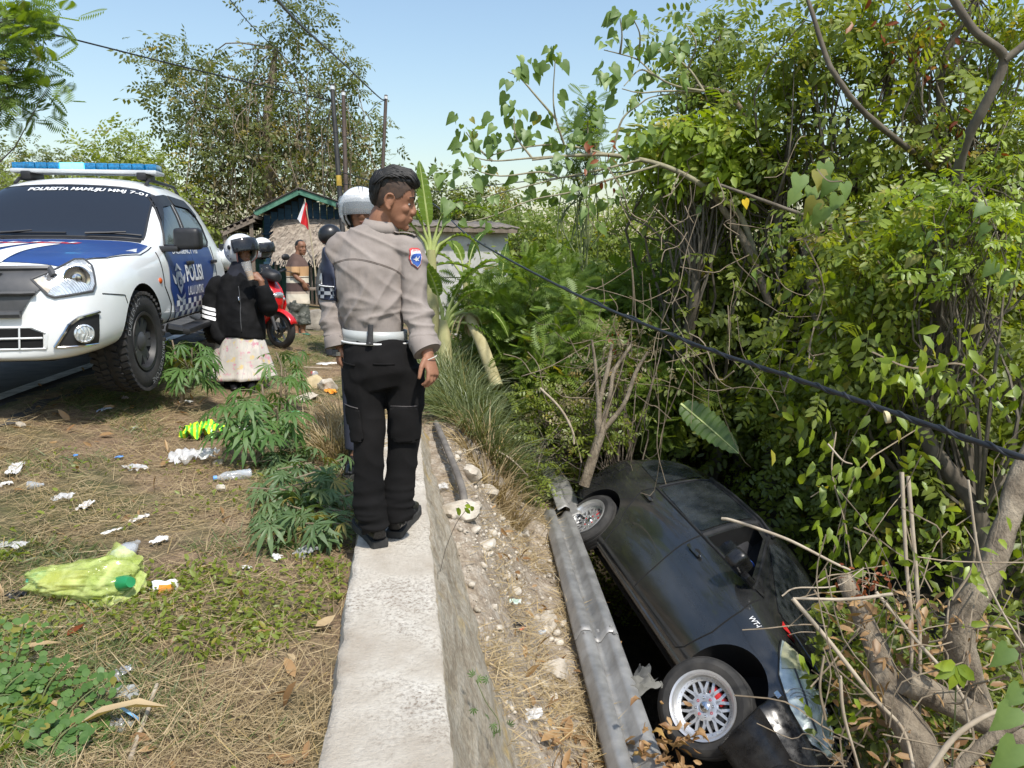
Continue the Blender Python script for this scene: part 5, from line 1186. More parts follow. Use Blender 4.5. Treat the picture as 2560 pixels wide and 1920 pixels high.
for k in range(3): P.part('sleeve_stripe', JS.poly([(-.075, -.005 - k * .042), (.07, -.045 - k * .042), (.062, -.073 - k * .042), (-.072, -.033 - k * .042)], .009, 3), M_wtext, 60)
bm = bmesh.new(); JF = Skin(JB, A(615, 760, DW) - FWD * .8, RGT, UP); JF.d = FWD.copy(); JF.line(bm, [(-.02, .18), (.0, .05), (.02, -.25)], .005, .003, 5, 8); P.part('zip', bm, M_greyp)
bm = bmesh.new(); JF.line(bm, [(-.015, .08), (-.005, .03)], .007, .01, 5, 3); P.part('zip_pull', bm, M_chrome)
def floral():
    m, nt, b = _new('floral_cloth'); v = _coord(nt); b.inputs['Roughness'].default_value = .9
    c = _ramp(nt, _noise(nt, v, 5, 3), [(.4, (.46, .43, .37)), (.6, (.58, .54, .48))])
    n = _noise(nt, v, 17, 4, .6); c = _mix(nt, _ramp(nt, n, [(.56, (0, 0, 0)), (.62, (1, 1, 1))]), c, (.52, .26, .30))
    n = _noise(nt, _coord(nt, (1, 1.2, .9)), 14, 4, .55); c = _mix(nt, _ramp(nt, n, [(.60, (0, 0, 0)), (.64, (1, 1, 1))]), c, (.58, .45, .22))
    w = nt.nodes.new('ShaderNodeTexWave'); w.inputs['Scale'].default_value = 9; w.inputs['Distortion'].default_value = 9; w.inputs['Detail'].default_value = 3; nt.links.new(v, w.inputs['Vector'])
    c = _mix(nt, _ramp(nt, w.outputs['Fac'], [(.0, (1, 1, 1)), (.06, (0, 0, 0))]), c, (.46, .42, .42)); nt.links.new(c, b.inputs['Base Color']); return m
bm = bmesh.new(); rows = []
for t in np.linspace(0, 1, 14):
    c = A(601, 835, DW).lerp(A(606, 944, DW), t); q = []
    for a in np.linspace(0, 2 * math.pi, 65)[:-1]:
        rr = lerp(.215, .315, t) * (1 + (.02 + .06 * t) * math.sin(a * 9 + 1) + .035 * t * math.sin(a * 17)); q.append(bm.verts.new(c + RGT * (math.cos(a) * rr) + FWD * (math.sin(a) * rr * .72)))
    rows.append(q)
for a, b in zip(rows, rows[1:]):
    for k in range(64): bm.faces.new((a[k], a[(k + 1) % 64], b[(k + 1) % 64], b[k]))
sk = P.part('skirt', bm, floral(), 180); s_ = sk.modifiers.new('s', 'SOLIDIFY'); s_.thickness = .004
bm = bmesh.new()
for dx in (-22, 22): ctube(bm, [A(601 + dx, 880, DW), A(602 + dx, 940, DW), A(604 + dx, 968, DW)], [.095, .085, .075], 12)
P.mesh('leggings', fuse(bm, .010, 3), M_jack)
for dx in (-20, 24): shoe(P, A(604 + dx, 972, DW) * 1.0, A(608 + dx, 985, DW - .22), s=.9, z=0)
helmet('motorcycle_helmet', 'white open-face helmet with pink edge and smoked visor on the woman\'s head', HM @ Vector((-.008, 0, .135)), (hf + UP * .18), M_hlw, M_vis, mat('pink_trim', (.55, .24, .22), (.62, .30, .27), 5, .6), .156, visor_tilt=10).location += P.o
for o in [o for o in bpy.data.objects if o.name.startswith('motorcycle_helmet')]: pass
# cup
cu = thing('plastic_cup', 'clear plastic cup of milky coffee held up by the woman in the floral skirt', 'cup', at(628, 700, DW - .235)); up_ = Vector((-.22, -.05, 1)).normalized(); cu.rotation_euler = up_.to_track_quat('Z', 'Y').to_euler()
bm = bmesh.new(); lathe(bm, [(0, 0), (.030, 0), (.034, .05), (.046, .175), (.048, .178), (.0445, .175), (.033, .05), (.028, .004), (0, .004)], 28); from_bm('cup', bm, film('cup_film', (.62, .60, .58), .28, .12), cu, 40)
bm = bmesh.new(); lathe(bm, [(0, .003), (.0296, .003), (.0345, .085), (0, .085)], 24); from_bm('coffee', bm, mat('milk_coffee', (.60, .36, .16), (.66, .42, .2), 5, .4), cu, 40)

# ---------------------------------------------------------------- helmeted rider just behind the officer
DH = 4.9
P = Person('rider in white helmet, mostly hidden behind the officer', (-.20, 5.15, -.08)); A = P.l
hf = RGT * .25 - FWD * .95; HM = headM(A(902, 532, DH), hf, UP); bm = bmesh.new(); head_shape(bm, HM, False)
ctube(bm, [A(905, 600, DH), A(904, 570, DH), A(903, 545, DH)], [.055, .052, .05], 12)
tube(bm, [A(906, 870, DH), A(906, 720, DH), A(905, 600, DH)], [.10, .10, .06], 12)
for dx in (-16, 22): ctube(bm, [A(905 + dx, 860, DH), A(905 + dx, 1000, DH), A(905 + dx, 1142, DH)], [.08, .06, .04], 10)
P.mesh('body', fuse(bm, .007, 2), M_skin); face_parts(HM, P.root, (0, 0, 0))
M_djk = mat('charcoal_jacket', (.03, .032, .033), (.05, .052, .054), 4, .8, bump=.2, bscale=90)
bm = bmesh.new(); ctube(bm, [A(908, 860, DH), A(908, 790, DH), A(906, 690, DH), A(905, 630, DH), A(905, 600, DH), A(904, 578, DH)], [(.15, .11), (.15, .11), (.18, .12), (.18, .11), (.11, .085), (.065, .065)], 20, 4, RGT)
for sx in (-1, 1): ctube(bm, [A(905 + sx * 48, 630, DH), A(905 + sx * 58, 740, DH), A(905 + sx * 52, 830, DH)], [.07, .06, .05], 12)
P.mesh('jacket', fuse(bm, .012, 4), M_djk)
bm = bmesh.new(); tube(bm, [A(908, 850, DH), A(908, 900, DH), A(908, 940, DH)], [(.15, .11), (.16, .12), (.12, .1)], 18, True, RGT)
for dx in (-20, 22): ctube(bm, [A(905 + dx, 900, DH), A(905 + dx, 1010, DH), A(905 + dx, 1125, DH)], [.09, .075, .06], 12)
P.mesh('trousers', fuse(bm, .012, 4), mat('navy_trousers', (.015, .018, .03), (.025, .028, .045), 4, .9))
for dx in (-20, 22): shoe(P, Vector((*(A(905 + dx, 1140, DH) + FWD * .06).xy, 0)), Vector((*(A(905 + dx, 1140, DH) - FWD * .2).xy, 0)), z=0)
helmet('motorcycle_helmet', 'white open-face helmet with clear visor and two pinstripes behind the officer\'s head', P.o + (HM @ Vector((-.008, 0, .135))), hf + UP * .12, M_hlw, M_visc, M_hlb, .146, stripe=True)

# ---------------------------------------------------------------- barefoot man in the striped shirt
DM = 11.8
P = Person('barefoot man in brown striped polo shirt and camouflage shorts standing by the stones', (-1.62, 12.15, .06)); A = P.l
hf = RGT * .75 - FWD * .62 - UP * .06; HM = headM(A(752, 619, DM), hf, UP); bm = bmesh.new(); head_shape(bm, HM)
ctube(bm, [A(741, 652, DM), A(745, 638, DM), A(751, 622, DM)], [.06, .055, .053], 12)
tube(bm, [A(744, 740, DM), A(743, 690, DM), A(742, 656, DM)], [(.13, .10), (.15, .11), (.12, .09)], 14, True, RGT)
w1 = A(758, 706, DM - .14); ctube(bm, [A(739, 664, DM - .12), A(738, 688, DM - .15), w1], [.05, .04, .028], 10)
hand_shape(bm, w1, A(764, 722, DM - .12) - w1, FWD, 1, (15, 20, 20), 1.0)
w2 = A(752, 712, DM + .2); ctube(bm, [A(748, 664, DM + .16), A(756, 690, DM + .2), w2], [.05, .04, .028], 10)
for k1, k2, k3, tx in ((A(738, 745, DM), A(738, 790, DM), A(742, 831, DM), A(740, 838, DM - .15)), (A(753, 745, DM), A(757, 792, DM), A(757, 831, DM), A(768, 838, DM - .12))):
    ctube(bm, [k1, k2, k2.lerp(k3, .5), k3], [.08, .056, .052, .036], 12); tube(bm, [k3 + Vector((0, 0, -.01)), k3.lerp(tx, .5) - UP * .02, tx], [(.032, .035), (.038, .028), (.042, .014)], 12)
P.mesh('body', fuse(bm, .008, 2), M_skin2); face_parts(HM, P.root, (0, 0, 0))
b = bmesh.new(); ball(b, (-.02, 0, .165), (.088, .078, .074)); ball(b, (-.05, 0, .13), (.056, .068, .08)); bmesh.ops.transform(b, matrix=HM, verts=b.verts[:]); P.part('hair', b, M_hair)
def stripes():
    m, nt, b = _new('striped_polo'); b.inputs['Roughness'].default_value = .9; tc = nt.nodes.new('ShaderNodeTexCoord'); s = nt.nodes.new('ShaderNodeSeparateXYZ'); nt.links.new(tc.outputs['Object'], s.inputs[0])
    mr = nt.nodes.new('ShaderNodeMapRange'); mr.inputs[1].default_value = .49; mr.inputs[2].default_value = 1.24; nt.links.new(s.outputs[2], mr.inputs[0])
    r = nt.nodes.new('ShaderNodeValToRGB'); r.color_ramp.interpolation = 'CONSTANT'; e = r.color_ramp.elements
    st_ = [(0, (.60, .53, .42)), (.10, (.62, .56, .45)), (.19, (.42, .34, .27)), (.24, (.075, .045, .04)), (.42, (.60, .54, .42)), (.52, (.11, .09, .07)), (.545, (.6, .54, .42)), (.56, (.42, .25, .12)), (.76, (.10, .06, .048)), (1, (.10, .06, .048))]
    while len(e) < len(st_): e.new(.5)
    for k, (p, c) in zip(e, st_): k.position = p; k.color = (*c, 1)
    nt.links.new(mr.outputs[0], r.inputs[0]); nt.links.new(r.outputs[0], b.inputs['Base Color']); return m
bm = bmesh.new(); ctube(bm, [A(745, 762, DM), A(745, 735, DM), A(744, 700, DM), A(743, 668, DM), A(742, 648, DM), A(744, 637, DM)], [(.19, .13), (.185, .13), (.175, .13), (.185, .125), (.13, .10), (.07, .066)], 22, 4, RGT)
ctube(bm, [A(741, 662, DM - .06), A(738, 672, DM - .12), A(738, 686, DM - .15)], [.075, .074, .07], 12); ctube(bm, [A(748, 662, DM + .1), A(755, 674, DM + .15), A(757, 688, DM + .18)], [.075, .074, .07], 12)
me = fuse(bm, .010, 4); displace(me, folds(2, .008, (9, 9, 6))); P.mesh('polo_shirt', me, stripes())
def camo():
    m, nt, b = _new('camouflage'); b.inputs['Roughness'].default_value = .9; v = _coord(nt, (1, 1, 1.6)); c = _ramp(nt, _noise(nt, v, 9, 3), [(.42, (.03, .036, .032)), (.5, (.085, .09, .075))]); n = _noise(nt, v, 14, 3); c = _mix(nt, _ramp(nt, n, [(.55, (0, 0, 0)), (.58, (1, 1, 1))]), c, (.16, .16, .14)); nt.links.new(c, b.inputs['Base Color']); return m
bm = bmesh.new(); tube(bm, [A(745, 752, DM), A(745, 765, DM), A(745, 780, DM)], [(.17, .13), (.175, .135), (.13, .11)], 18, True, RGT)
ctube(bm, [A(738, 765, DM), A(738, 785, DM), A(740, 807, DM)], [.10, .10, .098], 14); ctube(bm, [A(755, 765, DM), A(758, 785, DM), A(762, 812, DM)], [.10, .105, .102], 14)
me = fuse(bm, .010, 4); displace(me, folds(5, .012, (8, 8, 10))); P.mesh('shorts', me, camo())
for k, tx in ((A(742, 838, DM), A(738, 838, DM - .2)), (A(757, 838, DM), A(772, 838, DM - .18))):
    bm = bmesh.new(); q = [Vector((k.x, k.y, .012)), Vector(((k.x + tx.x) / 2, (k.y + tx.y) / 2, .012)), Vector((tx.x, tx.y, .012))]; tube(bm, q, [(.035, .010), (.04, .010), (.035, .010)], 12, True, (q[2] - q[0]).cross(UP)); P.part('sandal', bm, mat('green_sandal', (.02, .12, .08), (.04, .2, .13), 9, .7))

# ---------------------------------------------------------------- person in grey jacket and black helmet, half hidden by the officer's arm
DG = 9.5
P = Person('person in grey jacket and black helmet, half hidden behind the officer\'s left arm', (-.86, 9.85, .05)); A = P.l
hf = RGT * .55 + FWD * .3; HM = headM(A(826, 590, DG), hf, UP); bm = bmesh.new(); head_shape(bm, HM, False)
ctube(bm, [A(832, 640, DG), A(830, 620, DG), A(828, 600, DG)], [.055, .052, .05], 12); wg = A(812, 775, DG - .05); ctube(bm, [A(834, 652, DG), A(815, 665, DG), A(805, 720, DG - .03), wg], [.05, .045, .035, .026], 10); tube(bm, [A(836, 800, DG), A(836, 700, DG), A(834, 640, DG)], .07, 10); hand_shape(bm, wg, -UP, RGT, 1, (30, 40, 30))
for dx in (-9, 11): ctube(bm, [A(836 + dx, 800, DG), A(836 + dx, 840, DG), A(836 + dx, 893, DG)], [.08, .06, .04], 10)
P.mesh('body', fuse(bm, .009, 2), M_skin2); face_parts(HM, P.root, (0, 0, 0))
M_gj = mat('grey_jacket', (.055, .058, .056), (.085, .088, .085), 4, .85, bump=.2, bscale=90)
bm = bmesh.new(); ctube(bm, [A(838, 790, DG), A(838, 740, DG), A(836, 690, DG), A(835, 660, DG), A(833, 640, DG)], [(.17, .13), (.17, .13), (.18, .13), (.17, .12), (.08, .08)], 20, 4, RGT)
ctube(bm, [A(814, 660, DG), A(803, 705, DG - .03), A(806, 745, DG - .05), A(811, 772, DG - .06)], [.07, .068, .058, .05], 12); ctube(bm, [A(856, 660, DG), A(866, 710, DG), A(862, 770, DG)], [.07, .065, .05], 12)
me = fuse(bm, .011, 4); displace(me, folds(6, .010, (7, 7, 9))); P.mesh('jacket', me, M_gj)
bm = bmesh.new(); tube(bm, [A(838, 785, DG), A(838, 800, DG), A(838, 822, DG)], [(.16, .12), (.16, .13), (.12, .1)], 16, True, RGT)
for dx in (-11, 12): ctube(bm, [A(837 + dx, 800, DG), A(837 + dx, 840, DG), A(837 + dx, 890, DG)], [.09, .075, .06], 12)
P.mesh('trousers', fuse(bm, .012, 3), mat('dark_jeans', (.02, .022, .03), (.03, .034, .045), 4, .9))
for dx in (-11, 12): shoe(P, Vector((*(A(837 + dx, 893, DG)).xy, 0)), Vector((*(A(837 + dx, 893, DG) + RGT * .22).xy, 0)), z=0)
helmet('motorcycle_helmet', 'black open-face helmet on the person in the grey jacket', P.o + (HM @ Vector((-.008, 0, .125))), hf, M_hlb, None, M_hlb, .138)
# ================================================================ buildings, poles, wires, scooter
M_bwood = mat('blue_planks', (.012, .045, .085), (.03, .085, .14), 7, .8, stretch=(.4, 1, 4), bump=.3)
M_gwood = mat('green_boards', (.045, .15, .10), (.11, .26, .18), 7, .75, bump=.2)
M_gwall = mat('green_wall', (.012, .05, .03), (.03, .085, .055), 4, .85)
M_roofd = mat('dark_rusty_sheet', (.025, .024, .023), (.085, .06, .045), 5, .7, stretch=(3, 1, 1))
M_thatch = mat('dry_palm_thatch', (.20, .16, .125), (.40, .34, .27), 9, .95, bump=.4)
M_wood = mat('weathered_wood', (.13, .10, .075), (.27, .22, .17), 7, .9, stretch=(1, 1, .25), bump=.3)
HZ = .06
hb_ = at(765, 690, 19); house = thing('wooden_house', 'small blue and green wooden house with thatched awning behind the scooter', 'house', (hb_.x, hb_.y, HZ))
HO = house.location.copy()
def hp(px, py, d): return at(px, py, d) - HO
def quadsheet(bm, a, b, c, d, n, amp, m=2):
    """corrugated sheet between edge a-b and edge d-c"""
    rows = []
    for i in range(n + 1):
        t = i / n; p, q = a.lerp(b, t), d.lerp(c, t); nrm = (b - a).cross(d - a).normalized(); o = nrm * (amp * math.sin(t * n * math.pi / 2)); rows.append([bm.verts.new(p.lerp(q, k / m) + o) for k in range(m + 1)])
    for r, s in zip(rows, rows[1:]):
        for k in range(m): bm.faces.new((r[k], r[k + 1], s[k + 1], s[k]))
def beam(name, a, b, w, h, m, par, face=None):
    bm = bmesh.new(); a = Vector(a); b = Vector(b); d = (b - a); L = d.length; q = d.to_track_quat('X', 'Z').to_matrix(); boxb(bm, (a + b) / 2, (L, w, h), min(w, h) * .12, q, 1); return from_bm(name, bm, m, par, 40)
# walls
pk, dpt = hp(765, 484, 18.6), 3.2
def Vx(x, z, y=0): return hp(765, 690, 18.6) * 0 + Vector((x, y, z))
base_y = hp(765, 690, 18.6).y; bx0 = hp(765, 690, 18.6).x
zpk = hp(765, 484, 18.6).z
def roofz(x): return zpk - (.50 * -x if x < 0 else .33 * x) * 1.0
x = -.95
while x < 1.6:
    w = .17; zt = roofz(x + w / 2) - .12; bm = bmesh.new(); boxb(bm, (bx0 + x + w / 2, base_y + .01 * random.random(), zt / 2 + .5), (w - .012, .03, zt - 1.0), .006, None, 1)
    from_bm('plank', bm, M_bwood, house, 40)
    bm = bmesh.new(); boxb(bm, (bx0 + x + w / 2, base_y + .01 * random.random(), .5), (w - .012, .03, .98), .006, None, 1); from_bm('plank', bm, M_gwall, house, 40); x += w
beam('beam', (bx0 - 1.0, base_y - .03, 1.0), (bx0 + 1.6, base_y - .03, 1.0), .04, .08, M_bwood, house)
beam('beam', (bx0 - 1.0, base_y - .04, 1.72), (bx0 + 1.6, base_y - .04, 1.70), .05, .05, M_bwood, house)
for sx in (-.95, 1.6): 
    bm = bmesh.new(); box(bm, (bx0 + sx, base_y + dpt / 2, roofz(sx) / 2 - .1), (.05, dpt, roofz(sx) - .2)); from_bm('side_wall', bm, M_gwall, house)
# roof sheets and barge boards
for s in (-1, 1):
    xe = -1.05 if s < 0 else 1.9
    a = Vector((bx0, base_y - .55, zpk)); b_ = Vector((bx0 + xe, base_y - .55, roofz(xe))); c = b_ + Vector((0, dpt + 1, 0)); d = a + Vector((0, dpt + 1, 0))
    bm = bmesh.new(); quadsheet(bm, a + Vector((0, 0, .05)), d + Vector((0, 0, .05)), c + Vector((0, 0, .05)), b_ + Vector((0, 0, .05)), 60, .015); o = from_bm('roof_sheet', bm, M_roofd, house, 60); s_ = o.modifiers.new('s', 'SOLIDIFY'); s_.thickness = .01
    beam('barge_board', a + Vector((0, -.02, -.03)), b_ + Vector((0, -.02, -.03)), .03, .12, M_gwood, house)
    bm = bmesh.new(); tube(bm, [a + Vector((0, -.05, .06)), b_ + Vector((0, -.05, .06))], .02, 6); from_bm('roof_trim', bm, M_roofd, house)
# lean-to roof on the left
a = Vector((bx0 - 1.0, base_y - .9, roofz(-1.0) - .08)); b_ = Vector((bx0 - 1.75, base_y - .9, roofz(-1.0) - .42))
bm = bmesh.new(); quadsheet(bm, a, a + Vector((0, 3, 0)), b_ + Vector((0, 3, 0)), b_, 50, .015); o = from_bm('lean_to_roof', bm, M_roofd, house, 60); s_ = o.modifiers.new('s', 'SOLIDIFY'); s_.thickness = .01
for q in range(6):
    t = q / 5; p = a.lerp(b_, t); beam('rafter', p + Vector((0, -.02, -.06)), p + Vector((0, 2.8, -.06)), .05, .07, M_wood, house)
beam('roof_beam', a + Vector((0, .02, -.12)), b_ + Vector((0, .02, -.12)), .05, .09, M_wood, house)
for xx in (-1.1, -1.7): beam('post', (bx0 + xx, base_y - .8, 0), (bx0 + xx, base_y - .8, pw(xx, [(-1.75, b_.z), (-1.0, a.z)]) - .1), .08, .08, M_wood, house)
bm = bmesh.new(); box(bm, (bx0 - 1.35, base_y + 1.2, .7), (.8, .05, 1.4)); from_bm('back_wall', bm, M_gwall, house)
# thatched awning: overlapping rows of dry fronds
def thatch():
    V = []; F = []; n = 0; r = random.Random(5)
    tl, tr_, bl, br = hp(690, 548, 18.4), hp(880, 552, 18.4), hp(683, 640, 17.3), hp(876, 636, 17.3)
    for row in range(15):
        for k in range(150):
            u = (k + r.random()) / 150; v = (row + r.random() * .9) / 15; p = tl.lerp(tr_, u).lerp(bl.lerp(br, u), v); dn = (bl.lerp(br, u) - tl.lerp(tr_, u)).normalized(); sd_ = (tr_ - tl).normalized()
            L = r.uniform(.22, .42); w = r.uniform(.012, .028); dd = (dn + sd_ * r.gauss(-.15, .22) + UP * r.gauss(.02, .06)).normalized(); p = p + Vector((0, -.02 - .03 * r.random(), .02 + .03 * r.random()))
            q = p + dd * L + UP * (-.02 * v); 
            if row == 14: q = q - UP * r.uniform(0, .12)
            s2 = sd_ * w; V += [(p - s2)[:], (p + s2)[:], (q + s2 * .4)[:], (q - s2 * .4)[:]]; F.append((n, n + 1, n + 2, n + 3)); n += 4
    o = link('thatch', fastmesh('thatch', np.array(V), np.array(F)), M_thatch, house); o['kind'] = 'stuff'
    bm = bmesh.new(); vs_ = [bm.verts.new(p - Vector((0, -.02, .04))) for p in (tl, tr_, br, bl)]; bm.faces.new(vs_); from_bm('awning_backing', bm, M_thatch, house)
    for u in (.02, .35, .7, .98): beam('awning_post', (bl.lerp(br, u) + Vector((0, .1, -.05))), Vector((*(bl.lerp(br, u) + Vector((0, .1, 0))).xy, 0)), .06, .06, M_wood, house)
thatch()
for q in range(9):
    u = q / 8; p = hp(lerp(735, 820, u), 668, 17.3); beam('slat', p, Vector((p.x, p.y, .05)), .03, .05, M_wood, house)
tb = thing('display_table', 'low grey wooden table with potted greens in front of the thatched awning', 'table', Vector((*at(780, 720, 16.6).xy, HZ - .05)))
tw = at(805, 680, 16.6).x - at(755, 680, 16.6).x
bm = bmesh.new(); boxb(bm, (0, 0, .52), (.9, .45, .05), .008); from_bm('table_top', bm, M_wood, tb, 40)
for sx in (-.4, .4):
    for sy in (-.18, .18): beam('leg', (sx, sy, 0), (sx, sy, .5), .05, .05, M_wood, tb)
# flag on a stick
fl = thing('flag', 'red and white flag hanging from a bamboo stick in front of the blue house', 'flag', Vector((*at(788, 690, 17.0).xy, HZ))); FO = fl.location.copy()
bm = bmesh.new(); tube(bm, [at(790, 692, 17.0) - FO - Vector((0, 0, 0)), at(778, 600, 17.0) - FO, at(762, 497, 17.0) - FO], [.018, .016, .012], 6); from_bm('flag_stick', bm, mat('bamboo', (.3, .25, .16), (.42, .36, .24), 9, .7), fl)
def cloth(cols, u0, u1, m):
    bm = bmesh.new(); rows = []
    for i in np.linspace(u0, u1, 7):
        r = []
        for j in np.linspace(0, 1, 12):
            top = at(762, 499, 17.0).lerp(at(768, 512, 17.0), i); bot = at(742, 548, 17.0).lerp(at(772, 574, 17.0), i); p = top.lerp(bot, j) + Vector((.0, .06 * math.sin(i * 9 + j * 2), .015 * math.sin(i * 12))); r.append(bm.verts.new(p - FO))
        rows.append(r)
    for a, b in zip(rows, rows[1:]):
        for k in range(11): bm.faces.new((a[k], b[k], b[k + 1], a[k + 1]))
    return from_bm('flag_cloth', bm, m, fl, 180)
cloth(None, 0, .33, mat('flag_white', (.62, .60, .60), (.72, .7, .7), 5, .8)); cloth(None, .33, 1.0, mat('flag_red', (.50, .012, .02), (.60, .025, .03), 5, .8))

# concrete panel building
cwb = thing('concrete_building', 'pale grey concrete panel building with thin metal roof behind the banana plants', 'building', Vector((*at(1170, 700, 14).xy, -.1))); CO = cwb.location.copy()
M_cpan = mat('pale_concrete', (.46, .455, .43), (.62, .615, .58), 3.5, .9, bump=.35, bscale=14, bdist=.02)
tl, tr_ = at(1030, 566, 14) - CO, at(1272, 572, 14) - CO; zt = tr_.z; x0, x1 = tl.x, tr_.x; yf = (tl.y + tr_.y) / 2
bm = bmesh.new(); box(bm, ((x0 + x1) / 2, yf + 1.6, (zt - .3) / 2 - .15), (x1 - x0 - .02, 3.1, zt + .25)); from_bm('wall_core', bm, M_cpan, cwb)
pzs = [zt, zt - .92, zt - 1.84]
for r_ in range(2):
    nx_ = 1; 
    for c_ in range(nx_):
        a0 = lerp(x0, x1, c_ / nx_); a1 = lerp(x0, x1, (c_ + 1) / nx_); bm = bmesh.new(); boxb(bm, ((a0 + a1) / 2, yf, (pzs[r_] + pzs[r_ + 1]) / 2), (a1 - a0 - .012, .08, .905), .012, None, 1); pn = from_bm('panel', bm, M_cpan, cwb, 40)
        for i in range(6):
            for zz in (.30, .62):
                if (i + int(zz * 10)) % 4 == 3: continue
                bm = bmesh.new(); lathe(bm, [(.028, 0), (.022, .03), (.012, .04), (0, .04)], 8, Matrix.Translation((lerp(a0, a1, (i + .5) / 6), yf - .04, pzs[r_ + 1] + zz)) @ Matrix.Rotation(R(90), 4, 'X')); from_bm('plug', bm, M_grey, pn, 40)
bm = bmesh.new(); a = Vector((x0 - .2, yf - .25, zt + .06)); b_ = Vector((x1 + .2, yf - .25, zt + .02)); quadsheet(bm, a, b_, b_ + Vector((0, 3.6, .25)), a + Vector((0, 3.6, .25)), 44, .012); o = from_bm('roof_sheet', bm, mat('roof_zinc', (.10, .085, .07), (.22, .19, .16), 6, .8, .1), cwb, 60); s_ = o.modifiers.new('s', 'SOLIDIFY'); s_.thickness = .01
beam('fascia', (x0 - .15, yf - .22, zt - .01), (x1 + .15, yf - .22, zt - .04), .03, .09, M_wood, cwb)

# poles
def pole(label, top, bot, r, m, band=None):
    t, b = at(*top), at(*bot); d = (t - b).normalized(); k = (b.z - 0) / d.z; g_ = b - d * k; p = thing('utility_pole', label, 'pole', g_, group='utility poles by the house'); L = (t - g_).length
    bm = bmesh.new(); n = 14; tube(bm, [d * (L * i / n) + Vector((.012 * noise.noise((i, 3, r)), 0, 0)) for i in range(n + 1)], [lerp(r * 1.2, r * .9, i / n) for i in range(n + 1)], 12); from_bm('shaft', bm, m, p, 60)
    for i in (3, 7, 11):
        bm = bmesh.new(); tube(bm, [d * (L * i / n), d * (L * i / n + .05)], lerp(r * 1.2, r * .9, i / n) * 1.12, 12); from_bm('collar', bm, m, p, 60)
    if band:
        q = at(*band); bm = bmesh.new(); s0 = (q - g_).dot(d); tube(bm, [d * (s0 - .12), d * (s0 + .12)], r * 1.15, 12); from_bm('painted_band', bm, mat('yellow_band', (.35, .22, .02), (.5, .34, .05), 8, .7), p, 60)
    bm = bmesh.new(); tube(bm, [d * (L - .12), d * (L - .04)], r * 1.05, 12); from_bm('cap_band', bm, M_barw, p, 60)
    return t
M_blkpole = mat('tarred_pole', (.016, .015, .015), (.035, .033, .03), 5, .6); M_brpole = mat('brown_pole', (.055, .038, .03), (.10, .07, .055), 6, .7, stretch=(1, 1, .2))
t1 = pole('black pole with yellow band nearest the blue house', (830, 212, 17), (854, 545, 17), .055, M_blkpole, (856, 452, 17))
t2 = pole('brown pole standing just right of the black pole', (858, 228, 19), (867, 545, 19), .055, M_brpole)
t3 = pole('brown pole rising behind the officer\'s head, rightmost of the three', (965, 238, 21), (957, 422, 21), .052, M_brpole)
def wire(label, pts, r, m, n=10, name='wire'):
    c = Vector(pts[0]); bm = bmesh.new(); ctube(bm, [Vector(p) - c for p in pts], r, 6, n); o = from_bm(name, bm, m, None, 180); o.location = c; return tag(o, label, name)
M_wire = mat('black_cable', (.010, .011, .013), (.022, .023, .026), 9, .45)
wire('thick overhead wire running from the rightmost pole up past the tall tree', [t3 - Vector((0, 0, .1)), at(950, 245, 20), at(860, 160, 14), at(760, 70, 9), at(690, -5, 6.5), at(600, -110, 5)], .016, M_wire)
wire('thin overhead wire crossing the tall tree from upper left to the black pole', [at(-60, 45, 11), at(121, 83, 12), at(450, 165, 14), at(690, 222, 16), t1 - Vector((0, 0, .35))], .014, M_wire)
wire('thin wire rising steeply at the top of the tall tree', [at(567, -10, 9), at(640, 75, 12), at(760, 190, 16), t1 - Vector((0, 0, .5))], .008, M_wire)
wire('short stay wire slanting down from the rightmost pole', [t3 - Vector((0, 0, .12)), at(940, 262, 20), at(900, 305, 18.5), at(870, 340, 18)], .008, M_wire)
wire('slack cable hanging down beside the black pole', [t1 - Vector((0, 0, .5)), at(822, 285, 17), at(815, 360, 17), at(808, 450, 17), at(812, 500, 17)], .008, M_wire)
wire('dark wire running level behind the officer\'s face into the foliage', [t1 - Vector((0, 0, 2.2)), at(1060, 479, 15), at(1170, 470, 13), at(1300, 455, 11), at(1600, 425, 8)], .008, M_wire)
cbl = [t1 - Vector((0, 0, 1.9)), at(1050, 492, 14), at(1170, 588, 10), at(1400, 716, 6.2), at(1700, 846, 4.4), at(2000, 950, 3.5), at(2230, 1030, 2.98), at(2600, 1158, 2.45), at(2800, 1215, 2.2)]
co_ = wire('heavy black cable slanting down across the bushes from the black pole', cbl, .0105, M_wire, 14, 'cable')
c0 = Vector(cbl[0]); bm = bmesh.new(); q = crv([Vector(p) - c0 for p in cbl[3:]], 30); tw = []
for i, p in enumerate(q): tw.append(p + RGT * (.011 * math.cos(i * .7)) + UP * (.011 * math.sin(i * .7)) )
tube(bm, tw, .006, 5); from_bm('messenger_wire', bm, M_wire, co_, 180)
rg = at(2218, 1042, 3.0); bm = bmesh.new()
lathe(bm, [(.019, -.008), (.026, -.008), (.026, .008), (.019, .008), (.019, -.008)], 24, Matrix.Rotation(R(75), 4, 'Y') @ Matrix.Rotation(R(20), 4, 'X')); o = from_bm('cable_ring', bm, mat('cream_plastic', (.55, .47, .25), (.66, .58, .36), 6, .5), None, 40); o.location = rg; tag(o, 'cream plastic ring hanging on the heavy black cable', 'ring')

# boulders near the man
for (px, py, w, h, lab, sd_) in ((722, 786, .26, .22, 'rounded grey boulder on the left of the barefoot man\'s legs', 31), (792, 782, .30, .25, 'rounded grey boulder on the right of the barefoot man\'s legs', 33), (706, 800, .18, .05, 'flat yellow-white stone in the grass left of the barefoot man', 35)):
    p = at(px, py, 12.6); o = link('boulder', stone_mesh((w, w * .8, h), sd_, 3, .12), M_grey if sd_ < 35 else M_lime); o.location = (p.x, p.y, .05 + h * .35); tag(o, lab, 'stone')

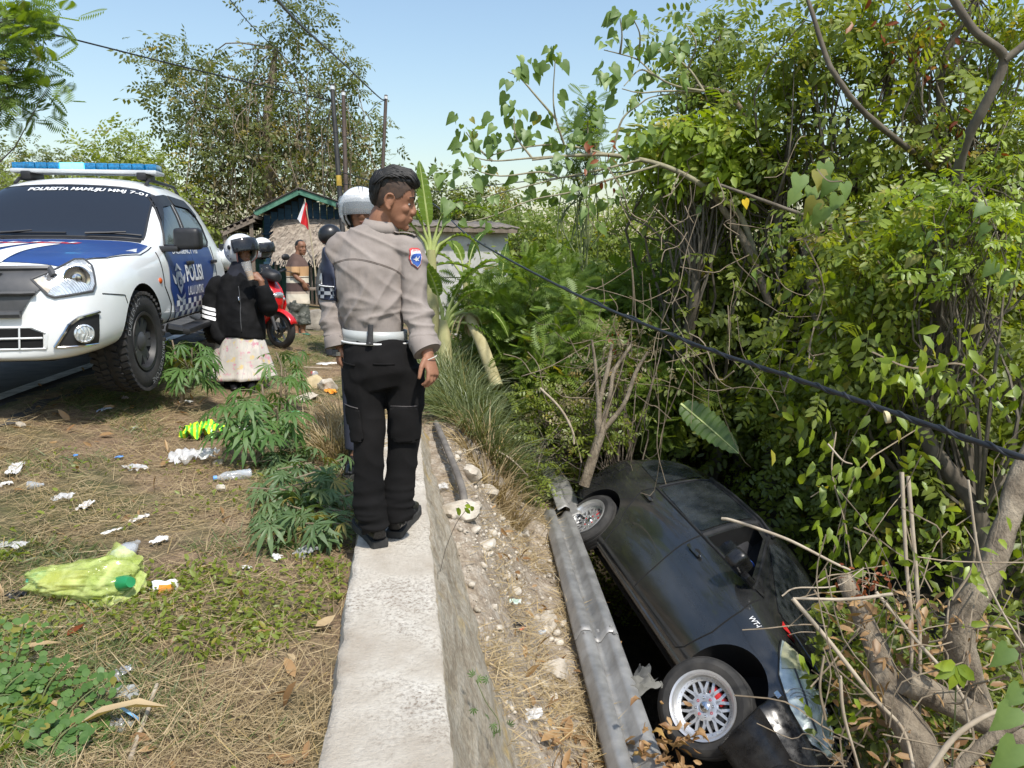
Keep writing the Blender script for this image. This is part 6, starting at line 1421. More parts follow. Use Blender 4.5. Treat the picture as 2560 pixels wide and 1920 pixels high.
# ---------------------------------------------------------------- red scooter
fw = at(698, 757, 9.9); hd = (RGT * .86 - FWD * .5).normalized()
SC = thing('motor_scooter', 'red and white motor scooter parked beyond the woman', 'scooter', Vector((fw.x, fw.y, .06)) - hd * 0, (0, 0, math.atan2(hd.y, hd.x)))
M_redp = mat('red_paint', (.50, .008, .012), (.60, .02, .02), 4, .25, coat=.6)
def sp(n, b, m, sm=45, par=None): return from_bm(n, b, m, par or SC, sm)
for x in (0, -1.25):
    b = bmesh.new(); Mx = Matrix.Translation((x, 0, .26)) @ Matrix.Rotation(R(90), 4, 'X'); lathe(b, [(.17, -.04), (.21, -.045), (.245, -.03), (.26, 0), (.245, .03), (.21, .045), (.17, .04)], 36, Mx); w = sp('wheel', b, M_tyre)
    b = bmesh.new(); lathe(b, [(.172, -.03), (.165, 0), (.172, .03)], 36, Mx); lathe(b, [(.04, -.05), (.04, .05)], 12, Mx)
    for k in range(5): tube(b, [(x + .03 * math.cos(k * 1.257), 0, .26 + .03 * math.sin(k * 1.257)), (x + .17 * math.cos(k * 1.257 + .2), 0, .26 + .17 * math.sin(k * 1.257 + .2))], [(.012, .02), (.009, .016)], 6)
    sp('rim', b, M_greyp, 45, w)
    b = bmesh.new(); lathe(b, [(.06, .05), (.11, .05), (.11, .053), (.06, .053), (.06, .05)], 24, Mx); sp('brake_disc', b, M_chrome, 45, w)
for s in (-1, 1):
    b = bmesh.new(); tube(b, [(0, s * .075, .26), (-.10, s * .075, .52), (-.2, s * .06, .72)], [.022, .026, .026], 8); sp('fork', b, M_greyp)
b = bmesh.new(); rows = []
for t in np.linspace(R(20), R(150), 12): rows.append([b.verts.new((.285 * math.cos(t), y, .26 + (.285 - abs(y) * .5) * math.sin(t))) for y in (-.06, -.03, 0, .03, .06)])
for a, c in zip(rows, rows[1:]):
    for k in range(4): b.faces.new((a[k], a[k + 1], c[k + 1], c[k]))
o = sp('mudguard', b, M_redp, 60); s_ = o.modifiers.new('s', 'SOLIDIFY'); s_.thickness = .004
def shell(secs, lv=2):
    o = cage('tmp', secs, lv); me = o.data; bpy.data.objects.remove(o); b = bmesh.new(); b.from_mesh(me); return b
def ss_(zb, zt, w, t=.6): return [(0, zb), (w * .5, zb), (w * .8, zb + (zt - zb) * .1), (w, zb + (zt - zb) * .35), (w * .95, zb + (zt - zb) * .7), (w * t, zt - .01), (w * t * .5, zt), (0, zt)]
sp('front_fairing', shell([(.02, ss_(.60, .72, .05)), (-.03, ss_(.52, .80, .12)), (-.11, ss_(.42, .88, .17)), (-.20, ss_(.36, .95, .20)), (-.30, ss_(.30, .96, .20)), (-.36, ss_(.30, .92, .16))]), M_redp)
for s in (-1, 1):
    b = bmesh.new(); prism(b, [(.10, .60), (.02, .80), (-.10, .93), (-.2, .84), (-.05, .52), (.03, .42)], .0, .03, Matrix.Translation((-.14, s * .17, 0)) @ Matrix.Rotation(R(90), 4, 'X')); sp('side_panel', b, M_redp if s > 0 else M_redp)
    b = bmesh.new(); ball(b, (-.08, s * .13, .66), (.05, .03, .03)); sp('running_lamp', b, M_lens)
b = bmesh.new(); ball(b, (-.01, 0, .72), (.045, .09, .045)); sp('headlamp', b, M_lens)
b = shell([(.02, ss_(.90, 1.0, .08)), (-.10, ss_(.90, 1.08, .14)), (-.22, ss_(.92, 1.06, .12)), (-.30, ss_(.94, 1.02, .06))]); sp('handlebar_cover', b, M_blackp)
b = bmesh.new(); ctube(b, [(-.28, -.36, 1.04), (-.2, -.2, 1.02), (-.17, 0, 1.0), (-.2, .2, 1.02), (-.28, .36, 1.04)], .014, 8); sp('handlebar', b, M_blackp)
for s in (-1, 1):
    b = bmesh.new(); tube(b, [(-.30, s * .36, 1.04), (-.32, s * .44, 1.045)], .02, 8); sp('grip', b, M_blackp)
    b = bmesh.new(); tube(b, [(-.24, s * .28, 1.05), (-.22, s * .34, 1.18)], .006, 6); ball(b, (-.22, s * .36, 1.22), (.03, .07, .045)); sp('mirror', b, M_blackp)
    b = bmesh.new(); tube(b, [(-.2, s * .34, 1.03), (-.19, s * .44, 1.01)], .006, 6); sp('brake_lever', b, M_greyp)
b = bmesh.new(); rows = []
for t in np.linspace(-1, 1, 9): rows.append([b.verts.new((-.06 - .1 * k / 4 - .10 * t * t, t * (.15 - .02 * k), .93 + .05 * k)) for k in range(5)])
for a, c in zip(rows, rows[1:]):
    for k in range(4): b.faces.new((a[k], a[k + 1], c[k + 1], c[k]))
o = sp('windscreen', b, M_vis, 60); s_ = o.modifiers.new('s', 'SOLIDIFY'); s_.thickness = .003
sp('floorboard', shell([(-.25, ss_(.26, .42, .22)), (-.45, ss_(.24, .36, .22)), (-.7, ss_(.24, .38, .20))]), M_blackp)
sp('rear_body', shell([(-.58, ss_(.28, .60, .12)), (-.75, ss_(.28, .74, .19)), (-1.0, ss_(.40, .76, .2)), (-1.35, ss_(.52, .78, .17)), (-1.6, ss_(.64, .80, .09)), (-1.66, ss_(.68, .78, .04))]), M_white)
sp('seat', shell([(-.60, ss_(.72, .77, .08)), (-.72, ss_(.72, .82, .15)), (-1.05, ss_(.74, .84, .17)), (-1.3, ss_(.78, .90, .16)), (-1.58, ss_(.80, .89, .1))]), M_blackp)
b = bmesh.new(); boxb(b, (-1.15, 0, .34), (.5, .16, .2), .04); sp('engine', b, M_greyp); b = bmesh.new(); tube(b, [(-.9, -.14, .26), (-1.3, -.16, .32), (-1.6, -.16, .40)], [.04, .055, .05], 10); sp('exhaust', b, M_greyp)
b = bmesh.new(); tube(b, [(-.85, .1, .3), (-.8, .24, .02)], .012, 6); sp('side_stand', b, M_greyp)
# spare helmet on the scooter's mirror
helmet('motorcycle_helmet', 'white helmet with dark visor resting on the scooter\'s handlebar', at(655, 622, 10.05), RGT * .9 - FWD * .3 + UP * .1, M_hlw, M_vis, M_hlb, .15)
# ================================================================ vegetation
def leafshape(kind):
    """(verts, tris): the leaf lies along +x, width along y, z up"""
    if kind == 'diamond': return np.array([[0, 0, 0], [.45, .26, .05], [1, 0, -.06], [.45, -.26, .05]]), np.array([[0, 2, 1], [0, 3, 2]])
    if kind == 'oval': return np.array([[0, 0, 0], [.28, .21, .05], [.68, .19, .03], [1, 0, -.10], [.68, -.19, .03], [.28, -.21, .05], [.48, 0, .0]]), np.array([[0, 6, 1], [1, 6, 2], [2, 6, 3], [3, 6, 4], [4, 6, 5], [5, 6, 0]])
    if kind == 'heart': return np.array([[0, 0, 0], [-.16, .20, .0], [-.06, .40, .05], [.22, .46, .06], [.58, .28, .02], [1, 0, -.14], [.58, -.28, .02], [.22, -.46, .06], [-.06, -.40, .05], [-.16, -.20, 0], [.42, 0, -.03]]), np.array([[0, 1, 10], [1, 2, 10], [2, 3, 10], [3, 4, 10], [4, 5, 10], [5, 6, 10], [6, 7, 10], [7, 8, 10], [8, 9, 10], [9, 0, 10]])[:, ::-1]
    if kind == 'blade': return np.array([[0, .5, 0], [0, -.5, 0], [.5, .4, .0], [.5, -.4, 0], [1, 0, 0]]), np.array([[0, 1, 3], [0, 3, 2], [2, 3, 4]])
    if kind == 'pinnate':
        V = []; F = []; n = 0
        for i in range(11):
            x = .12 + i * .08; L = .26 * math.sin(math.pi * min(.92, (i + 2) / 13.5)) + .05
            for s in (1, -1):
                V += [[x, 0, 0], [x + .045 + .3 * L, s * L * .5, .01], [x + .42 * L, s * L, -.03], [x - .01 + .25 * L, s * L * .55, 0]]; F += [[n, n + 1, n + 2], [n, n + 2, n + 3]]; n += 4
        V += [[0, .006, .004], [0, -.006, .004], [1, 0, -.02]]; F.append([n, n + 1, n + 2]); return np.array(V), np.array(F)
    if kind in ('sprig', 'sprigd'):
        V = []; F = []; n = 0; rr = random.Random(3)
        for i in range(9):
            x = .10 + i * .105; sd = (1 if i % 2 else -1) if i < 8 else 0; L = (.30 if kind == 'sprig' else .27) * rr.uniform(.75, 1.2); a = sd * R(rr.uniform(40, 75)); c, s_ = math.cos(a), math.sin(a); dz = -rr.uniform(.1, .7) * L; w = L * (.24 if kind == 'sprig' else .27); z0 = -.10 * x * x
            def q(u, v, h): return [x + u * c * L - v * s_, u * s_ * L + v * c, z0 + u * dz + h]
            if kind == 'sprig': V += [q(0, 0, 0), q(.32, w, .01), q(.72, w * .8, 0), q(1, 0, -.06 * L), q(.72, -w * .8, 0), q(.32, -w, .01)]; F += [[n, n + 3, n + 1], [n + 1, n + 3, n + 2], [n, n + 5, n + 3], [n + 5, n + 4, n + 3]]; n += 6
            else: V += [q(0, 0, 0), q(.45, w, .01), q(1, 0, -.04 * L), q(.45, -w, .01)]; F += [[n, n + 2, n + 1], [n, n + 3, n + 2]]; n += 4
        V += [[0, .008, 0], [0, -.008, 0], [.95, 0, -.10]]; F.append([n, n + 1, n + 2]); return np.array(V), np.array(F)
    if kind == 'palmate':
        V = []; F = []; n = 0
        for k, (a, L) in enumerate(((0, 1), (30, .95), (-30, .95), (64, .78), (-64, .78), (100, .5), (-100, .5))):
            c, s_ = math.cos(R(a)), math.sin(R(a)); w = .095 * L
            pts = [(0, 0, 0), (.30 * L, w * .7, .015), (.62 * L, w, -.02 * L), (L, 0, -.16 * L), (.62 * L, -w, -.02 * L), (.30 * L, -w * .7, .015), (.6 * L, 0, .02 - .04 * L)]
            V += [[p[0] * c - p[1] * s_, p[0] * s_ + p[1] * c, p[2]] for p in pts]; F += [[n, n + 6, n + 1], [n + 1, n + 6, n + 2], [n + 2, n + 6, n + 3], [n + 3, n + 6, n + 4], [n + 4, n + 6, n + 5], [n + 5, n + 6, n]]; n += 7
        return np.array(V), np.array(F)
LS = {k: leafshape(k) for k in ('diamond', 'oval', 'heart', 'blade', 'pinnate', 'palmate', 'sprig', 'sprigd')}
def nrm(a): return a / (np.linalg.norm(a, axis=-1, keepdims=True) + 1e-9)
def leaves(kind, pos, dirs, ups, size, width=None, sub=None):
    V0, F0 = LS[kind]; pos = np.asarray(pos, float); N = len(pos); X = nrm(np.asarray(dirs, float)); U = np.asarray(ups, float); Yv = nrm(np.cross(U, X)); Zv = np.cross(X, Yv)
    size = np.asarray(size, float).reshape(-1, 1, 1) * np.ones((N, 1, 1)); wv = np.ones((N, 1, 1)) if width is None else np.asarray(width, float).reshape(-1, 1, 1) * np.ones((N, 1, 1))
    v = V0[None]; W = pos[:, None] + size * (v[..., 0:1] * X[:, None] + v[..., 1:2] * wv * Yv[:, None] + v[..., 2:3] * Zv[:, None])
    F = F0[None] + (np.arange(N) * len(V0))[:, None, None]; rnd = np.repeat(rng.random(N), len(V0))
    return W.reshape(-1, 3), F.reshape(-1, 3), rnd
def cat_leaves(L):
    V = []; F = []; r = []; n = 0
    for v, f, q in L: V.append(v); F.append(f + n); r.append(q); n += len(v)
    return np.concatenate(V), np.concatenate(F), np.concatenate(r)
def leafobj(name, L, m, par=None, stuff=True, off=(0, 0, 0)):
    V, F, r = L; o = link(name, fastmesh(name, V - np.asarray(off), F, {'rnd': r}), m, par)
    if stuff: o['kind'] = 'stuff'
    return o
def rand_dirs(n, droop=-.3, spread=1.0):
    d = rng.normal(size=(n, 3)) * spread; d[:, 2] = d[:, 2] * .6 + droop; return nrm(d)
def rand_ups(n, k=.85): return nrm(rng.normal(size=(n, 3)) * .55 + np.array([.1, -.55, k]))
M_bark = mat('brown_bark', (.08, .062, .045), (.23, .19, .145), 9, .95, stretch=(1, 1, .5), bump=.9, bscale=40, bdist=.02, detail=9)
M_barkp = mat('pale_bark', (.095, .07, .045), (.33, .275, .20), 9, .95, stretch=(1, 1, .6), bump=1.0, bscale=45, bdist=.02, lo=.3, hi=.66, detail=10)
M_barkd = mat('dark_bark', (.085, .07, .052), (.17, .145, .11), 8, .95, stretch=(1, 1, .35), bump=.5, bscale=30)
M_vine = mat('dry_vine', (.17, .13, .085), (.30, .24, .165), 8, .9)
M_twig = mat('pale_twig', (.30, .24, .17), (.46, .39, .29), 8, .85)
M_gstem = mat('green_stem', (.07, .10, .035), (.15, .17, .06), 8, .7)
L_dark = leafmat('leaf_dark', (.10, .135, .016), (.22, .27, .042), .48, .03)
L_mid = leafmat('leaf_mid', (.13, .18, .020), (.27, .325, .050), .48, .03)
L_light = leafmat('leaf_light', (.11, .165, .025), (.24, .30, .06), .45, .03)
L_vine = leafmat('leaf_vine', (.15, .235, .010), (.34, .43, .035), .45, .05, .45)
L_heart = leafmat('leaf_heart', (.11, .185, .045), (.23, .33, .10), .42, .03)
L_far = leafmat('leaf_far', (.078, .105, .03), (.175, .20, .065), .42, .02)
L_farb = leafmat('leaf_far_dry', (.13, .11, .05), (.26, .22, .11), .35, .03)
L_feather = leafmat('leaf_feather', (.095, .165, .018), (.20, .29, .04), .42, .03)
L_cass = leafmat('leaf_cassava', (.06, .135, .03), (.125, .225, .055), .38, .025, .5)
L_wilt = leafmat('leaf_wilted', (.075, .135, .05), (.15, .22, .09), .32, .025)
L_ban = leafmat('leaf_banana', (.075, .145, .02), (.18, .27, .04), .45, .04, .4)
L_dry = leafmat('leaf_dry', (.20, .10, .045), (.44, .28, .13), .25, .03)
L_grass = leafmat('grass_green', (.055, .095, .025), (.17, .20, .065), .3, .03)
L_straw = leafmat('straw', (.22, .155, .075), (.52, .41, .24), .15, .03)
L_rust = leafmat('leaf_rust', (.16, .035, .012), (.30, .09, .03), .3, .03)

def wig(a, b, n=5, amp=.1, sag=0):
    a = Vector(a); b = Vector(b); L = (b - a).length; o = [a]
    for i in range(1, n):
        t = i / n; o.append(a.lerp(b, t) + Vector(rng.normal(size=3)) * amp * L * .25 + Vector((0, 0, -sag * L * math.sin(math.pi * t))))
    return o + [b]
def blobtree(name, label, base, tr, top, blobs, clumps, per, lsize, m, kind='diamond', bark=None, csig=.32, droop=-.35, cat='tree', group=None, shellp=.5, twigs=True, gaps=.15, extra=None, stiff=.1, lw=None):
    base = Vector(base); T = thing(name, label, cat, base, group=group); bark = bark or M_bark
    top = Vector(top); tp_ = wig(base, top, 6, .12); bm = bmesh.new(); ctube(bm, [p - base for p in tp_], [tr * 1.25, tr, tr * .85, tr * .6, tr * .3], 9, 4); from_bm('trunk', bm, bark, T, 60)
    vol = np.array([b[1][0] * b[1][1] * b[1][2] for b in blobs]) ** .75; pr = vol / vol.sum(); C = []
    while len(C) < clumps:
        c, r = blobs[rng.choice(len(blobs), p=pr)]; d = nrm(rng.normal(size=3)); q = rng.random() ** (shellp); p = np.array(c) + d * np.array(r) * q
        if noise.noise(Vector(p) * .9) < -gaps * 2 and rng.random() < .7: continue
        C.append(p)
    C = np.array(C); bm = bmesh.new()
    if twigs:
        for p in C[:: max(1, len(C) // 48)]:
            s = tp_[rng.integers(2, 7)]; q = wig(s, p, 3, .35, -.04); L = (Vector(p) - s).length
            ctube(bm, [v - base for v in q], [min(tr * .35, .007 * L + .003), .0035 * L + .002, .002], 5, 3)
        o = from_bm('branches', bm, bark, T, 60); o['kind'] = 'stuff'
    if kind in ('diamond', 'oval'): kind = {'diamond': 'sprigd', 'oval': 'sprig'}[kind]; per = max(2, round(per / 8)); lsize *= 3.3
    n = clumps * per; ci = np.repeat(np.arange(clumps), per); off = rng.normal(size=(n, 3)) * csig * np.array([1, 1, .7]); P_ = C[ci] + off
    dr = rand_dirs(n, droop) + nrm(off) * .5; ups = rand_ups(n)
    sz = lsize * rng.uniform(.55, 1.4, n)
    crown = leafobj('crown', leaves(kind, P_, dr, ups, sz, lw), m, T, True, base)
    return T, C
def bl(px, py, d, rx, rz, ry=None): return (at(px, py, d)[:], (rx, ry or rx * .8, rz))

# ---- far trees
gd = lambda px, d: Vector((*at(px, 650, d).xy, 0))
blobtree('tall_tree', 'tall sparse tree with drooping dry vines standing behind the wooden house', gd(640, 24), .22, at(690, 120, 24), [bl(720, 60, 24, 1.6, 1.3), bl(600, 250, 24, 3.0, 1.6), bl(480, 180, 24, 1.6, .9), bl(420, 150, 24, 1.0, .5), bl(830, 200, 24, 1.3, 1.6), bl(680, 380, 24, 3.4, 1.6), bl(880, 330, 24, 1.3, 1.5), bl(560, 430, 24, 1.8, 1.2), bl(440, 300, 24, .9, .7)], 520, 30, .17, L_far, csig=.34, gaps=.16, bark=M_barkp)
T_ = bpy.data.objects['tall_tree']; bm = bmesh.new()
for k in range(190):      # hanging dry vines
    p = at(rng.uniform(480, 900), rng.uniform(180, 480), 24 + rng.normal() * 1.2); L = rng.uniform(.6, 3.2); x = rng.normal() * .25; ctube(bm, [p - T_.location, p + Vector((x, 0, -L * .5)) - T_.location, p + Vector((x * 1.6 + rng.normal() * .2, 0, -L)) - T_.location], .012, 4, 4)
o = from_bm('hanging_vines', bm, M_vine, T_, None); o['kind'] = 'stuff'
n = 2600; p_ = np.array([at(rng.uniform(470, 930), rng.uniform(300, 560), 23.5 + rng.normal() * 1.0)[:] for _ in range(n)]); leafobj('dry_leaves', leaves('diamond', p_, rand_dirs(n, -.8), rand_ups(n), rng.uniform(.08, .2, n)), L_farb, T_, True, T_.location)
far = [(60, 430, 28, 2.0, 1.4, 'pale green bushy tree at the left edge behind the pickup', L_far), (-60, 480, 26, 2.4, 1.8, 'dense tree cut by the left edge behind the pickup', L_mid), (150, 470, 30, 1.6, 1.2, 'low round tree between the two bushier trees behind the light bar', L_far),
       (300, 410, 22, 1.3, 1.1, 'feathery dark green tree right of the light bar', L_mid), (355, 480, 21, 1.5, 1.4, 'dark drooping tree just behind the pickup cab', L_mid), (430, 540, 23, 1.8, 1.6, 'shadowy shrubby tree between the pickup and the house', L_far), (520, 560, 25, 2.2, 1.8, 'dry brownish thicket tree left of the wooden house', L_farb), (220, 520, 24, 1.6, 1.2, 'dull green shrub behind the pickup roof', L_far),
       (760, 500, 27, 2.6, 2.0, 'leafy green tree directly behind the wooden house roof', L_mid), (900, 460, 28, 1.8, 1.8, 'leafy tree behind the three poles', L_far)]
for (px, py, d, rx, rz, lab, m) in far:
    c = at(px, py, d); b0 = gd(px, d); zt = c.z
    bs = [(c[:], (rx, rx * .8, rz))] + [((c + Vector((rng.normal() * rx * .5, rng.normal() * .5, -rz * rng.uniform(.4, 1.3))))[:], (rx * .8, rx * .7, rz * .8)) for _ in range(3)]
    blobtree('background_tree', lab, b0, .12, c, bs, 230, 36, .15, m, csig=.26, group='trees behind the house and pickup')
# feathery branch hanging in at the top left
blobtree('feathery_tree', 'feathery-leaved tree hanging in at the top left corner', (-9.5, 9.5, .2), .2, at(-150, 60, 10), [bl(20, 40, 10, .75, .5), bl(120, 90, 10, .5, .42), bl(100, 160, 10, .4, .3), bl(50, 215, 10, .7, .4), bl(-40, 150, 10, .7, .9), bl(60, 110, 10, .5, .4)], 60, 5, .34, L_feather, 'pinnate', csig=.12, droop=-.25, gaps=.1, lw=1.3)
# ---- trees behind the concrete building and the long thicket at the back right
for (px, py, d, rx, rz, lab, m) in [(1120, 520, 20, 1.6, 1.0, 'light green tree rising behind the concrete building', L_far), (1330, 590, 19, 2.0, 1.4, 'broad leafy tree right of the concrete building', L_light), (1480, 600, 17, 1.8, 1.3, 'airy yellow-green tree under the big-leaf branch', L_light), (1230, 560, 23, 1.8, 1.2, 'dull green tree far behind the concrete roof', L_far), (1640, 620, 16, 1.8, 1.4, 'dark green tree in the gap beside the vine-covered tree', L_mid), (1050, 600, 24, 1.6, 1.2, 'green tree glimpsed beside the officer\'s face', L_far), (1820, 640, 16, 2.2, 1.5, 'shaded tree deep behind the vine-covered tree', L_dark), (2100, 680, 15, 2.6, 1.7, 'dark tree filling the gap at the right background', L_dark), (2450, 660, 14, 2.6, 1.7, 'dark tree at the far right background', L_dark)]:
    c = at(px, py, d); b0 = gd(px, d); bs = [(c[:], (rx, rx * .8, rz))] + [((c + Vector((rng.normal() * rx * .5, rng.normal() * .5, -rz * rng.uniform(.5, 1.4))))[:], (rx * .85, rx * .7, rz * .9)) for _ in range(3)]
    blobtree('thicket_tree', lab, b0, .12, c, bs, 260, 34, .15, m, csig=.25, group='trees behind the concrete building and thicket', gaps=.05)

# ---- dense jungle on the right: trees at staggered depths
def jung(px, py, d, rx, rz, lab, m, cl=300, per=30, ls=.085, kind='oval', sig=.20, bark=None, top=None, base=None, gaps=.12, name='jungle_tree', shellp=.5, droop=-.4):
    c = at(px, py, d); b0 = Vector((c.x + .2, c.y + .1, float(gz(c.x, c.y)) - .05)) if base is None else Vector(base)
    bs = [(c[:], (rx, rx * .75, rz))] + [((c + Vector((rng.normal() * rx * .5, rng.normal() * rx * .4, rng.normal() * rz * .45)))[:], (rx * .6, rx * .5, rz * .55)) for _ in range(3)]
    return blobtree(name, lab, b0, .07, top or c + Vector((0, 0, rz * .6)), bs, cl, per, ls, m, kind, bark or M_barkd, sig, droop, group='jungle trees beside the ditch', gaps=gaps, shellp=shellp)
jung(1750, 780, 10.5, 1.3, 1.0, 'shady bush behind the fallen banana leaf', L_dark, 260, 30, .10, 'diamond')
jung(2050, 760, 8.5, 1.4, 1.3, 'dark leafy tree behind the bright climbing vine', L_dark, 260, 28, .10)
jung(2480, 720, 7.0, 1.2, 1.5, 'dark leafy tree at the right edge behind the hanging vines', L_dark, 260, 28, .09)
jung(1900, 1020, 9.0, 1.3, .9, 'shaded undergrowth tree right of the car roof', L_dark, 280, 30, .09)
jung(2200, 1180, 7.0, 1.0, 1.0, 'gloomy undergrowth bush behind the car', L_dark, 260, 30, .08)
jung(2520, 1150, 6.0, .9, 1.1, 'gloomy undergrowth bush at the right edge', L_dark, 240, 30, .08)
jung(1560, 950, 10.5, 1.1, .8, 'sunlit undergrowth bush above the car tail', L_light, 200, 30, .09, 'diamond')
jung(2150, 110, 7.5, .95, .75, 'leafy crown at the top right with broken pale branch', L_mid, 100, 24, .09, gaps=.35)
jung(2430, 150, 6.8, .9, .9, 'leafy crown in the top right corner', L_mid, 95, 24, .085, gaps=.35)
jung(2330, 420, 7.2, 1.0, .7, 'leafy crown below the dark forked limb', L_mid, 170, 26, .08, gaps=.22)
jung(1960, 330, 8.0, .85, .9, 'slender small-leaved tree left of the dark limb', L_mid, 105, 24, .085, gaps=.3)
jung(1800, 190, 9.0, .65, .95, 'vine-draped tree top against the sky', L_light, 150, 26, .085, gaps=.2)
jung(1780, 470, 9.0, .9, .6, 'vine-laden bough below the vine-draped tree top', L_mid, 190, 28, .09, gaps=.1)
jung(1740, 360, 8.2, .5, .35, 'clump of glossy drooping leaves on the big-leaf branch', L_vine, 70, 30, .12, sig=.14, gaps=.0, droop=-1.0)
jung(2430, 560, 5.2, .5, .45, 'sunlit small-leaved branch at the right edge', L_vine, 90, 26, .06, gaps=.1)
jung(2250, 640, 6.2, .8, .5, 'olive small-leaved bush above the bright vine', L_mid, 170, 28, .07)
jung(1740, 650, 9.6, .9, .6, 'yellow-green bush below the vine-laden bough', L_light, 150, 28, .09, 'diamond')
jung(1850, 800, 8.8, .8, .6, 'mid-green bush left of the bright climbing vine', L_mid, 150, 28, .085)
jung(1640, 840, 9.8, .7, .5, 'bright bush right of the pale sapling', L_light, 120, 28, .08, 'diamond')
jung(2300, 900, 6.6, .9, .7, 'olive bush behind the bright vine swag', L_mid, 190, 28, .075)
jung(2100, 980, 7.2, .8, .6, 'olive bush behind the vine hanging below the cable', L_mid, 150, 28, .075)
# dark limbs and pale trunks
def limb(label, pts, rad, m, name='branch', cat='branch', twigs=0, par=None):
    c = Vector(pts[0]); bm = bmesh.new(); ctube(bm, [Vector(p) - c for p in pts], rad, 9, 7)
    for v in bm.verts: v.co += v.normal * 0 + Vector((noise.noise(v.co * 9 + c), noise.noise(v.co * 9 + c * 2), noise.noise(v.co * 9 - c))) * (max(rad) * .16 if isinstance(rad, (list, tuple)) else rad * .16)
    if par is not None: o = from_bm(name, bm, m, par, 60); o.location = c - par.location; return o
    o = from_bm(name, bm, m, None, 60); o.location = c; return tag(o, label, cat)
limb('dark forked limb curving down at the top right', [at(2370, -20, 5.5), at(2440, 80, 5.5), at(2510, 145, 5.6), at(2470, 250, 5.7), at(2410, 370, 5.9), at(2380, 520, 6.2)], [.028, .03, .034, .036, .04, .04], M_barkd)
limb('dark limb joining the forked limb from the right edge', [at(2590, 80, 5.5), at(2550, 120, 5.55), at(2512, 150, 5.6)], [.022, .026, .032], M_barkd)
limb('thin dark branch slanting across the upper right leaves', [at(2020, 0, 6.4), at(2065, 140, 6.4), at(2090, 190, 6.4), at(2165, 285, 6.5), at(2330, 420, 6.8)], [.018, .022, .024, .026, .028], M_barkd)
limb('long thin dark branch running down through the middle right leaves', [at(1800, 462, 6.2), at(1960, 520, 6.2), at(2100, 575, 6.2), at(2260, 680, 6.3)], [.012, .016, .018, .02], M_barkd)
limb('pale broken trunk stub high in the right trees', [at(2290, 400, 7.6), at(2285, 200, 7.6), at(2283, 85, 7.6)], [.07, .065, .05], M_barkp, 'tree_trunk', 'trunk')
limb('pale trunk slanting behind the vine-draped tree', [at(1900, 345, 8.6), at(1850, 270, 8.6), at(1820, 235, 8.6), at(1740, 215, 8.4)], [.035, .034, .03, .02], M_barkp, 'tree_trunk', 'trunk')
limb('bare tan trunk leaning left of the bright vine', [at(1925, 760, 8.0), at(1870, 620, 8.0), at(1810, 525, 8.0), at(1760, 450, 8.0)], [.045, .04, .036, .03], M_barkp, 'tree_trunk', 'trunk')
limb('straight pale trunk seen through the leaves at the middle right', [at(2050, 850, 7.6), at(2030, 700, 7.6), at(2010, 560, 7.6), at(1998, 530, 7.6)], [.055, .055, .05, .04], M_barkp, 'tree_trunk', 'trunk')
limb('pale smooth trunk leaning in at the right edge', [at(2860, 420, 4.4), at(2740, 780, 4.1), at(2640, 1010, 3.95), at(2560, 1170, 3.9), at(2520, 1300, 3.85), at(2470, 1440, 3.8), at(2410, 1530, 3.8), at(2400, 1620, 3.8), at(2440, 1760, 3.9)], [.035, .045, .052, .055, .06, .064, .070, .075, .085], M_barkp, 'tree_trunk', 'trunk')
limb('thick mossy trunk leaning beside the car headlamp', [at(2110, 1440, 4.2), at(2190, 1620, 4.0), at(2230, 1750, 3.8), at(2290, 1850, 3.7), at(2330, 2050, 3.6)], [.04, .062, .072, .085, .10], M_barkp, 'tree_trunk', 'trunk')
limb('fallen log crossing the bottom right corner', [at(2260, 1700, 3.75), at(2440, 1790, 3.7), at(2580, 1870, 3.6), at(2700, 1950, 3.5)], [.07, .065, .06, .055], M_barkp, 'log', 'log')
limb('cut branch slanting up at the bottom right corner', [at(2360, 1950, 3.3), at(2460, 1860, 3.3), at(2550, 1800, 3.3), at(2640, 1750, 3.3)], [.028, .028, .026, .022], M_barkp, 'log', 'log')
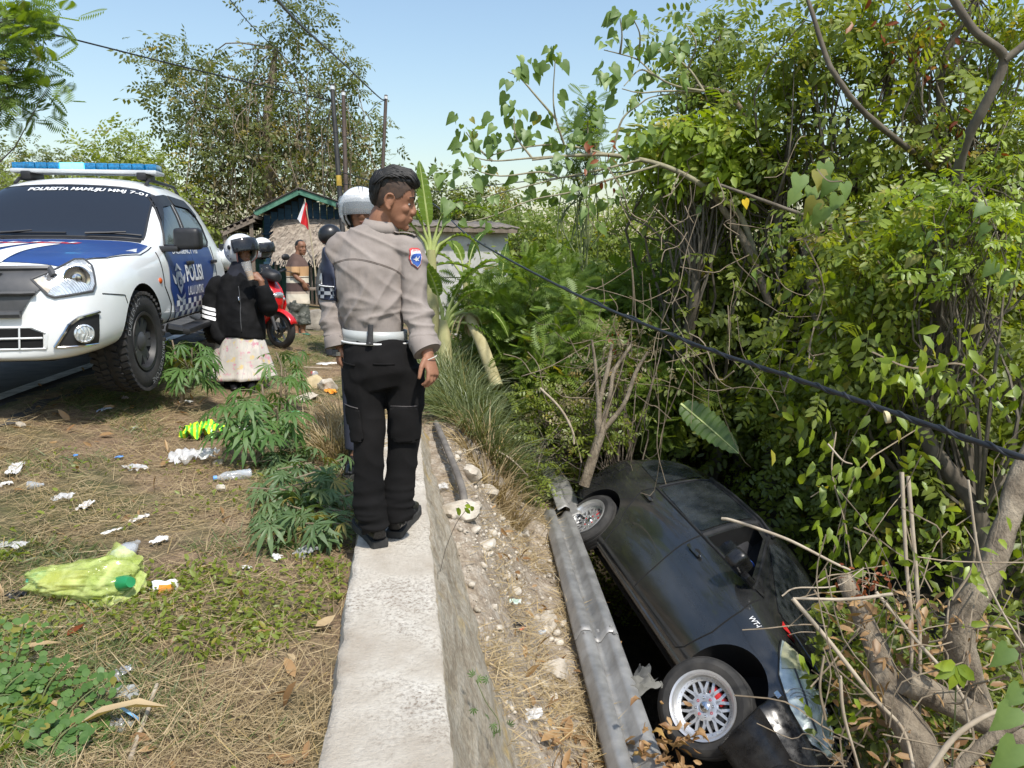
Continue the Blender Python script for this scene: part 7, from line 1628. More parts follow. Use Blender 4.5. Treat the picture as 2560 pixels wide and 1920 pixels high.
# sticks over and beside the car
SX = [([at(1805, 1296, 3.9), at(1835, 1302, 3.85), at(1960, 1345, 3.7), at(2080, 1405, 3.6), at(2125, 1425, 3.6)], .008, 'thin brown stick reaching over the car\'s side window'),
      ([at(2230, 1485, 3.4), at(2120, 1498, 3.4), at(1982, 1496, 3.4)], .008, 'pale stick pointing left above the headlamp'),
      ([at(1982, 1496, 3.4), at(2070, 1600, 3.35), at(2180, 1740, 3.3), at(2260, 1830, 3.3), at(2290, 1960, 3.2)], .010, 'long pale stick bent down from the headlamp to the bottom edge'),
      ([at(2255, 1180, 3.9), at(2265, 1400, 3.85), at(2280, 1600, 3.8), at(2262, 1950, 3.7)], .010, 'tall thin pale stem standing right of the car nose'),
      ([at(2270, 1190, 3.95), at(2290, 1430, 3.9), at(2300, 1650, 3.85), at(2295, 1900, 3.8)], .011, 'second tall pale stem close beside the thin one'),
      ([at(2190, 1480, 3.7), at(2290, 1600, 3.6), at(2400, 1730, 3.5), at(2425, 1830, 3.5)], .009, 'curved stick sweeping down behind the two tall stems'),
      ([at(2420, 1200, 3.3), at(2450, 1400, 3.3), at(2500, 1520, 3.3), at(2575, 1640, 3.3)], .006, 'thin reddish stem crossing the leaning trunk'),
      ([at(2300, 1960, 3.0), at(2400, 1830, 3.0), at(2540, 1755, 3.0)], .012, 'pale cut stick crossing in front of the trunk at the bottom'),
      ([at(1955, 1490, 3.6), at(1990, 1470, 3.6), at(2090, 1465, 3.6), at(2160, 1420, 3.6)], .004, 'hair-thin twig curling over the bonnet'),
      ([at(2100, 1690, 3.3), at(2110, 1790, 3.3), at(2150, 1930, 3.3)], .008, 'short brown stick right of the fog lamp'),
      ([at(2070, 1110, 4.6), at(2105, 1150, 4.5), at(2130, 1160, 4.5)], .006, 'short broken twig above the car roof')]
for pts, r, lab in SX: limb(lab, pts, [r, r * .95, r * .7], M_twig, 'stick', 'stick')
# tangle of fine twigs and hanging vines through the thicket (uncountable)
bm = bmesh.new()
for k in range(300):
    px, py = rng.uniform(1450, 2560), rng.uniform(420, 1300); d = rng.uniform(5.2, 9.0); a = at(px, py, d)
    if px < 2090 and py > 960: continue
    if rng.random() < .5: b = a + Vector((rng.normal() * .25, rng.normal() * .2, -rng.uniform(.3, 1.3)))
    else: b = a + Vector((rng.normal() * .45, rng.normal() * .3, rng.normal() * .3))
    ctube(bm, wig(a, b, 3, .3, rng.uniform(0, .25)), rng.uniform(.0018, .0055), 4, 3)
for k in range(95):
    px, py = rng.uniform(2030, 2560), rng.uniform(1380, 1920); d = rng.uniform(3.2, 4.3); a = at(px, py, d); b = a + Vector((rng.normal() * .3, rng.normal() * .2, rng.normal() * .35)); ctube(bm, wig(a, b, 3, .3), rng.uniform(.0018, .005), 4, 3)
for k in range(45):
    px, py = rng.uniform(1350, 1700), rng.uniform(820, 1060); d = rng.uniform(7.2, 8.6); a = at(px, py, d); b = a + Vector((rng.normal() * .35, rng.normal() * .2, rng.normal() * .4)); ctube(bm, wig(a, b, 3, .3), rng.uniform(.002, .005), 4, 3)
tw_o = from_bm('twig_tangle', bm, M_vine, None, None); tag(tw_o, 'tangle of dry twigs and hanging vines all through the thicket', 'twigs', kind='stuff')
# undergrowth that closes the thicket down to the ground
def under(name, lab, n, f, ls, m, kind='diamond', droop=-.3):
    P_ = []
    while len(P_) < n:
        p = f()
        if noise.noise(Vector(p) * 1.1) > -.12 or rng.random() < .25: P_.append(p)
    o = leafobj(name, leaves(kind, np.array(P_), rand_dirs(n, droop), rand_ups(n), rng.uniform(.6, 1.35, n) * ls), m); return tag(o, lab, 'foliage', kind='stuff')
def f1():
    x = rng.uniform(3.6, 12); y = rng.uniform(2.0, 15); return (x, y, float(gz(x, y)) + abs(rng.normal()) * .9)
under('undergrowth', 'dark undergrowth covering the ground right of the ditch', 22000, f1, .10, L_dark)
def f2():
    x = rng.uniform(1.2, 8); y = rng.uniform(8.6, 15); return (x, y, float(gz(x, y)) + abs(rng.normal()) * .75)
under('undergrowth', 'mixed green undergrowth behind the car up to the concrete building', 16000, f2, .10, L_mid)
def f3():
    x = rng.uniform(1.7, 4.0); y = rng.uniform(7.4, 9.5); return (x, y, float(gz(x, y)) + abs(rng.normal()) * .4)
under('undergrowth', 'small-leaved weeds around the tail of the car', 5000, f3, .055, L_mid)
def f4():
    p = at(rng.uniform(2030, 2560), rng.uniform(1500, 1900), rng.uniform(4.2, 5.2)); return p[:]
under('undergrowth', 'shaded leaves behind the logs in the bottom right corner', 2600, f4, .07, L_dark, 'oval')

# ---- big-leaf tree: every leaf a part
BT = thing('big_leaf_tree', 'tree with large pale heart-shaped leaves reaching left across the sky', 'tree', at(1900, 700, 8.2)); BO = BT.location.copy()
def bb(pts, r):
    bm = bmesh.new(); ctube(bm, [Vector(p) - BO for p in pts], r, 7, 6); o = from_bm('branch', bm, M_barkp2, BT, 60); return o
M_barkp2 = mat('green_grey_bark', (.20, .18, .11), (.34, .31, .21), 8, .9)
d_ = 7.6
bb([at(1905, 700, 8.2), at(1850, 540, 8.0), at(1750, 460, 7.8), at(1650, 412, 7.7), at(1530, 388, d_), at(1420, 390, d_), at(1330, 400, d_)], [.04, .036, .03, .026, .022, .016, .010])
BRS = [[(1420, 390), (1330, 395), (1230, 402), (1160, 385)], [(1530, 388), (1400, 362), (1290, 372), (1230, 388)], [(1410, 360), (1390, 300), (1383, 240), (1388, 150)], [(1392, 300), (1340, 240), (1300, 195), (1270, 180)], [(1330, 395), (1290, 340), (1285, 290)], [(1230, 402), (1195, 370), (1165, 330)],
       [(1600, 400), (1500, 425), (1400, 445), (1300, 470), (1180, 500)], [(1650, 412), (1520, 450), (1430, 480), (1330, 500), (1230, 540), (1150, 560)], [(1400, 445), (1350, 430), (1250, 440), (1170, 420)], [(1480, 395), (1470, 330), (1470, 300)], [(1530, 388), (1555, 300), (1600, 260), (1640, 240), (1760, 228)], [(1760, 228), (1690, 215), (1640, 190), (1595, 150), (1550, 135), (1510, 125)], [(1640, 190), (1600, 175), (1560, 215)], [(1595, 150), (1600, 90), (1585, 50)], [(1550, 135), (1555, 90), (1550, 45)], [(1760, 228), (1660, 228), (1600, 232), (1555, 222)], [(1760, 228), (1720, 170), (1660, 130), (1590, 130)], [(1720, 170), (1740, 110), (1715, 60)]]
for q in BRS: bb([at(x, y, d_ + .25 * noise.noise((x * .01, y * .01, 0))) for x, y in q], [.013, .010, .007, .005])
LC = [(1385, 137, 11), (1322, 168, 6), (1283, 184, 8), (1287, 274, 9), (1158, 310, 6), (1205, 325, 7), (1248, 337, 8), (1162, 364, 7), (1166, 415, 8), (1111, 431, 7), (1134, 533, 7), (1319, 333, 7), (1381, 243, 4), (1358, 302, 4), (1413, 368, 8), (1471, 298, 7), (1452, 353, 7), (1452, 490, 6), (1389, 474, 6), (1526, 497, 6), (1550, 39, 6), (1593, 47, 6), (1518, 102, 6), (1554, 106, 5), (1589, 133, 6), (1514, 168, 7), (1558, 219, 7), (1655, 110, 6), (1695, 125, 6), (1628, 176, 6), (1648, 196, 6), (1718, 63, 6), (1300, 470, 5), (1230, 450, 5), (1340, 430, 6), (1500, 430, 5), (1560, 380, 6), (1600, 340, 6), (1220, 520, 5), (1480, 545, 5), (1690, 200, 5), (1270, 330, 5), (1350, 355, 5), (1600, 270, 4)]
HV, HF = LS['heart']
def heart_mesh(seed, bend):
    v = HV.copy(); v[:, 2] += -bend * np.maximum(v[:, 0], 0) ** 2 + .10 * np.abs(v[:, 1]) * (1 if seed % 2 else .4); me = fastmesh('heart_leaf', v, HF); me.materials.append(L_heart); return me
HM_ = [heart_mesh(i, .12 + .1 * i) for i in range(4)]
def add_leaf(par, me, p, d, u, s, name='leaf', off=None):
    d = Vector(d).normalized(); u = Vector(u); y = u.cross(d)
    if y.length < 1e-4: y = Vector((0, 1, 0))
    y.normalize(); z = d.cross(y); o = bpy.data.objects.new(name, me); col.objects.link(o); o.parent = par
    o.matrix_local = Matrix.Translation(Vector(p) - (off if off is not None else par.location)) @ Matrix((d, y, z)).transposed().to_4x4() @ Matrix.Scale(s, 4); return o
for (px, py, n) in LC:
    c = at(px, py, d_ + rng.normal() * .15)
    for k in range(n):
        a = rng.uniform(0, 6.28); o_ = Vector((math.cos(a) * .09, math.sin(a) * .06, rng.normal() * .07)); d2 = Vector((math.cos(a) * .8, math.sin(a) * .6, -.75 + rng.normal() * .2))
        add_leaf(BT, HM_[rng.integers(4)], c + o_, d2, Vector((rng.normal() * .4, -1, .5)) + Vector(rng.normal(size=3)) * .25, rng.uniform(.06, .155), off=BO)
# the nearer spray of pale leaves in the middle of the thicket
NT = thing('big_leaf_sapling', 'spray of large pale green heart-shaped leaves in the middle of the right thicket', 'plant', at(2070, 560, 5.6)); NO = NT.location.copy()
bm = bmesh.new(); ctube(bm, [at(2130, 640, 5.8) - NO, at(2080, 470, 5.6) - NO, at(2050, 440, 5.55) - NO], [.012, .009, .006], 6); from_bm('stem', bm, M_gstem, NT)
for (px, py, s) in [(2060, 410, .16), (2000, 440, .15), (2030, 470, .14), (2080, 450, .14), (2040, 500, .15), (2025, 510, .13), (2095, 490, .13), (2060, 520, .15), (2110, 460, .12), (1990, 480, .12), (2045, 430, .15)]:
    a = rng.uniform(2.2, 5.6); add_leaf(NT, HM_[rng.integers(4)], at(px, py, 5.5 + rng.normal() * .08), (math.cos(a) * .5, math.sin(a) * .3, -.9), (0, -1, .7), s, off=NO)
for grp, (cx, cy, dd) in enumerate([(2350, 640, 5.0), (2290, 690, 5.4), (2540, 610, 4.6), (2330, 560, 5.6), (1940, 650, 6.6), (2260, 540, 6.0)]):
    t = thing('heart_leaf_vine', ['cluster of heart-shaped leaves under the sunlit branch', 'heart-leaved vine cluster left of the dark limb\'s foot', 'heart-shaped leaves at the right edge above the cable', 'heart-leaved cluster among the dark branches', 'heart-leaved vine cluster by the leaning tan trunk', 'heart-leaved cluster below the pale leaf spray'][grp], 'plant', at(cx, cy, dd), group='heart-leaved vines in the thicket')
    bm = bmesh.new(); ctube(bm, [(0, 0, .25), (.05, 0, 0), (0, 0, -.3)], .004, 4); from_bm('stem', bm, M_gstem, t)
    for k in range(9): a = rng.uniform(0, 6.28); add_leaf(t, HM_[rng.integers(4)], t.location + Vector((rng.normal() * .13, rng.normal() * .1, rng.normal() * .15)), (math.cos(a), math.sin(a) * .5, -.8), (0, -.7, .8), rng.uniform(.07, .12))
yl = thing('yellow_leaf', 'single yellow leaf in the thicket left of the pale leaf spray', 'leaf', at(1862, 500, 5.6)); o = link('leaf_blade', fastmesh('leaf_blade', HV, HF), mat('yellow_leaf', (.55, .36, .01), (.65, .45, .02), 8, .6), yl); o.scale = (.075,) * 3; o.rotation_euler = (R(80), R(70), 0)

# ---- bright climbing vine: leaves are parts
OV, OF = LS['oval']; OVM = []
for i in range(3):
    v = OV.copy(); v[:, 2] += -.22 * i * v[:, 0] ** 2; me = fastmesh('vine_leaf', v, OF); me.materials.append(L_vine); OVM.append(me)
def vine(label, path, n, spread, size, me_list, m_stem, droop=-1.0, group='bright climbing vines'):
    t = thing('climbing_vine', label, 'vine', path[0], group=group); bm = bmesh.new(); q = crv(path, 10); ctube(bm, [p - path[0] for p in path], .006, 5, 8); from_bm('stem', bm, m_stem, t, 60)
    for k in range(n):
        p = q[rng.integers(len(q))] + Vector((rng.normal() * spread[0], rng.normal() * .12, rng.normal() * spread[1])); d = Vector((rng.normal() * .6, rng.normal() * .5 - .15, droop + rng.normal() * .35))
        add_leaf(t, me_list[rng.integers(len(me_list))], p, d, Vector((rng.normal() * .6, -1, .35)), size * rng.uniform(.65, 1.25))
    return t
vine('bright green vine cascade on the left side of the thicket above the cable', [at(2130, 640, 6.2), at(2080, 800, 6.2), at(2000, 880, 6.2), at(1960, 980, 6.2)], 85, (.24, .2), .125, OVM, M_vine)
vine('bright green vine mass hanging in the middle right above the cable', [at(2160, 650, 6.0), at(2170, 820, 5.9), at(2210, 960, 5.8), at(2150, 1060, 5.8)], 95, (.24, .2), .125, OVM, M_vine)
vine('bright green vine swag running right above the cable', [at(2180, 880, 4.4), at(2280, 920, 4.4), at(2400, 910, 4.4), at(2480, 960, 4.4)], 95, (.14, .14), .10, OVM, M_vine)
vine('bright vine hanging below the cable right of the car roof', [at(2090, 1080, 5.3), at(2080, 1180, 5.2), at(2110, 1300, 5.1), at(2130, 1420, 5.0)], 90, (.16, .15), .105, OVM, M_vine)
vine('bright vine curtain around the two tall pale stems', [at(2250, 1180, 4.8), at(2260, 1290, 4.8), at(2290, 1400, 4.7), at(2330, 1480, 4.6)], 110, (.2, .16), .09, OVM, M_vine)
vine('bright leaves drooping over the car headlamp', [at(2060, 1640, 3.2), at(2050, 1720, 3.2), at(2065, 1800, 3.2)], 10, (.02, .05), .06, OVM, M_vine)
vine('sparse bright leaves beside the leaning trunk', [at(2440, 1330, 3.6), at(2430, 1420, 3.6), at(2380, 1500, 3.6)], 26, (.13, .10), .07, OVM, M_vine, -.2)
vine('small bright vine high over the leaning tan trunk', [at(2150, 590, 5.6), at(2200, 660, 5.6), at(2230, 700, 5.6)], 40, (.2, .14), .085, OVM, M_vine)
bp = thing('broad_leaf_plant', 'young plant with broad light green leaves in front of the mossy trunk', 'plant', at(2390, 1660, 3.2)); 
bm = bmesh.new(); ctube(bm, [(0, 0, 0), (.02, 0, -.2), (.04, 0, -.5)], .004, 4); from_bm('stem', bm, M_gstem, bp)
for ang in (175, 205, 255, 290, 320): add_leaf(bp, OVM[0], bp.location + Vector((0, 0, .0)), Vector((math.cos(R(ang)), -.2, math.sin(R(ang)))), (0, -1, .3), .12)
bp = thing('broad_leaf_plant', 'glossy round leaves at the bottom right corner', 'plant', at(2560, 1790, 2.6))
bm = bmesh.new(); ctube(bm, [(0, 0, .1), (.05, 0, -.1), (.1, 0, -.5)], .005, 4); from_bm('stem', bm, M_gstem, bp)
for (px, py, s) in ((2530, 1770, .11), (2540, 1860, .13), (2550, 1720, .09), (2520, 1620, .09)): add_leaf(bp, HM_[1], at(px, py, 2.6), (-.6, -.2, -.6), (0, -1, .6), s)
# rust-coloured dead leaves
for (px, py, d, n, s, lab) in [(2170, 1460, 3.5, 34, .035, 'rust-brown dead leaf spray above the long pale stick'), (2320, 130, 6.8, 26, .11, 'hanging bunch of rust-brown dead leaves in the top right'), (2225, 30, 6.8, 12, .12, 'rust-brown dead leaf at the top edge of the trees'), (2410, 310, 6.2, 12, .09, 'small rust-brown dead bunch beside the dark limb'), (1510, 405, 7.4, 16, .10, 'thin rust-brown dead bunch hanging on the big-leaf branch'), (1555, 850, 7.9, 26, .05, 'rust-brown dead sprig in the shrub behind the car')]:
    c = at(px, py, d); P_ = np.array(c) + rng.normal(size=(n, 3)) * np.array([s * 1.6, s, s * 1.6]); o = leafobj('dead_leaves', leaves('oval', P_ - np.array(c), rand_dirs(n, -.9), rand_ups(n), rng.uniform(.6, 1.3, n) * s), L_rust, None); o.location = c; tag(o, lab, 'dead leaves', kind='stuff')

# ---- feathery shrubs between the wall and the car
for (px, py, d, rx, rz, n, lab) in [(1330, 760, 9.0, .55, .55, 130, 'feathery green shrub in front of the concrete building'), (1420, 880, 8.3, .55, .55, 120, 'feathery shrub in the middle of the slope'), (1560, 760, 9.4, .6, .5, 110, 'feathery shrub behind the pale sapling'), (1250, 860, 9.2, .4, .4, 70, 'feathery shrub right of the dead banana stem'), (1640, 980, 8.8, .5, .4, 70, 'feathery shrub above the car tail'), (1190, 770, 9.8, .45, .4, 80, 'feathery shrub at the foot of the concrete wall'), (1370, 700, 11, .5, .5, 70, 'tall feathery shrub beside the concrete panels'), (1480, 280, 12, .12, .5, 26, 'thin feathery top sticking up behind the big-leaf branch'), (1440, 340, 12, .2, .5, 22, 'shorter feathery top behind the big-leaf branch')]:
    c = at(px, py, d); b0 = Vector((c.x, c.y, float(gz(c.x, c.y)))); blobtree('feathery_shrub', lab, b0, .02, c, [(c[:], (rx, rx, rz)), ((c - Vector((0, 0, rz)))[:], (rx * .8, rx * .8, rz * .8))], n, 5, .24, L_feather, 'pinnate', M_gstem, .12, -.1, 'shrub', 'feathery shrubs on the slope', lw=1.1)
c = at(1560, 880, 8.0); blobtree('dry_shrub', 'brown half-dead shrub tangle left of the car tail', (c.x, c.y, float(gz(c.x, c.y))), .03, c, [bl(1560, 880, 8.0, .45, .35), bl(1440, 980, 7.8, .4, .4), bl(1350, 1080, 7.6, .35, .25)], 60, 24, .04, L_farb, 'diamond', M_bark, .13, -.4, 'shrub')
c = at(1400, 1030, 7.8); blobtree('green_shrub', 'small green shrub over the bent guardrail', (c.x, c.y, float(gz(c.x, c.y))), .03, c, [bl(1350, 1000, 7.8, .4, .3), bl(1480, 1060, 7.6, .35, .25), bl(1330, 1150, 7.2, .2, .25)], 130, 24, .05, L_mid, 'diamond', M_bark, .13, -.4, 'shrub')
# pale sapling with several stems
sg = at(1475, 1215, 7.3); SG = thing('sapling', 'pale crooked sapling with several upright stems behind the car', 'tree', sg)
for pts, r in (([(1460, 1215), (1490, 1120), (1500, 1085), (1495, 1050)], [.055, .05, .05, .045]), ([(1497, 1060), (1500, 1000), (1520, 920), (1530, 860)], [.03, .025, .022, .015]), ([(1503, 1070), (1525, 990), (1535, 930), (1580, 860)], [.03, .025, .02, .014]), ([(1505, 1080), (1560, 1010), (1590, 930), (1620, 880)], [.03, .022, .02, .014]), ([(1498, 1050), (1490, 930), (1480, 850)], [.022, .018, .012])):
    bm = bmesh.new(); ctube(bm, [at(x, y, 7.3) - sg for x, y in pts], r, 8, 6); from_bm('stem', bm, M_barkp, SG, 60)
limb('forked dead twig leaning on the slope right of the grass', [at(1350, 970, 7.2), at(1400, 1020, 7.2), at(1430, 1075, 7.2), at(1435, 1110, 7.2)], [.012, .012, .012, .010], M_twig, 'stick', 'stick')
limb('short cut branch at the edge of the rubble by the guardrail', [at(1240, 1125, 6.6), at(1280, 1150, 6.6), at(1320, 1190, 6.6)], [.008, .008, .006], M_twig, 'stick', 'stick')
# ---- banana plants
def bananaleaf(bm_par, base, d, L, w, bend, m, tear=.35, off=None, roll=0):
    base = Vector(base); d = Vector(d).normalized(); side = d.cross(UP); side = side.normalized() if side.length > .05 else RGT.copy(); side = Quaternion(d, roll) @ side
    n = 22; V = []; F = []; mid = []; p = base.copy(); dd = d.copy()
    for i in range(n + 1):
        t = i / n; mid.append(p.copy()); dd = (dd + Vector((0, 0, -bend / n)) * (1 + t)).normalized(); p = p + dd * (L / n)
    k = 0
    for i in range(n):
        t0, t1 = i / n, (i + 1) / n; f = lambda t: w * (math.sin(math.pi * min(1, max(0, t) ** .75)) ** .6) if 0 < t < 1 else 0
        for s in (1, -1):
            gap = .12 * rng.random() if rng.random() < tear else 0; dr = Vector((0, 0, -.25 - .3 * rng.random() * tear)); a, b = mid[i], mid[i + 1]; nrm_ = UP * .25
            e0 = a + (side * s + nrm_) * f(t0 + .0) + dr * f(t0) * .5; e1 = b.lerp(a, gap) + (side * s + nrm_) * f(t1) + dr * f(t1) * .5; rg_ = .10 * (1 if i % 2 else -1); m0 = a.lerp(e0, .5) + UP * (.12 + rg_) * f(t0); m1 = b.lerp(e1, .5) + UP * (.12 - rg_) * f(t1); e0 = e0 + UP * rg_ * f(t0); e1 = e1 - UP * rg_ * f(t1)
            V += [a, m0, e0, e1, m1, b]; F += [(k, k + 1, k + 4, k + 5), (k + 1, k + 2, k + 3, k + 4)]; k += 6
    o_ = off if off is not None else bm_par.location
    me = fastmesh('leaf', np.array([(v - o_)[:] for v in V]), np.array(F)); o = link('leaf', me, m, bm_par)
    bm = bmesh.new(); tube(bm, [q - o_ for q in mid], [lerp(.016, .003, i / n) for i in range(n + 1)], 5); r_ = from_bm('midrib', bm, M_rib, bm_par, 60); r_.parent = o; return o
M_rib = mat('banana_rib', (.30, .36, .10), (.42, .48, .18), 8, .6); M_bst = mat('banana_stem', (.30, .30, .12), (.46, .42, .22), 6, .7, stretch=(1, 1, .2)); M_bdry = mat('dry_banana', (.38, .27, .14), (.58, .46, .29), 8, .9, stretch=(1, 1, .3))
L_bdark = leafmat('leaf_banana_shade', (.03, .07, .015), (.07, .13, .025), .4, .1, .35)
def banana(label, px, py, pyt, d, lv, r=.09, m=L_ban):
    b = at(px, py, d); b.z = float(gz(b.x, b.y)); T = thing('banana_plant', label, 'banana plant', b, group='banana plants'); t = at(px, pyt, d); bm = bmesh.new(); ctube(bm, [Vector((0, 0, 0)), (t - b) * .5, t - b], [r * 1.2, r, r * .6], 12); from_bm('stem', bm, M_bst, T, 60)
    for (dx, dz, L, w, bend) in lv:
        dr = RGT * dx + UP * dz + FWD * rng.uniform(-.35, .2); q = t + dr.normalized() * .28; bm = bmesh.new(); tube(bm, [t - b - UP * .15, t - b + dr.normalized() * .12, q - b], [.035, .022, .016], 7); from_bm('leaf_stalk', bm, M_rib, T, 60); bananaleaf(T, q, dr, L, w, bend, m, .35)
    return T
banana('banana plant with green leaves right behind the officer\'s shoulder', 1078, 760, 625, 9.0, [(-.12, 1, .80, .12, .15), (.55, 1, .8, .16, 1.6), (-.6, .8, .8, .15, 1.5), (.8, .5, .6, .15, 2.4), (.3, 1, .6, .15, 1.6), (-.3, .9, .6, .14, 1.8)])
banana('banana plant with arching leaf in front of the concrete panels', 1250, 800, 745, 10.5, [(-.75, .9, 1.25, .15, 1.5), (.6, 1, .8, .14, 1.2), (.1, 1, .5, .1, .5)])
banana('banana plant with drooping torn leaves against the concrete wall', 1165, 800, 700, 11.0, [(-.6, .8, .9, .15, 2.2), (.7, .7, .9, .15, 2.2), (.2, 1, .7, .14, 1.6), (-.2, .9, .7, .14, 2.4)], .07)
banana('young banana plant low beside the dead banana stem', 1110, 880, 800, 8.6, [(.8, .4, .7, .14, 1.6), (-.2, 1, .55, .13, 1.0), (.4, .9, .7, .14, 1.2), (.9, -.1, .6, .13, 1.2), (.6, .7, .5, .12, 1.0)])
banana('yellowing banana plant in the shrubs left of the thicket', 1580, 800, 730, 10.5, [(-.9, .6, .8, .13, 1.3), (.8, .5, .7, .13, 1.3), (.1, 1, .7, .12, .9)], .06)
dn = at(1242, 945, 8.2); dt = at(1172, 790, 8.6); DS = thing('dead_banana_stem', 'pale dead banana stem leaning left with dry frayed top', 'banana stem', dn); bm = bmesh.new(); ctube(bm, [Vector((0, 0, -.1)), (dt - dn) * .5, dt - dn], [.075, .07, .065], 12); from_bm('stem', bm, mat('pale_banana_stem', (.28, .24, .11), (.46, .41, .23), 7, .8, stretch=(1, 1, .3)), DS, 60)
for k in range(9): bananaleaf(DS, dt + Vector(rng.normal(size=3)) * .03, (rng.normal(), rng.normal() * .5, rng.uniform(-.4, .6)), rng.uniform(.2, .4), .05, 2.5, M_bdry, .5)
fb = at(1702, 1010, 6.9); FB = thing('fallen_banana_leaf', 'large striped banana leaf hanging above the car roof', 'banana leaf', fb); bananaleaf(FB, fb, at(1850, 1130, 6.6) - fb, (at(1850, 1130, 6.6) - fb).length, .13, .05, L_ban, .25, roll=.9)
fb = at(1690, 925, 8.2); FB = thing('fallen_banana_leaf', 'small yellow-green banana leaf behind the striped one', 'banana leaf', fb); bananaleaf(FB, fb, RGT + UP * .2, .35, .10, .8, L_ban, .3)
# ---- tall grass on the slope behind the wall
def tuft(label, c, n, h, sp, m, lean=(0, 0), w=.007, name='grass_tuft', cat='grass', bend=1.0, stuff=True):
    V = []; F = []; rr = []; k = 0
    for i in range(n):
        a = rng.uniform(0, 6.28); r = sp * math.sqrt(rng.random()); x, y = c[0] + r * math.cos(a), c[1] + r * math.sin(a); z = float(gz(x, y)) - .02; H = h * rng.uniform(.5, 1.15); d = np.array([math.cos(a) * .45 + lean[0] + rng.normal() * .25, math.sin(a) * .45 + lean[1] + rng.normal() * .25, 1.0]); d /= np.linalg.norm(d); p = np.array([x, y, z]); s = nrm(np.cross(d, [rng.normal(), rng.normal(), .2])); u = rng.random()
        pts = []; 
        for j in range(5):
            pts.append(p.copy()); d = d + np.array([0, 0, -.16 * bend * j]) + np.array([math.cos(a), math.sin(a), 0]) * .05 * j; d /= np.linalg.norm(d); p = p + d * H / 4
        for j, q in enumerate(pts):
            ww = w * (1 - j / 4.3); V += [q - s * ww, q + s * ww]; rr += [u, u]
            if j < 4: F.append((k + 2 * j, k + 2 * j + 1, k + 2 * j + 3, k + 2 * j + 2))
        k += 10
    o = link(name, fastmesh(name, np.array(V) - np.array([c[0], c[1], 0]), np.array(F), {'rnd': rr}), m); o.location = (c[0], c[1], 0); tag(o, label, cat)
    if stuff: o['kind'] = 'stuff'
    return o
L_reed = leafmat('reed_grass', (.10, .14, .055), (.24, .27, .12), .3, .05)
for q, (px, py, d, n, h, sp) in enumerate([(1190, 1130, 6.9, 900, .62, .35), (1140, 1060, 7.6, 900, .64, .4), (1110, 980, 8.6, 800, .64, .45), (1230, 1190, 6.5, 500, .5, .25), (1190, 990, 8.0, 600, .7, .4), (1260, 1080, 7.3, 500, .6, .35)]):
    c = at(px, py, d); tuft(['large blue-green grass tussock beside the rubble', 'tall grass tussock right of the officer\'s thigh', 'tall grass behind the officer\'s hand', 'short dry-bottomed grass at the edge of the rubble', 'tall grass below the dead banana stem', 'grass under the feathery shrubs'][q], (c.x, c.y), n, h, sp, L_reed if q != 3 else L_straw, (-.15, -.25))
for q, (px, py, d, n, h, sp) in enumerate([(850, 1080, 5.2, 500, .35, .16), (800, 1040, 5.6, 300, .3, .2), (870, 1010, 6.0, 350, .35, .2)]):
    c = at(px, py, d); c.x = min(c.x, -.32); tuft(['dry yellow grass left of the officer\'s knee', 'dry grass behind the wilted leaves', 'dry grass behind the officer\'s legs'][q], (c.x, c.y), n, h, sp, L_straw, (.1, 0))

# ---- cassava plants and the cut pile
PV, PF = LS['palmate']; PM = []
for i in range(3):
    v = PV.copy(); rr_ = np.sqrt(v[:, 0] ** 2 + v[:, 1] ** 2); v[:, 2] -= (.12 + .22 * i) * rr_ ** 2; me = fastmesh('palmate_leaf', v, PF); me.materials.append(L_cass); PM.append(me)
PW = []
for i in range(3):
    v = PV.copy(); rr_ = np.sqrt(v[:, 0] ** 2 + v[:, 1] ** 2); v[:, 2] -= (.1 + .3 * i) * rr_ ** 2; me = fastmesh('wilted_leaf', v, PF); me.materials.append(L_wilt); PW.append(me)
M_cst = mat('cassava_stem', (.16, .12, .08), (.28, .22, .15), 9, .8)
def cassava(label, px, py, d, tops, nl, ls):
    b = at(px, py, d); b.z = float(gz(b.x, b.y)) - .02; T = thing('cassava_plant', label, 'plant', b, group='cassava plants')
    for (tx, ty, td) in tops:
        t = at(tx, ty, td); bm = bmesh.new(); q = wig(Vector((0, 0, 0)), t - b, 4, .15); ctube(bm, q, [.012, .010, .007], 6, 4); from_bm('stem', bm, M_cst, T, 60); qq = crv(q, 8)
        for k in range(nl):
            f = .42 + .58 * (k / nl) ** .8; p = qq[min(len(qq) - 1, int(f * (len(qq) - 1)))] + b; a = k * 2.4 + rng.normal() * .3; L = rng.uniform(.10, .19) * (1.15 - .5 * (f > .95)); e = p + Vector((math.cos(a) * L, math.sin(a) * L, L * rng.uniform(.0, .55)))
            bm = bmesh.new(); tube(bm, [p - b, (p + e) / 2 + UP * .02 - b, e - b], .0028, 4); st_ = from_bm('leaf_stalk', bm, M_gstem, T, 60); add_leaf(T, PM[rng.integers(3)], e, (math.cos(a), math.sin(a), -.45 + rng.normal() * .2), (rng.normal() * .15, -.2, 1), ls * rng.uniform(.75, 1.2), off=b)
cassava('cassava plant with fingered leaves in front of the floral skirt', 640, 1178, 4.9, [(590, 1000, 4.9), (655, 960, 5.0), (690, 1020, 4.85), (625, 1060, 4.8)], 15, .15)
cassava('cassava plant growing beside the pickup\'s front wheel', 450, 970, 6.3, [(430, 850, 6.3), (480, 870, 6.2), (460, 900, 6.1)], 15, .155)
cassava('smaller cassava plant right of the floral skirt', 715, 1000, 6.4, [(690, 880, 6.4), (712, 920, 6.4)], 12, .13)
pl_ = Vector((-.62, 4.35, 0)); PILE = thing('cut_cassava_pile', 'pile of cut wilted cassava leaves lying against the wall behind the officer\'s feet', 'leaf pile', (pl_.x, pl_.y, float(gz(pl_.x, pl_.y))))
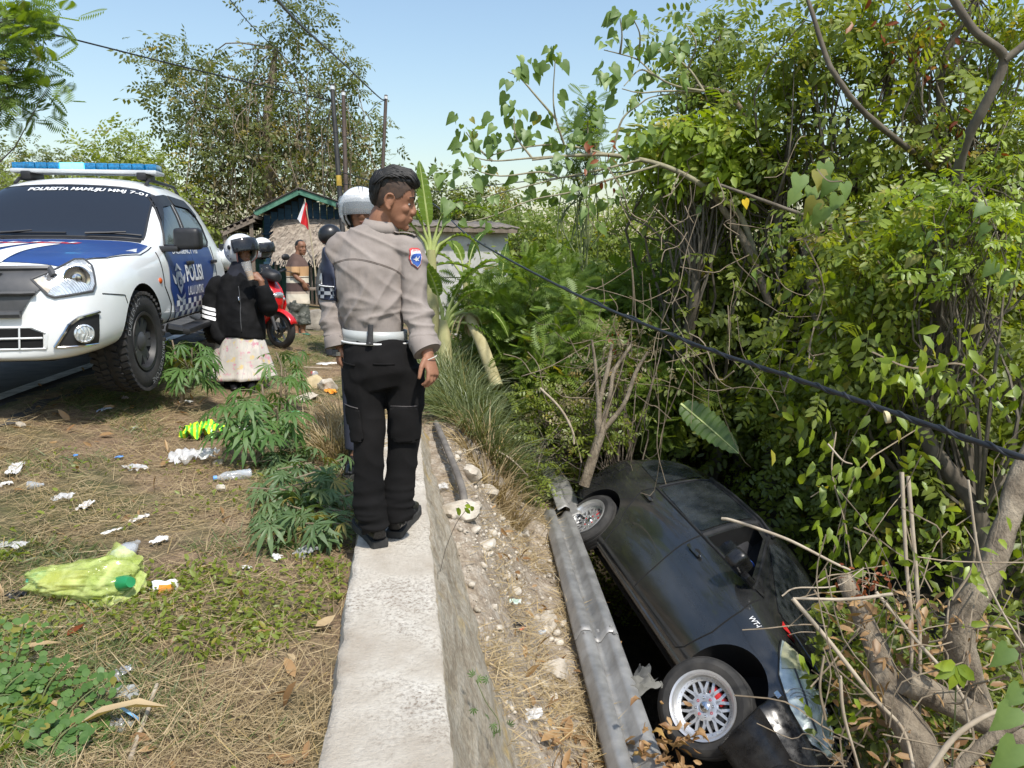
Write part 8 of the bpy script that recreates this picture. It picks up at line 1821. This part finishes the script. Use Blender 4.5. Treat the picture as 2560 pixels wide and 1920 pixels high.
for k in range(190):
    px, py = rng.uniform(650, 880), rng.uniform(1090, 1380); 
    if (px - 640) < (1170 - py) * .9: continue
    g_ = ground_at(px, py + 10); g_.x = min(g_.x, -.30); a = rng.uniform(0, 6.28); hgt = .02 + .16 * rng.random() * sstep(-1.3, -.4, g_.x)
    add_leaf(PILE, PW[rng.integers(3)], (g_.x, g_.y, g_.z + hgt), (math.cos(a), math.sin(a), -.2 + rng.normal() * .25), (rng.normal() * .4, rng.normal() * .4, 1), rng.uniform(.10, .155))
for k in range(22):
    g_ = ground_at(rng.uniform(680, 870), rng.uniform(1130, 1340)); a = rng.uniform(0, 6.28); bm = bmesh.new(); L = rng.uniform(.1, .3); p = g_ - PILE.location + UP * .06; tube(bm, [p, p + Vector((math.cos(a) * L, math.sin(a) * L, .03))], .004, 5); from_bm('stalk', bm, M_cst, PILE, 60)
# ---- moringa sprig in the near left corner
MO = thing('moringa_sapling', 'low sapling with round leaflets in the near left corner', 'plant', Vector((-.98, 1.95, float(gz(-.98, 1.95))))); rv = np.array([[0, 0, 0], [.15, .28, .03], [.5, .40, .04], [.85, .27, .0], [1, 0, -.05], [.85, -.27, 0], [.5, -.40, .04], [.15, -.28, .03], [.5, 0, 0]]); rf = np.array([[i, 8, (i + 1) % 8] for i in range(8)]); RM = fastmesh('round_leaflet', rv, rf); RM.materials.append(L_cass)
for (x0, y0, x1, y1, dd) in [(60, 1990, 270, 1700, 2.15), (20, 1980, 160, 1660, 2.2), (-20, 1900, 60, 1560, 2.3), (30, 1900, 260, 1830, 2.05), (-30, 1850, 60, 1680, 2.2), (80, 1960, 190, 1810, 2.0), (-40, 1760, 90, 1740, 2.2), (150, 1980, 250, 1890, 2.0), (-40, 1960, 70, 1820, 2.05)]:
    a, b = at(x0, y0, dd), at(x1, y1, dd + .1); bm = bmesh.new(); q = crv(wig(a, b, 3, .15, -.1), 6); tube(bm, [p - MO.location for p in q], .0022, 5); from_bm('leaf_stalk', bm, M_gstem, MO, 60); ax = (b - a).normalized(); sd_ = ax.cross(Vector((0, -.5, 1))).normalized()
    for i, p in enumerate(q):
        if i < len(q) * .3: continue
        for s in (1, -1):
            ext = .055 * rng.uniform(.3, 1.1)
            for j in range(2): add_leaf(MO, RM, p + sd_ * s * (.008 + ext * j), sd_ * s + ax * (.3 + rng.normal() * .3) + UP * rng.normal() * .2, Vector((0, -.5, 1)) + Vector(rng.normal(size=3)) * .2, rng.uniform(.022, .034))
    add_leaf(MO, RM, b, ax, (0, -.5, 1), .032)

# ---- mown grass, straw and leaf litter on the verge (uncountable)
def verge_pts(n, f, xr=(-3.0, -.27), yr=(1.5, 12)):
    P_ = []
    while len(P_) < n:
        y = yr[0] + (yr[1] - yr[0]) * rng.random() ** 1.9; x = rng.uniform(*xr)
        if y > 6.3: x = rng.uniform(-3.0, .9)
        if rng.random() < f(x, y): P_.append((x, y, gzn(x, y)))
    return np.array(P_)
def pn(x, y, s, z): return noise.noise((x * s, y * s, z))
roadm = lambda x, y: 1.0 if x > -2.62 else max(0.0, .5 + (x + 2.62) * 2)
nS = 68000
P_ = verge_pts(nS, lambda x, y: roadm(x, y) * (.35 + .65 * sstep(-.35, .25, pn(x, y, 1.6, 4))))
a = rng.uniform(0, 6.28, nS); dr = np.stack([np.cos(a), np.sin(a), rng.normal(.05, .16, nS)], -1); P_[:, 2] += rng.uniform(.0, .03, nS)
L1 = leaves('blade', P_, dr, np.tile([0, 0, 1.], (nS, 1)) + rng.normal(size=(nS, 3)) * .3, rng.uniform(.05, .20, nS), rng.uniform(.008, .021, nS))
o = leafobj('straw', L1, L_straw); tag(o, 'dry cut straw lying over the verge', 'straw', kind='stuff')
nG = 30000
P_ = verge_pts(nG, lambda x, y: roadm(x, y) * sstep(-.05, .4, pn(x, y, 1.1, 9) + .25 * pn(x, y, 3, 2)))
a = rng.uniform(0, 6.28, nG); dr = np.stack([np.cos(a), np.sin(a), rng.uniform(.1, 1.0, nG)], -1)
o = leafobj('green_grass', leaves('blade', P_, dr, rand_ups(nG), rng.uniform(.03, .10, nG), rng.uniform(.03, .07, nG)), L_grass); tag(o, 'green grass blades growing in patches on the verge', 'grass', kind='stuff')
nC = 10000
P_ = verge_pts(nC, lambda x, y: sstep(.0, .3, pn(x, y, 1.6, 21) + .12) * (1 if y < 3.4 else .12), (-2.2, -.28), (1.5, 5.0)); P_[:, 2] += rng.uniform(.005, .05, nC)
o = leafobj('creeping_weeds', leaves('oval', P_, rand_dirs(nC, .1), nrm(rng.normal(size=(nC, 3)) * .45 + np.array([0, 0, 1.])), rng.uniform(.018, .042, nC)), L_mid); tag(o, 'small-leaved creeping weeds among the straw in front', 'weeds', kind='stuff')
nD = 500
P_ = verge_pts(nD, lambda x, y: 1.0); P_[:, 2] += .015
o = leafobj('dry_leaf_litter', leaves('oval', P_, rand_dirs(nD, .0), nrm(rng.normal(size=(nD, 3)) * .5 + np.array([0, 0, 1.])), rng.uniform(.03, .11, nD), rng.uniform(.3, 1, nD)), L_dry); tag(o, 'scattered dry brown leaves on the verge', 'dead leaves', kind='stuff')
# straw on the rubble side
nS = 15000; P_ = []
while len(P_) < nS:
    y = 1.9 + 6 * rng.random() ** 1.5; x = rng.uniform(.3, float(xrail(y)) - .02); w_ = sstep(-.2, .3, pn(x, y, 1.8, 14)) * (1.0 if (y < 3.4 or x < .28 + .42 * max(0, (4.6 - y) / 2)) else .25) + (.35 if x > xrail(y) - .1 else 0)
    if rng.random() < w_: P_.append((x, y, gzn(x, y) + .01 + .02 * rng.random()))
P_ = np.array(P_); a = rng.uniform(0, 6.28, nS); dr = np.stack([np.cos(a), np.sin(a), rng.normal(.1, .3, nS)], -1)
o = leafobj('straw', leaves('blade', P_, dr, rand_ups(nS), rng.uniform(.05, .22, nS), rng.uniform(.012, .03, nS)), L_straw); tag(o, 'dry straw and rootlets on the rubble beside the guardrail', 'straw', kind='stuff')
nD = 420; P_ = []
while len(P_) < nD:
    y = rng.uniform(2.0, 5.5); x = rng.uniform(.6, float(xrail(y)) + .25)
    if rng.random() < (1 if y < 3.6 else .2): P_.append((x, y, gzn(x, y) + .02))
P_ = np.array(P_); o = leafobj('dry_leaf_litter', leaves('oval', P_, rand_dirs(nD, .0), nrm(rng.normal(size=(nD, 3)) * .5 + np.array([0, 0, 1.])), rng.uniform(.04, .13, nD), rng.uniform(.4, 1, nD)), L_dry); tag(o, 'dry tan leaves on the rubble and round the front wheel', 'dead leaves', kind='stuff')
nD = 420; P_ = np.array([at(rng.uniform(2080, 2480), rng.uniform(1480, 1930), rng.uniform(3.65, 4.4))[:] for _ in range(nD)])
o = leafobj('dry_leaf_litter', leaves('oval', P_, rand_dirs(nD, -.5), rand_ups(nD), rng.uniform(.04, .11, nD), rng.uniform(.5, 1, nD)), L_dry); tag(o, 'withered brown leaves caught round the trunks in the bottom right corner', 'dead leaves', kind='stuff')
# the heap of big dry leaves in front of the wheel
hp_ = thing('dry_leaf_heap', 'heap of curled orange dry leaves under the car\'s front wheel', 'leaf heap', at(1660, 1860, 3.75)); DM_ = []
for i in range(3):
    v = OV.copy(); v[:, 2] += .3 * (i - 1) * np.sin(v[:, 0] * 3) + .4 * np.abs(v[:, 1]); me = fastmesh('dry_leaf', v, OF); me.materials.append(L_dry); DM_.append(me)
for k in range(70):
    p = at(1660 + rng.normal() * 45, 1880 + rng.normal() * 45, 3.7 + rng.normal() * .06); a = rng.uniform(0, 6.28); add_leaf(hp_, DM_[rng.integers(3)], p, (math.cos(a), math.sin(a), rng.normal() * .4), rng.normal(size=3) * .5 + np.array([0, 0, 1]), rng.uniform(.05, .10))
# ================================================================ litter
M_clear = film('clear_film', (.70, .72, .74), .34, .08); M_clearb = film('clear_bottle', (.62, .68, .74), .38, .05); M_milky = film('milky_film', (.72, .72, .71), .62, .2)
M_paper = mat('white_tissue', (.62, .61, .58), (.76, .75, .73), 12, .9, bump=.3); M_lime = film('lime_bag', (.40, .50, .10), .55, .16, (.60, .68, .24))
M_orange = mat('orange_wrapper', (.70, .26, .02), (.85, .38, .05), 9, .4); M_foil = mat('silver_foil', (.5, .5, .5), (.68, .68, .66), 12, .3, .7); M_blackf = mat('black_film', (.008, .008, .009), (.02, .02, .022), 9, .35)
def crumple(name, label, px, py, w, l, h, m, seed=0, cat='litter', rot=None, n=16, curl=.0, lift=.012, p=None, freq=2.1, edge=.45):
    g_ = p or ground_at(px, py); bm = bmesh.new(); rows = []
    for i in range(n + 1):
        r = []
        for j in range(n + 1):
            u, v = i / n * 2 - 1, j / n * 2 - 1; e = 1 + edge * noise.noise((u * 1.7 + seed, v * 1.7, 5)); x = u * w / 2 * e + w * .08 * noise.noise((u * freq, v * freq, seed)); y = v * l / 2 * e + l * .08 * noise.noise((u * freq, v * freq, seed + 9))
            q = noise.noise((u * freq + seed, v * freq, 1.3)); q2 = noise.noise((u * freq * 2.3, v * freq * 2.3, seed)); z = h * (.6 * (1 - 2.4 * abs(q)) + .22 * q2 + .3) * (1 - .45 * (u * u + v * v) / 2) + curl * (u * u)
            rho = math.sqrt(u * u + v * v); 
            if rho > 1: x /= rho ** .8; y /= rho ** .8
            r.append(bm.verts.new((x, y, max(.002, z))))
        rows.append(r)
    for i_, (a, b) in enumerate(zip(rows, rows[1:])):
        for k in range(n):
            u, v = (i_ + .5) / n * 2 - 1, (k + .5) / n * 2 - 1
            if max(abs(u), abs(v)) < .78 + .42 * noise.noise((u * 2.3 + seed, v * 2.3, 3)) + .12: bm.faces.new((a[k], b[k], b[k + 1], a[k + 1]))
    bmesh.ops.delete(bm, geom=[v for v in bm.verts if not v.link_faces], context='VERTS')
    o = from_bm(name, bm, m, None, 180 if cat == 'bag' else 40); o.location = (g_.x, g_.y, g_.z + lift); o.rotation_euler = (0, 0, rot if rot is not None else random.uniform(0, 6)); return tag(o, label, cat)
# lime carrier bag: a puffed, folded shell with handle loops and its contents
g_ = ground_at(215, 1490); BG = thing('plastic_bag', 'translucent lime green plastic carrier bag of rubbish lying on the grass', 'bag', (g_.x, g_.y, g_.z)); BG.rotation_euler = (0, 0, -.08)
bm = bmesh.new(); bmesh.ops.create_icosphere(bm, subdivisions=5, radius=1)
for v in bm.verts:
    c = v.co.copy(); k = 1 + .13 * (1 - 3 * abs(noise.noise(c * 1.5 + Vector((3, 0, 0))))) + .10 * (1 - 3.2 * abs(noise.noise(Vector((c.x * 2.0, c.y * 4.4, c.z * 4.4))))) + .05 * (1 - 3 * abs(noise.noise(Vector((c.x * 5, c.y * 11, c.z * 11)))))
    sx = .215 * (1.05 - .25 * c.x); v.co = Vector((c.x * .225 * k, c.y * (.105 + .035 * c.x) * k, .062 + c.z * (.058 + .025 * sstep(-.3, .6, c.x)) * k)); v.co.z = max(.003, v.co.z)
    if c.x > .8: v.co.x -= (c.x - .8) * .12; v.co.z += .02 * math.sin(c.y * 9)
from_bm('bag_skin', bm, M_lime, BG, 180)
def flap(pts_a, pts_b, nm='bag_flap'):
    a, b = crv(pts_a, 8), crv(pts_b, 8); bm = bmesh.new(); rows = []
    for i, (p, q) in enumerate(zip(a, b)): rows.append([bm.verts.new(p.lerp(q, t) + Vector((.006 * noise.noise((i * .5, t * 4, 1)), .008 * noise.noise((i * .5, t * 4, 5)), .008 * noise.noise((i * .6, t * 5, 9))))) for t in np.linspace(0, 1, 8)])
    for r, s in zip(rows, rows[1:]):
        for k in range(7): bm.faces.new((r[k], s[k], s[k + 1], r[k + 1]))
    from_bm(nm, bm, M_lime, BG, 180)
flap([(.02, .09, .10), (.07, .10, .15), (.10, .08, .19), (.15, .06, .17), (.22, .05, .13)], [(.02, .05, .10), (.06, .03, .12), (.11, .02, .13), (.16, .0, .12), (.21, -.02, .10)])
flap([(.03, -.11, .02), (.10, -.14, .012), (.17, -.14, .015), (.235, -.08, .03), (.25, .0, .08)], [(.04, -.05, .09), (.09, -.08, .085), (.14, -.09, .07), (.19, -.05, .06), (.20, .01, .10)])
bm = bmesh.new(); q = crv([(.06, -.06, .10), (.10, -.09, .09), (.125, -.02, .125), (.10, .03, .14), (.06, .02, .135), (.02, -.02, .125)], 8); tube(bm, q, [(.014, .005)] * len(q), 8); from_bm('bag_handle', bm, M_lime, BG, 180)
bm = bmesh.new(); lathe(bm, [(0, 0), (.028, 0), (.03, .01), (.03, .10), (.02, .13), (0, .13)], 20, Matrix.Translation((.13, -.05, .06)) @ Matrix.Rotation(R(70), 4, 'Y') @ Matrix.Rotation(R(30), 4, 'X')); from_bm('green_bottle', bm, mat('green_can', (.01, .16, .05), (.02, .26, .09), 6, .3), BG, 40)
bm = bmesh.new(); lathe(bm, [(0, 0), (.034, 0), (.036, .02), (.036, .06), (0, .06)], 20, Matrix.Translation((-.22, .02, .05)) @ Matrix.Rotation(R(80), 4, 'Y')); from_bm('bottle_base', bm, mat('teal_plastic', (.10, .42, .22), (.2, .52, .3), 6, .3), BG, 40)
bm = bmesh.new(); boxb(bm, (-.08, 0, .055), (.16, .12, .06), .02); from_bm('wrapper', bm, mat('yellow_wrap', (.55, .48, .08), (.65, .58, .2), 6, .5), BG, 40)
# crushed can
g_ = ground_at(412, 1490); CN = thing('crushed_can', 'crushed white and orange drink can beside the lime bag', 'can', (g_.x, g_.y, g_.z + .03), (R(78), 0, R(-60)))
bm = bmesh.new(); lathe(bm, [(0, -.05), (.024, -.05), (.031, -.042), (.032, -.02), (.028, 0), (.032, .02), (.031, .036), (.026, .05), (.024, .053)], 28)
for v in bm.verts: v.co.x *= 1 - .30 * math.exp(-((v.co.z) / .022) ** 2); v.co.x += .012 * math.exp(-((v.co.z) / .02) ** 2)
from_bm('shell', bm, M_wtext, CN, 50); bm = bmesh.new(); lathe(bm, [(.024, .0535), (.027, .052), (.025, .047), (0, .047)], 24); from_bm('lid', bm, M_chrome, CN, 50)
bm = bmesh.new(); rows = []
for a in np.linspace(R(-190), R(40), 16): rows.append([bm.verts.new((.0328 * math.cos(a) * (1 - .30 * math.exp(-(z / .022) ** 2)) + .012 * math.exp(-(z / .02) ** 2), .0328 * math.sin(a), z)) for z in np.linspace(-.03, .03, 8)])
for r, s in zip(rows, rows[1:]):
    for k in range(7): bm.faces.new((r[k], s[k], s[k + 1], r[k + 1]))
from_bm('orange_label', bm, M_orange, CN, 50)
def bottle(label, px, py, L, r, rot, m=None, cap=None, crush=.3, lift=None, name='plastic_bottle'):
    g_ = ground_at(px, py); B = thing(name, label, 'bottle', (g_.x, g_.y, g_.z + (lift or r * .8)), (0, R(90), rot)); bm = bmesh.new()
    prof = [(0, -L / 2), (r * .8, -L / 2), (r, -L / 2 + r * .2)]
    for k in range(9): z = lerp(-L / 2 + r * .3, L / 2 - r * 2.0, k / 8); prof.append((r * (1 - .05 * (k % 2)), z))
    prof += [(r * .85, L / 2 - r * 1.4), (r * .4, L / 2 - r * .5), (r * .38, L / 2)]; lathe(bm, prof, 24)
    for v in bm.verts: v.co.x *= 1 - crush * (.5 + .5 * noise.noise((v.co.z * 18, px, 2))) ; v.co.y += .15 * r * noise.noise((v.co.z * 14, px, 7))
    from_bm('body', bm, m or M_clearb, B, 50)
    if cap:
        bm = bmesh.new(); lathe(bm, [(0, L / 2 + .014), (r * .42, L / 2 + .014), (r * .46, L / 2 + .01), (r * .46, L / 2 - .008), (0, L / 2 - .008)], 18); from_bm('cap', bm, cap, B, 40)
    return B
M_bcap = mat('blue_cap', (.10, .28, .62), (.16, .36, .7), 6, .4)
bottle('crushed clear bottle standing behind the lime bag', 322, 1392, .17, .042, R(80), crush=.45)
bottle('clear water bottle with blue cap under the cassava plant', 585, 1200, .21, .032, R(200), cap=M_bcap, crush=.1)
bottle('small crushed clear cup near the left edge', 90, 1225, .08, .03, R(20), crush=.5)
bottle('small clear cup with red top beyond the stones by the officer\'s leg', 785, 940, .09, .035, R(120), cap=mat('red_cap', (.6, .03, .03), (.7, .06, .05), 6, .4), crush=.2)
bottle('pale blue bottle base on the rubble beside the guardrail', 1352, 1592, .07, .03, R(10), crush=.3)
crumple('plastic_bag', 'clear milky plastic bag left of the cassava plant', 480, 1160, .30, .20, .10, M_milky, 3, 'bag', .3)
g_ = ground_at(510, 1100); SB_ = crumple('plastic_bag', 'yellow and green striped plastic bag lying in the grass', 510, 1098, .34, .22, .13, None or M_lime, 7, 'bag', .1, 22)
def stripe_bag():
    m, nt, b = _new('striped_bag'); b.inputs['Roughness'].default_value = .3; v = _coord(nt); w = nt.nodes.new('ShaderNodeTexWave'); w.inputs['Scale'].default_value = 9; w.inputs['Distortion'].default_value = 1.2; nt.links.new(v, w.inputs['Vector']); nt.links.new(_ramp(nt, w.outputs['Fac'], [(.45, (.10, .50, .05)), (.55, (.68, .78, .03))]), b.inputs['Base Color']); return m
SB_.data.materials[0] = stripe_bag()
IT = [('paper_scrap', 'white torn tissue in the middle of the mown grass', 215, 1275, .13, .06, .03, M_paper), ('plastic_scrap', 'clear crumpled film beside the torn tissue', 158, 1255, .08, .11, .05, M_milky), ('paper_scrap', 'white tissue right of the torn tissue', 350, 1304, .10, .05, .03, M_paper), ('paper_scrap', 'white printed wrapper behind the can', 398, 1360, .09, .06, .025, M_paper), ('paper_scrap', 'thin white paper strip behind the crushed bottle', 280, 1338, .10, .03, .015, M_paper),
      ('plastic_scrap', 'round clear plastic lid near the wall', 765, 1392, .12, .10, .05, M_clear), ('paper_scrap', 'crumpled cream tissue left of the round lid', 692, 1404, .07, .045, .025, M_paper), ('paper_scrap', 'small white paper piece in the straw', 617, 1430, .05, .03, .02, M_paper), ('foil_sachet', 'silver white sachet half buried in the weeds', 305, 1700, .075, .06, .03, M_foil), ('plastic_scrap', 'clear plastic film in the weeds below the sachet', 320, 1745, .10, .07, .03, M_clear),
      ('lidded_cup', 'clear cup with blue printed lid in the near straw', 305, 1835, .085, .07, .05, M_clear), ('plastic_scrap', 'clear film at the left edge behind the lime bag', 25, 1372, .16, .07, .03, M_milky), ('plastic_scrap', 'black plastic scrap at the left edge beside the lime bag', 38, 1505, .08, .07, .04, M_blackf), ('plastic_scrap', 'white shredded plastic at the left edge of the grass', 40, 1180, .26, .07, .03, M_paper), ('paper_scrap', 'white scrap at the left edge beside the shredded plastic', 12, 1220, .07, .05, .03, M_paper), ('plastic_scrap', 'clear bag with white paper in the mown grass', 340, 1180, .14, .09, .05, M_milky),
      ('paper_scrap', 'white tissue behind the striped bag', 465, 1010, .10, .06, .03, M_paper), ('paper_scrap', 'pinkish paper scrap near the pickup\'s front wheel', 312, 1000, .10, .06, .03, mat('pink_paper', (.55, .42, .42), (.65, .52, .52), 8, .9)), ('plastic_scrap', 'blue white wrapper in the grass near the road', 262, 1030, .15, .06, .03, mat('blue_wrap', (.25, .32, .45), (.55, .58, .62), 14, .5)), ('wrapper', 'orange wrapper near the officer\'s left hand', 828, 985, .20, .11, .05, M_orange), ('plastic_scrap', 'pale blue film behind the floral skirt', 692, 862, .18, .12, .06, film('blue_film', (.5, .6, .68), .6)),
      ('plastic_scrap', 'crumpled white film beyond the stones', 830, 915, .28, .12, .05, M_milky), ('plastic_scrap', 'green film scrap behind the cassava plant', 735, 1035, .10, .06, .03, mat('green_film', (.05, .4, .16), (.1, .5, .25), 8, .4)), ('plastic_scrap', 'dark rag in the grass right of the floral skirt', 750, 880, .16, .06, .03, M_blackf), ('wrapper', 'small yellow and blue wrapper in the grass before the pickup', 335, 1075, .06, .03, .02, mat('yellow_blue', (.5, .42, .05), (.2, .25, .4), 30, .5)), ('bottle_cap', 'small blue cap piece in the straw before the road', 190, 1148, .05, .03, .02, M_bcap), ('bottle_cap', 'second small blue cap piece in the straw', 298, 1150, .05, .035, .02, M_bcap),
      ('paper_scrap', 'white open carton behind the cassava plant', 615, 1080, .26, .14, .05, M_paper), ('plastic_scrap', 'white plastic scrap on the rubble beside the guardrail', 1325, 1805, .16, .09, .05, M_milky), ('foil_sachet', 'pale green sachet on the rubble between wall and guardrail', 1275, 1510, .13, .06, .03, mat('mint_film', (.4, .55, .47), (.6, .7, .63), 12, .4)), ('plastic_scrap', 'clear scrap beside the pale green sachet', 1315, 1518, .08, .06, .03, M_clear), ('plastic_scrap', 'black shredded plastic on the rubble', 1290, 1568, .10, .05, .02, M_blackf), ('wrapper', 'red brown wrapper scrap on the rubble', 1305, 1580, .06, .03, .02, mat('red_scrap', (.5, .1, .04), (.6, .18, .08), 8, .6)), ('plastic_scrap', 'pale plastic at the top of the rubble beside the pipe', 1110, 1225, .10, .08, .04, M_milky)]
for i, (nm, lab, px, py, w, l, h, m) in enumerate(IT): crumple(nm, lab, px, py, w * 1.1, l, h * .7, m, i * 1.7 + 1, 'litter')
ld = bpy.data.objects['lidded_cup']; bm = bmesh.new(); lathe(bm, [(0, .004), (.03, .004), (.034, 0), (.036, -.004)], 24, Matrix.Translation((0, -.03, .03)) @ Matrix.Rotation(R(55), 4, 'X')); from_bm('lid', bm, mat('printed_blue', (.08, .30, .62), (.30, .52, .75), 40, .4), ld, 40)
crumple('grey_cloth', 'grey crumpled cloth beside the car\'s front wheel', 1600, 1700, .26, .16, .10, mat('grey_cloth', (.10, .098, .085), (.19, .185, .165), 7, .95), 44, 'cloth', .4, 20, p=at(1605, 1735, 4.35), freq=1.3, edge=.2)
crumple('grey_cloth', 'grey trouser-like rag above the crumpled cloth', 1600, 1660, .22, .10, .07, mat('dark_cloth', (.05, .052, .05), (.10, .10, .095), 7, .95), 46, 'cloth', .9, 16, p=at(1600, 1700, 4.5), freq=1.2, edge=.2)
# large dry leaves and husks
for i, (px, py, rot, s, lab) in enumerate([(52, 1570, -.9, .12, 'large tan dry leaf left of the lime bag'), (45, 1648, .05, .14, 'pale husk strip at the left edge'), (190, 1850, .1, .26, 'long pale husk strip across the near weeds'), (480, 1440, .35, .13, 'long pale husk pointing away from the can'), (170, 1615, 1.2, .08, 'curled red-brown leaf below the lime bag'), (735, 1680, 2.0, .06, 'tan leaf standing in the weeds near the wall'), (790, 1590, .8, .10, 'folded card of red and white at the foot of the wall'), (640, 1320, -.6, .11, 'brown dry leaf at the edge of the wilted pile'), (310, 1040, 1.0, .1, 'straw-coloured husk near the road')]):
    g_ = ground_at(px, py); o = link('dry_leaf', DM_[i % 3].copy(), [leafmat('husk', (.38, .27, .14), (.52, .40, .24), .2, .02) if i != 4 else L_rust]); o.location = (g_.x, g_.y, g_.z + .035); o.rotation_euler = (random.uniform(-.3, .3), -.1, rot); o.scale = (s, s * (.4 if i in (1, 2, 3) else 1), s * .35); tag(o, lab, 'dead leaf')
limb('pale stick lying in the near straw', [ground_at(395, 1740) + UP * .03, ground_at(365, 1830) + UP * .035, ground_at(330, 1930) + UP * .03], [.006, .007, .007], M_twig, 'stick', 'stick')
limb('thin pale stick lying beyond the officer\'s left hand', [ground_at(760, 925) + UP * .03, ground_at(830, 928) + UP * .03], [.008, .007], M_twig, 'stick', 'stick')
# small weeds on the wall's sloping face
for i, (pts, lab) in enumerate([([(1100, 1430), (1115, 1370), (1140, 1310), (1165, 1275)], 'thin weed with two green leaves growing from the sloping face'), ([(1190, 1700), (1215, 1755), (1245, 1800), (1250, 1840)], 'dark green trailing weed on the sloping face')]):
    t = thing('wall_weed', lab, 'weed', at(*pts[0], 3.2 if i == 0 else 2.55)); bm = bmesh.new(); dd = 3.2 if i == 0 else 2.55; ctube(bm, [at(x, y, dd) - t.location for x, y in pts], .0016, 5); from_bm('stem', bm, M_barkd if i == 0 else M_gstem, t)
    for k in range(5 if i == 0 else 9): q = at(*(pts[-1] if i == 0 else pts[k % 4]), dd) + Vector(rng.normal(size=3)) * .02; add_leaf(t, OVM[0] if i == 0 else PM[0], q, rng.normal(size=3) + np.array([0, 0, -.4]), (0, -1, .5), .045 if i == 0 else .026)
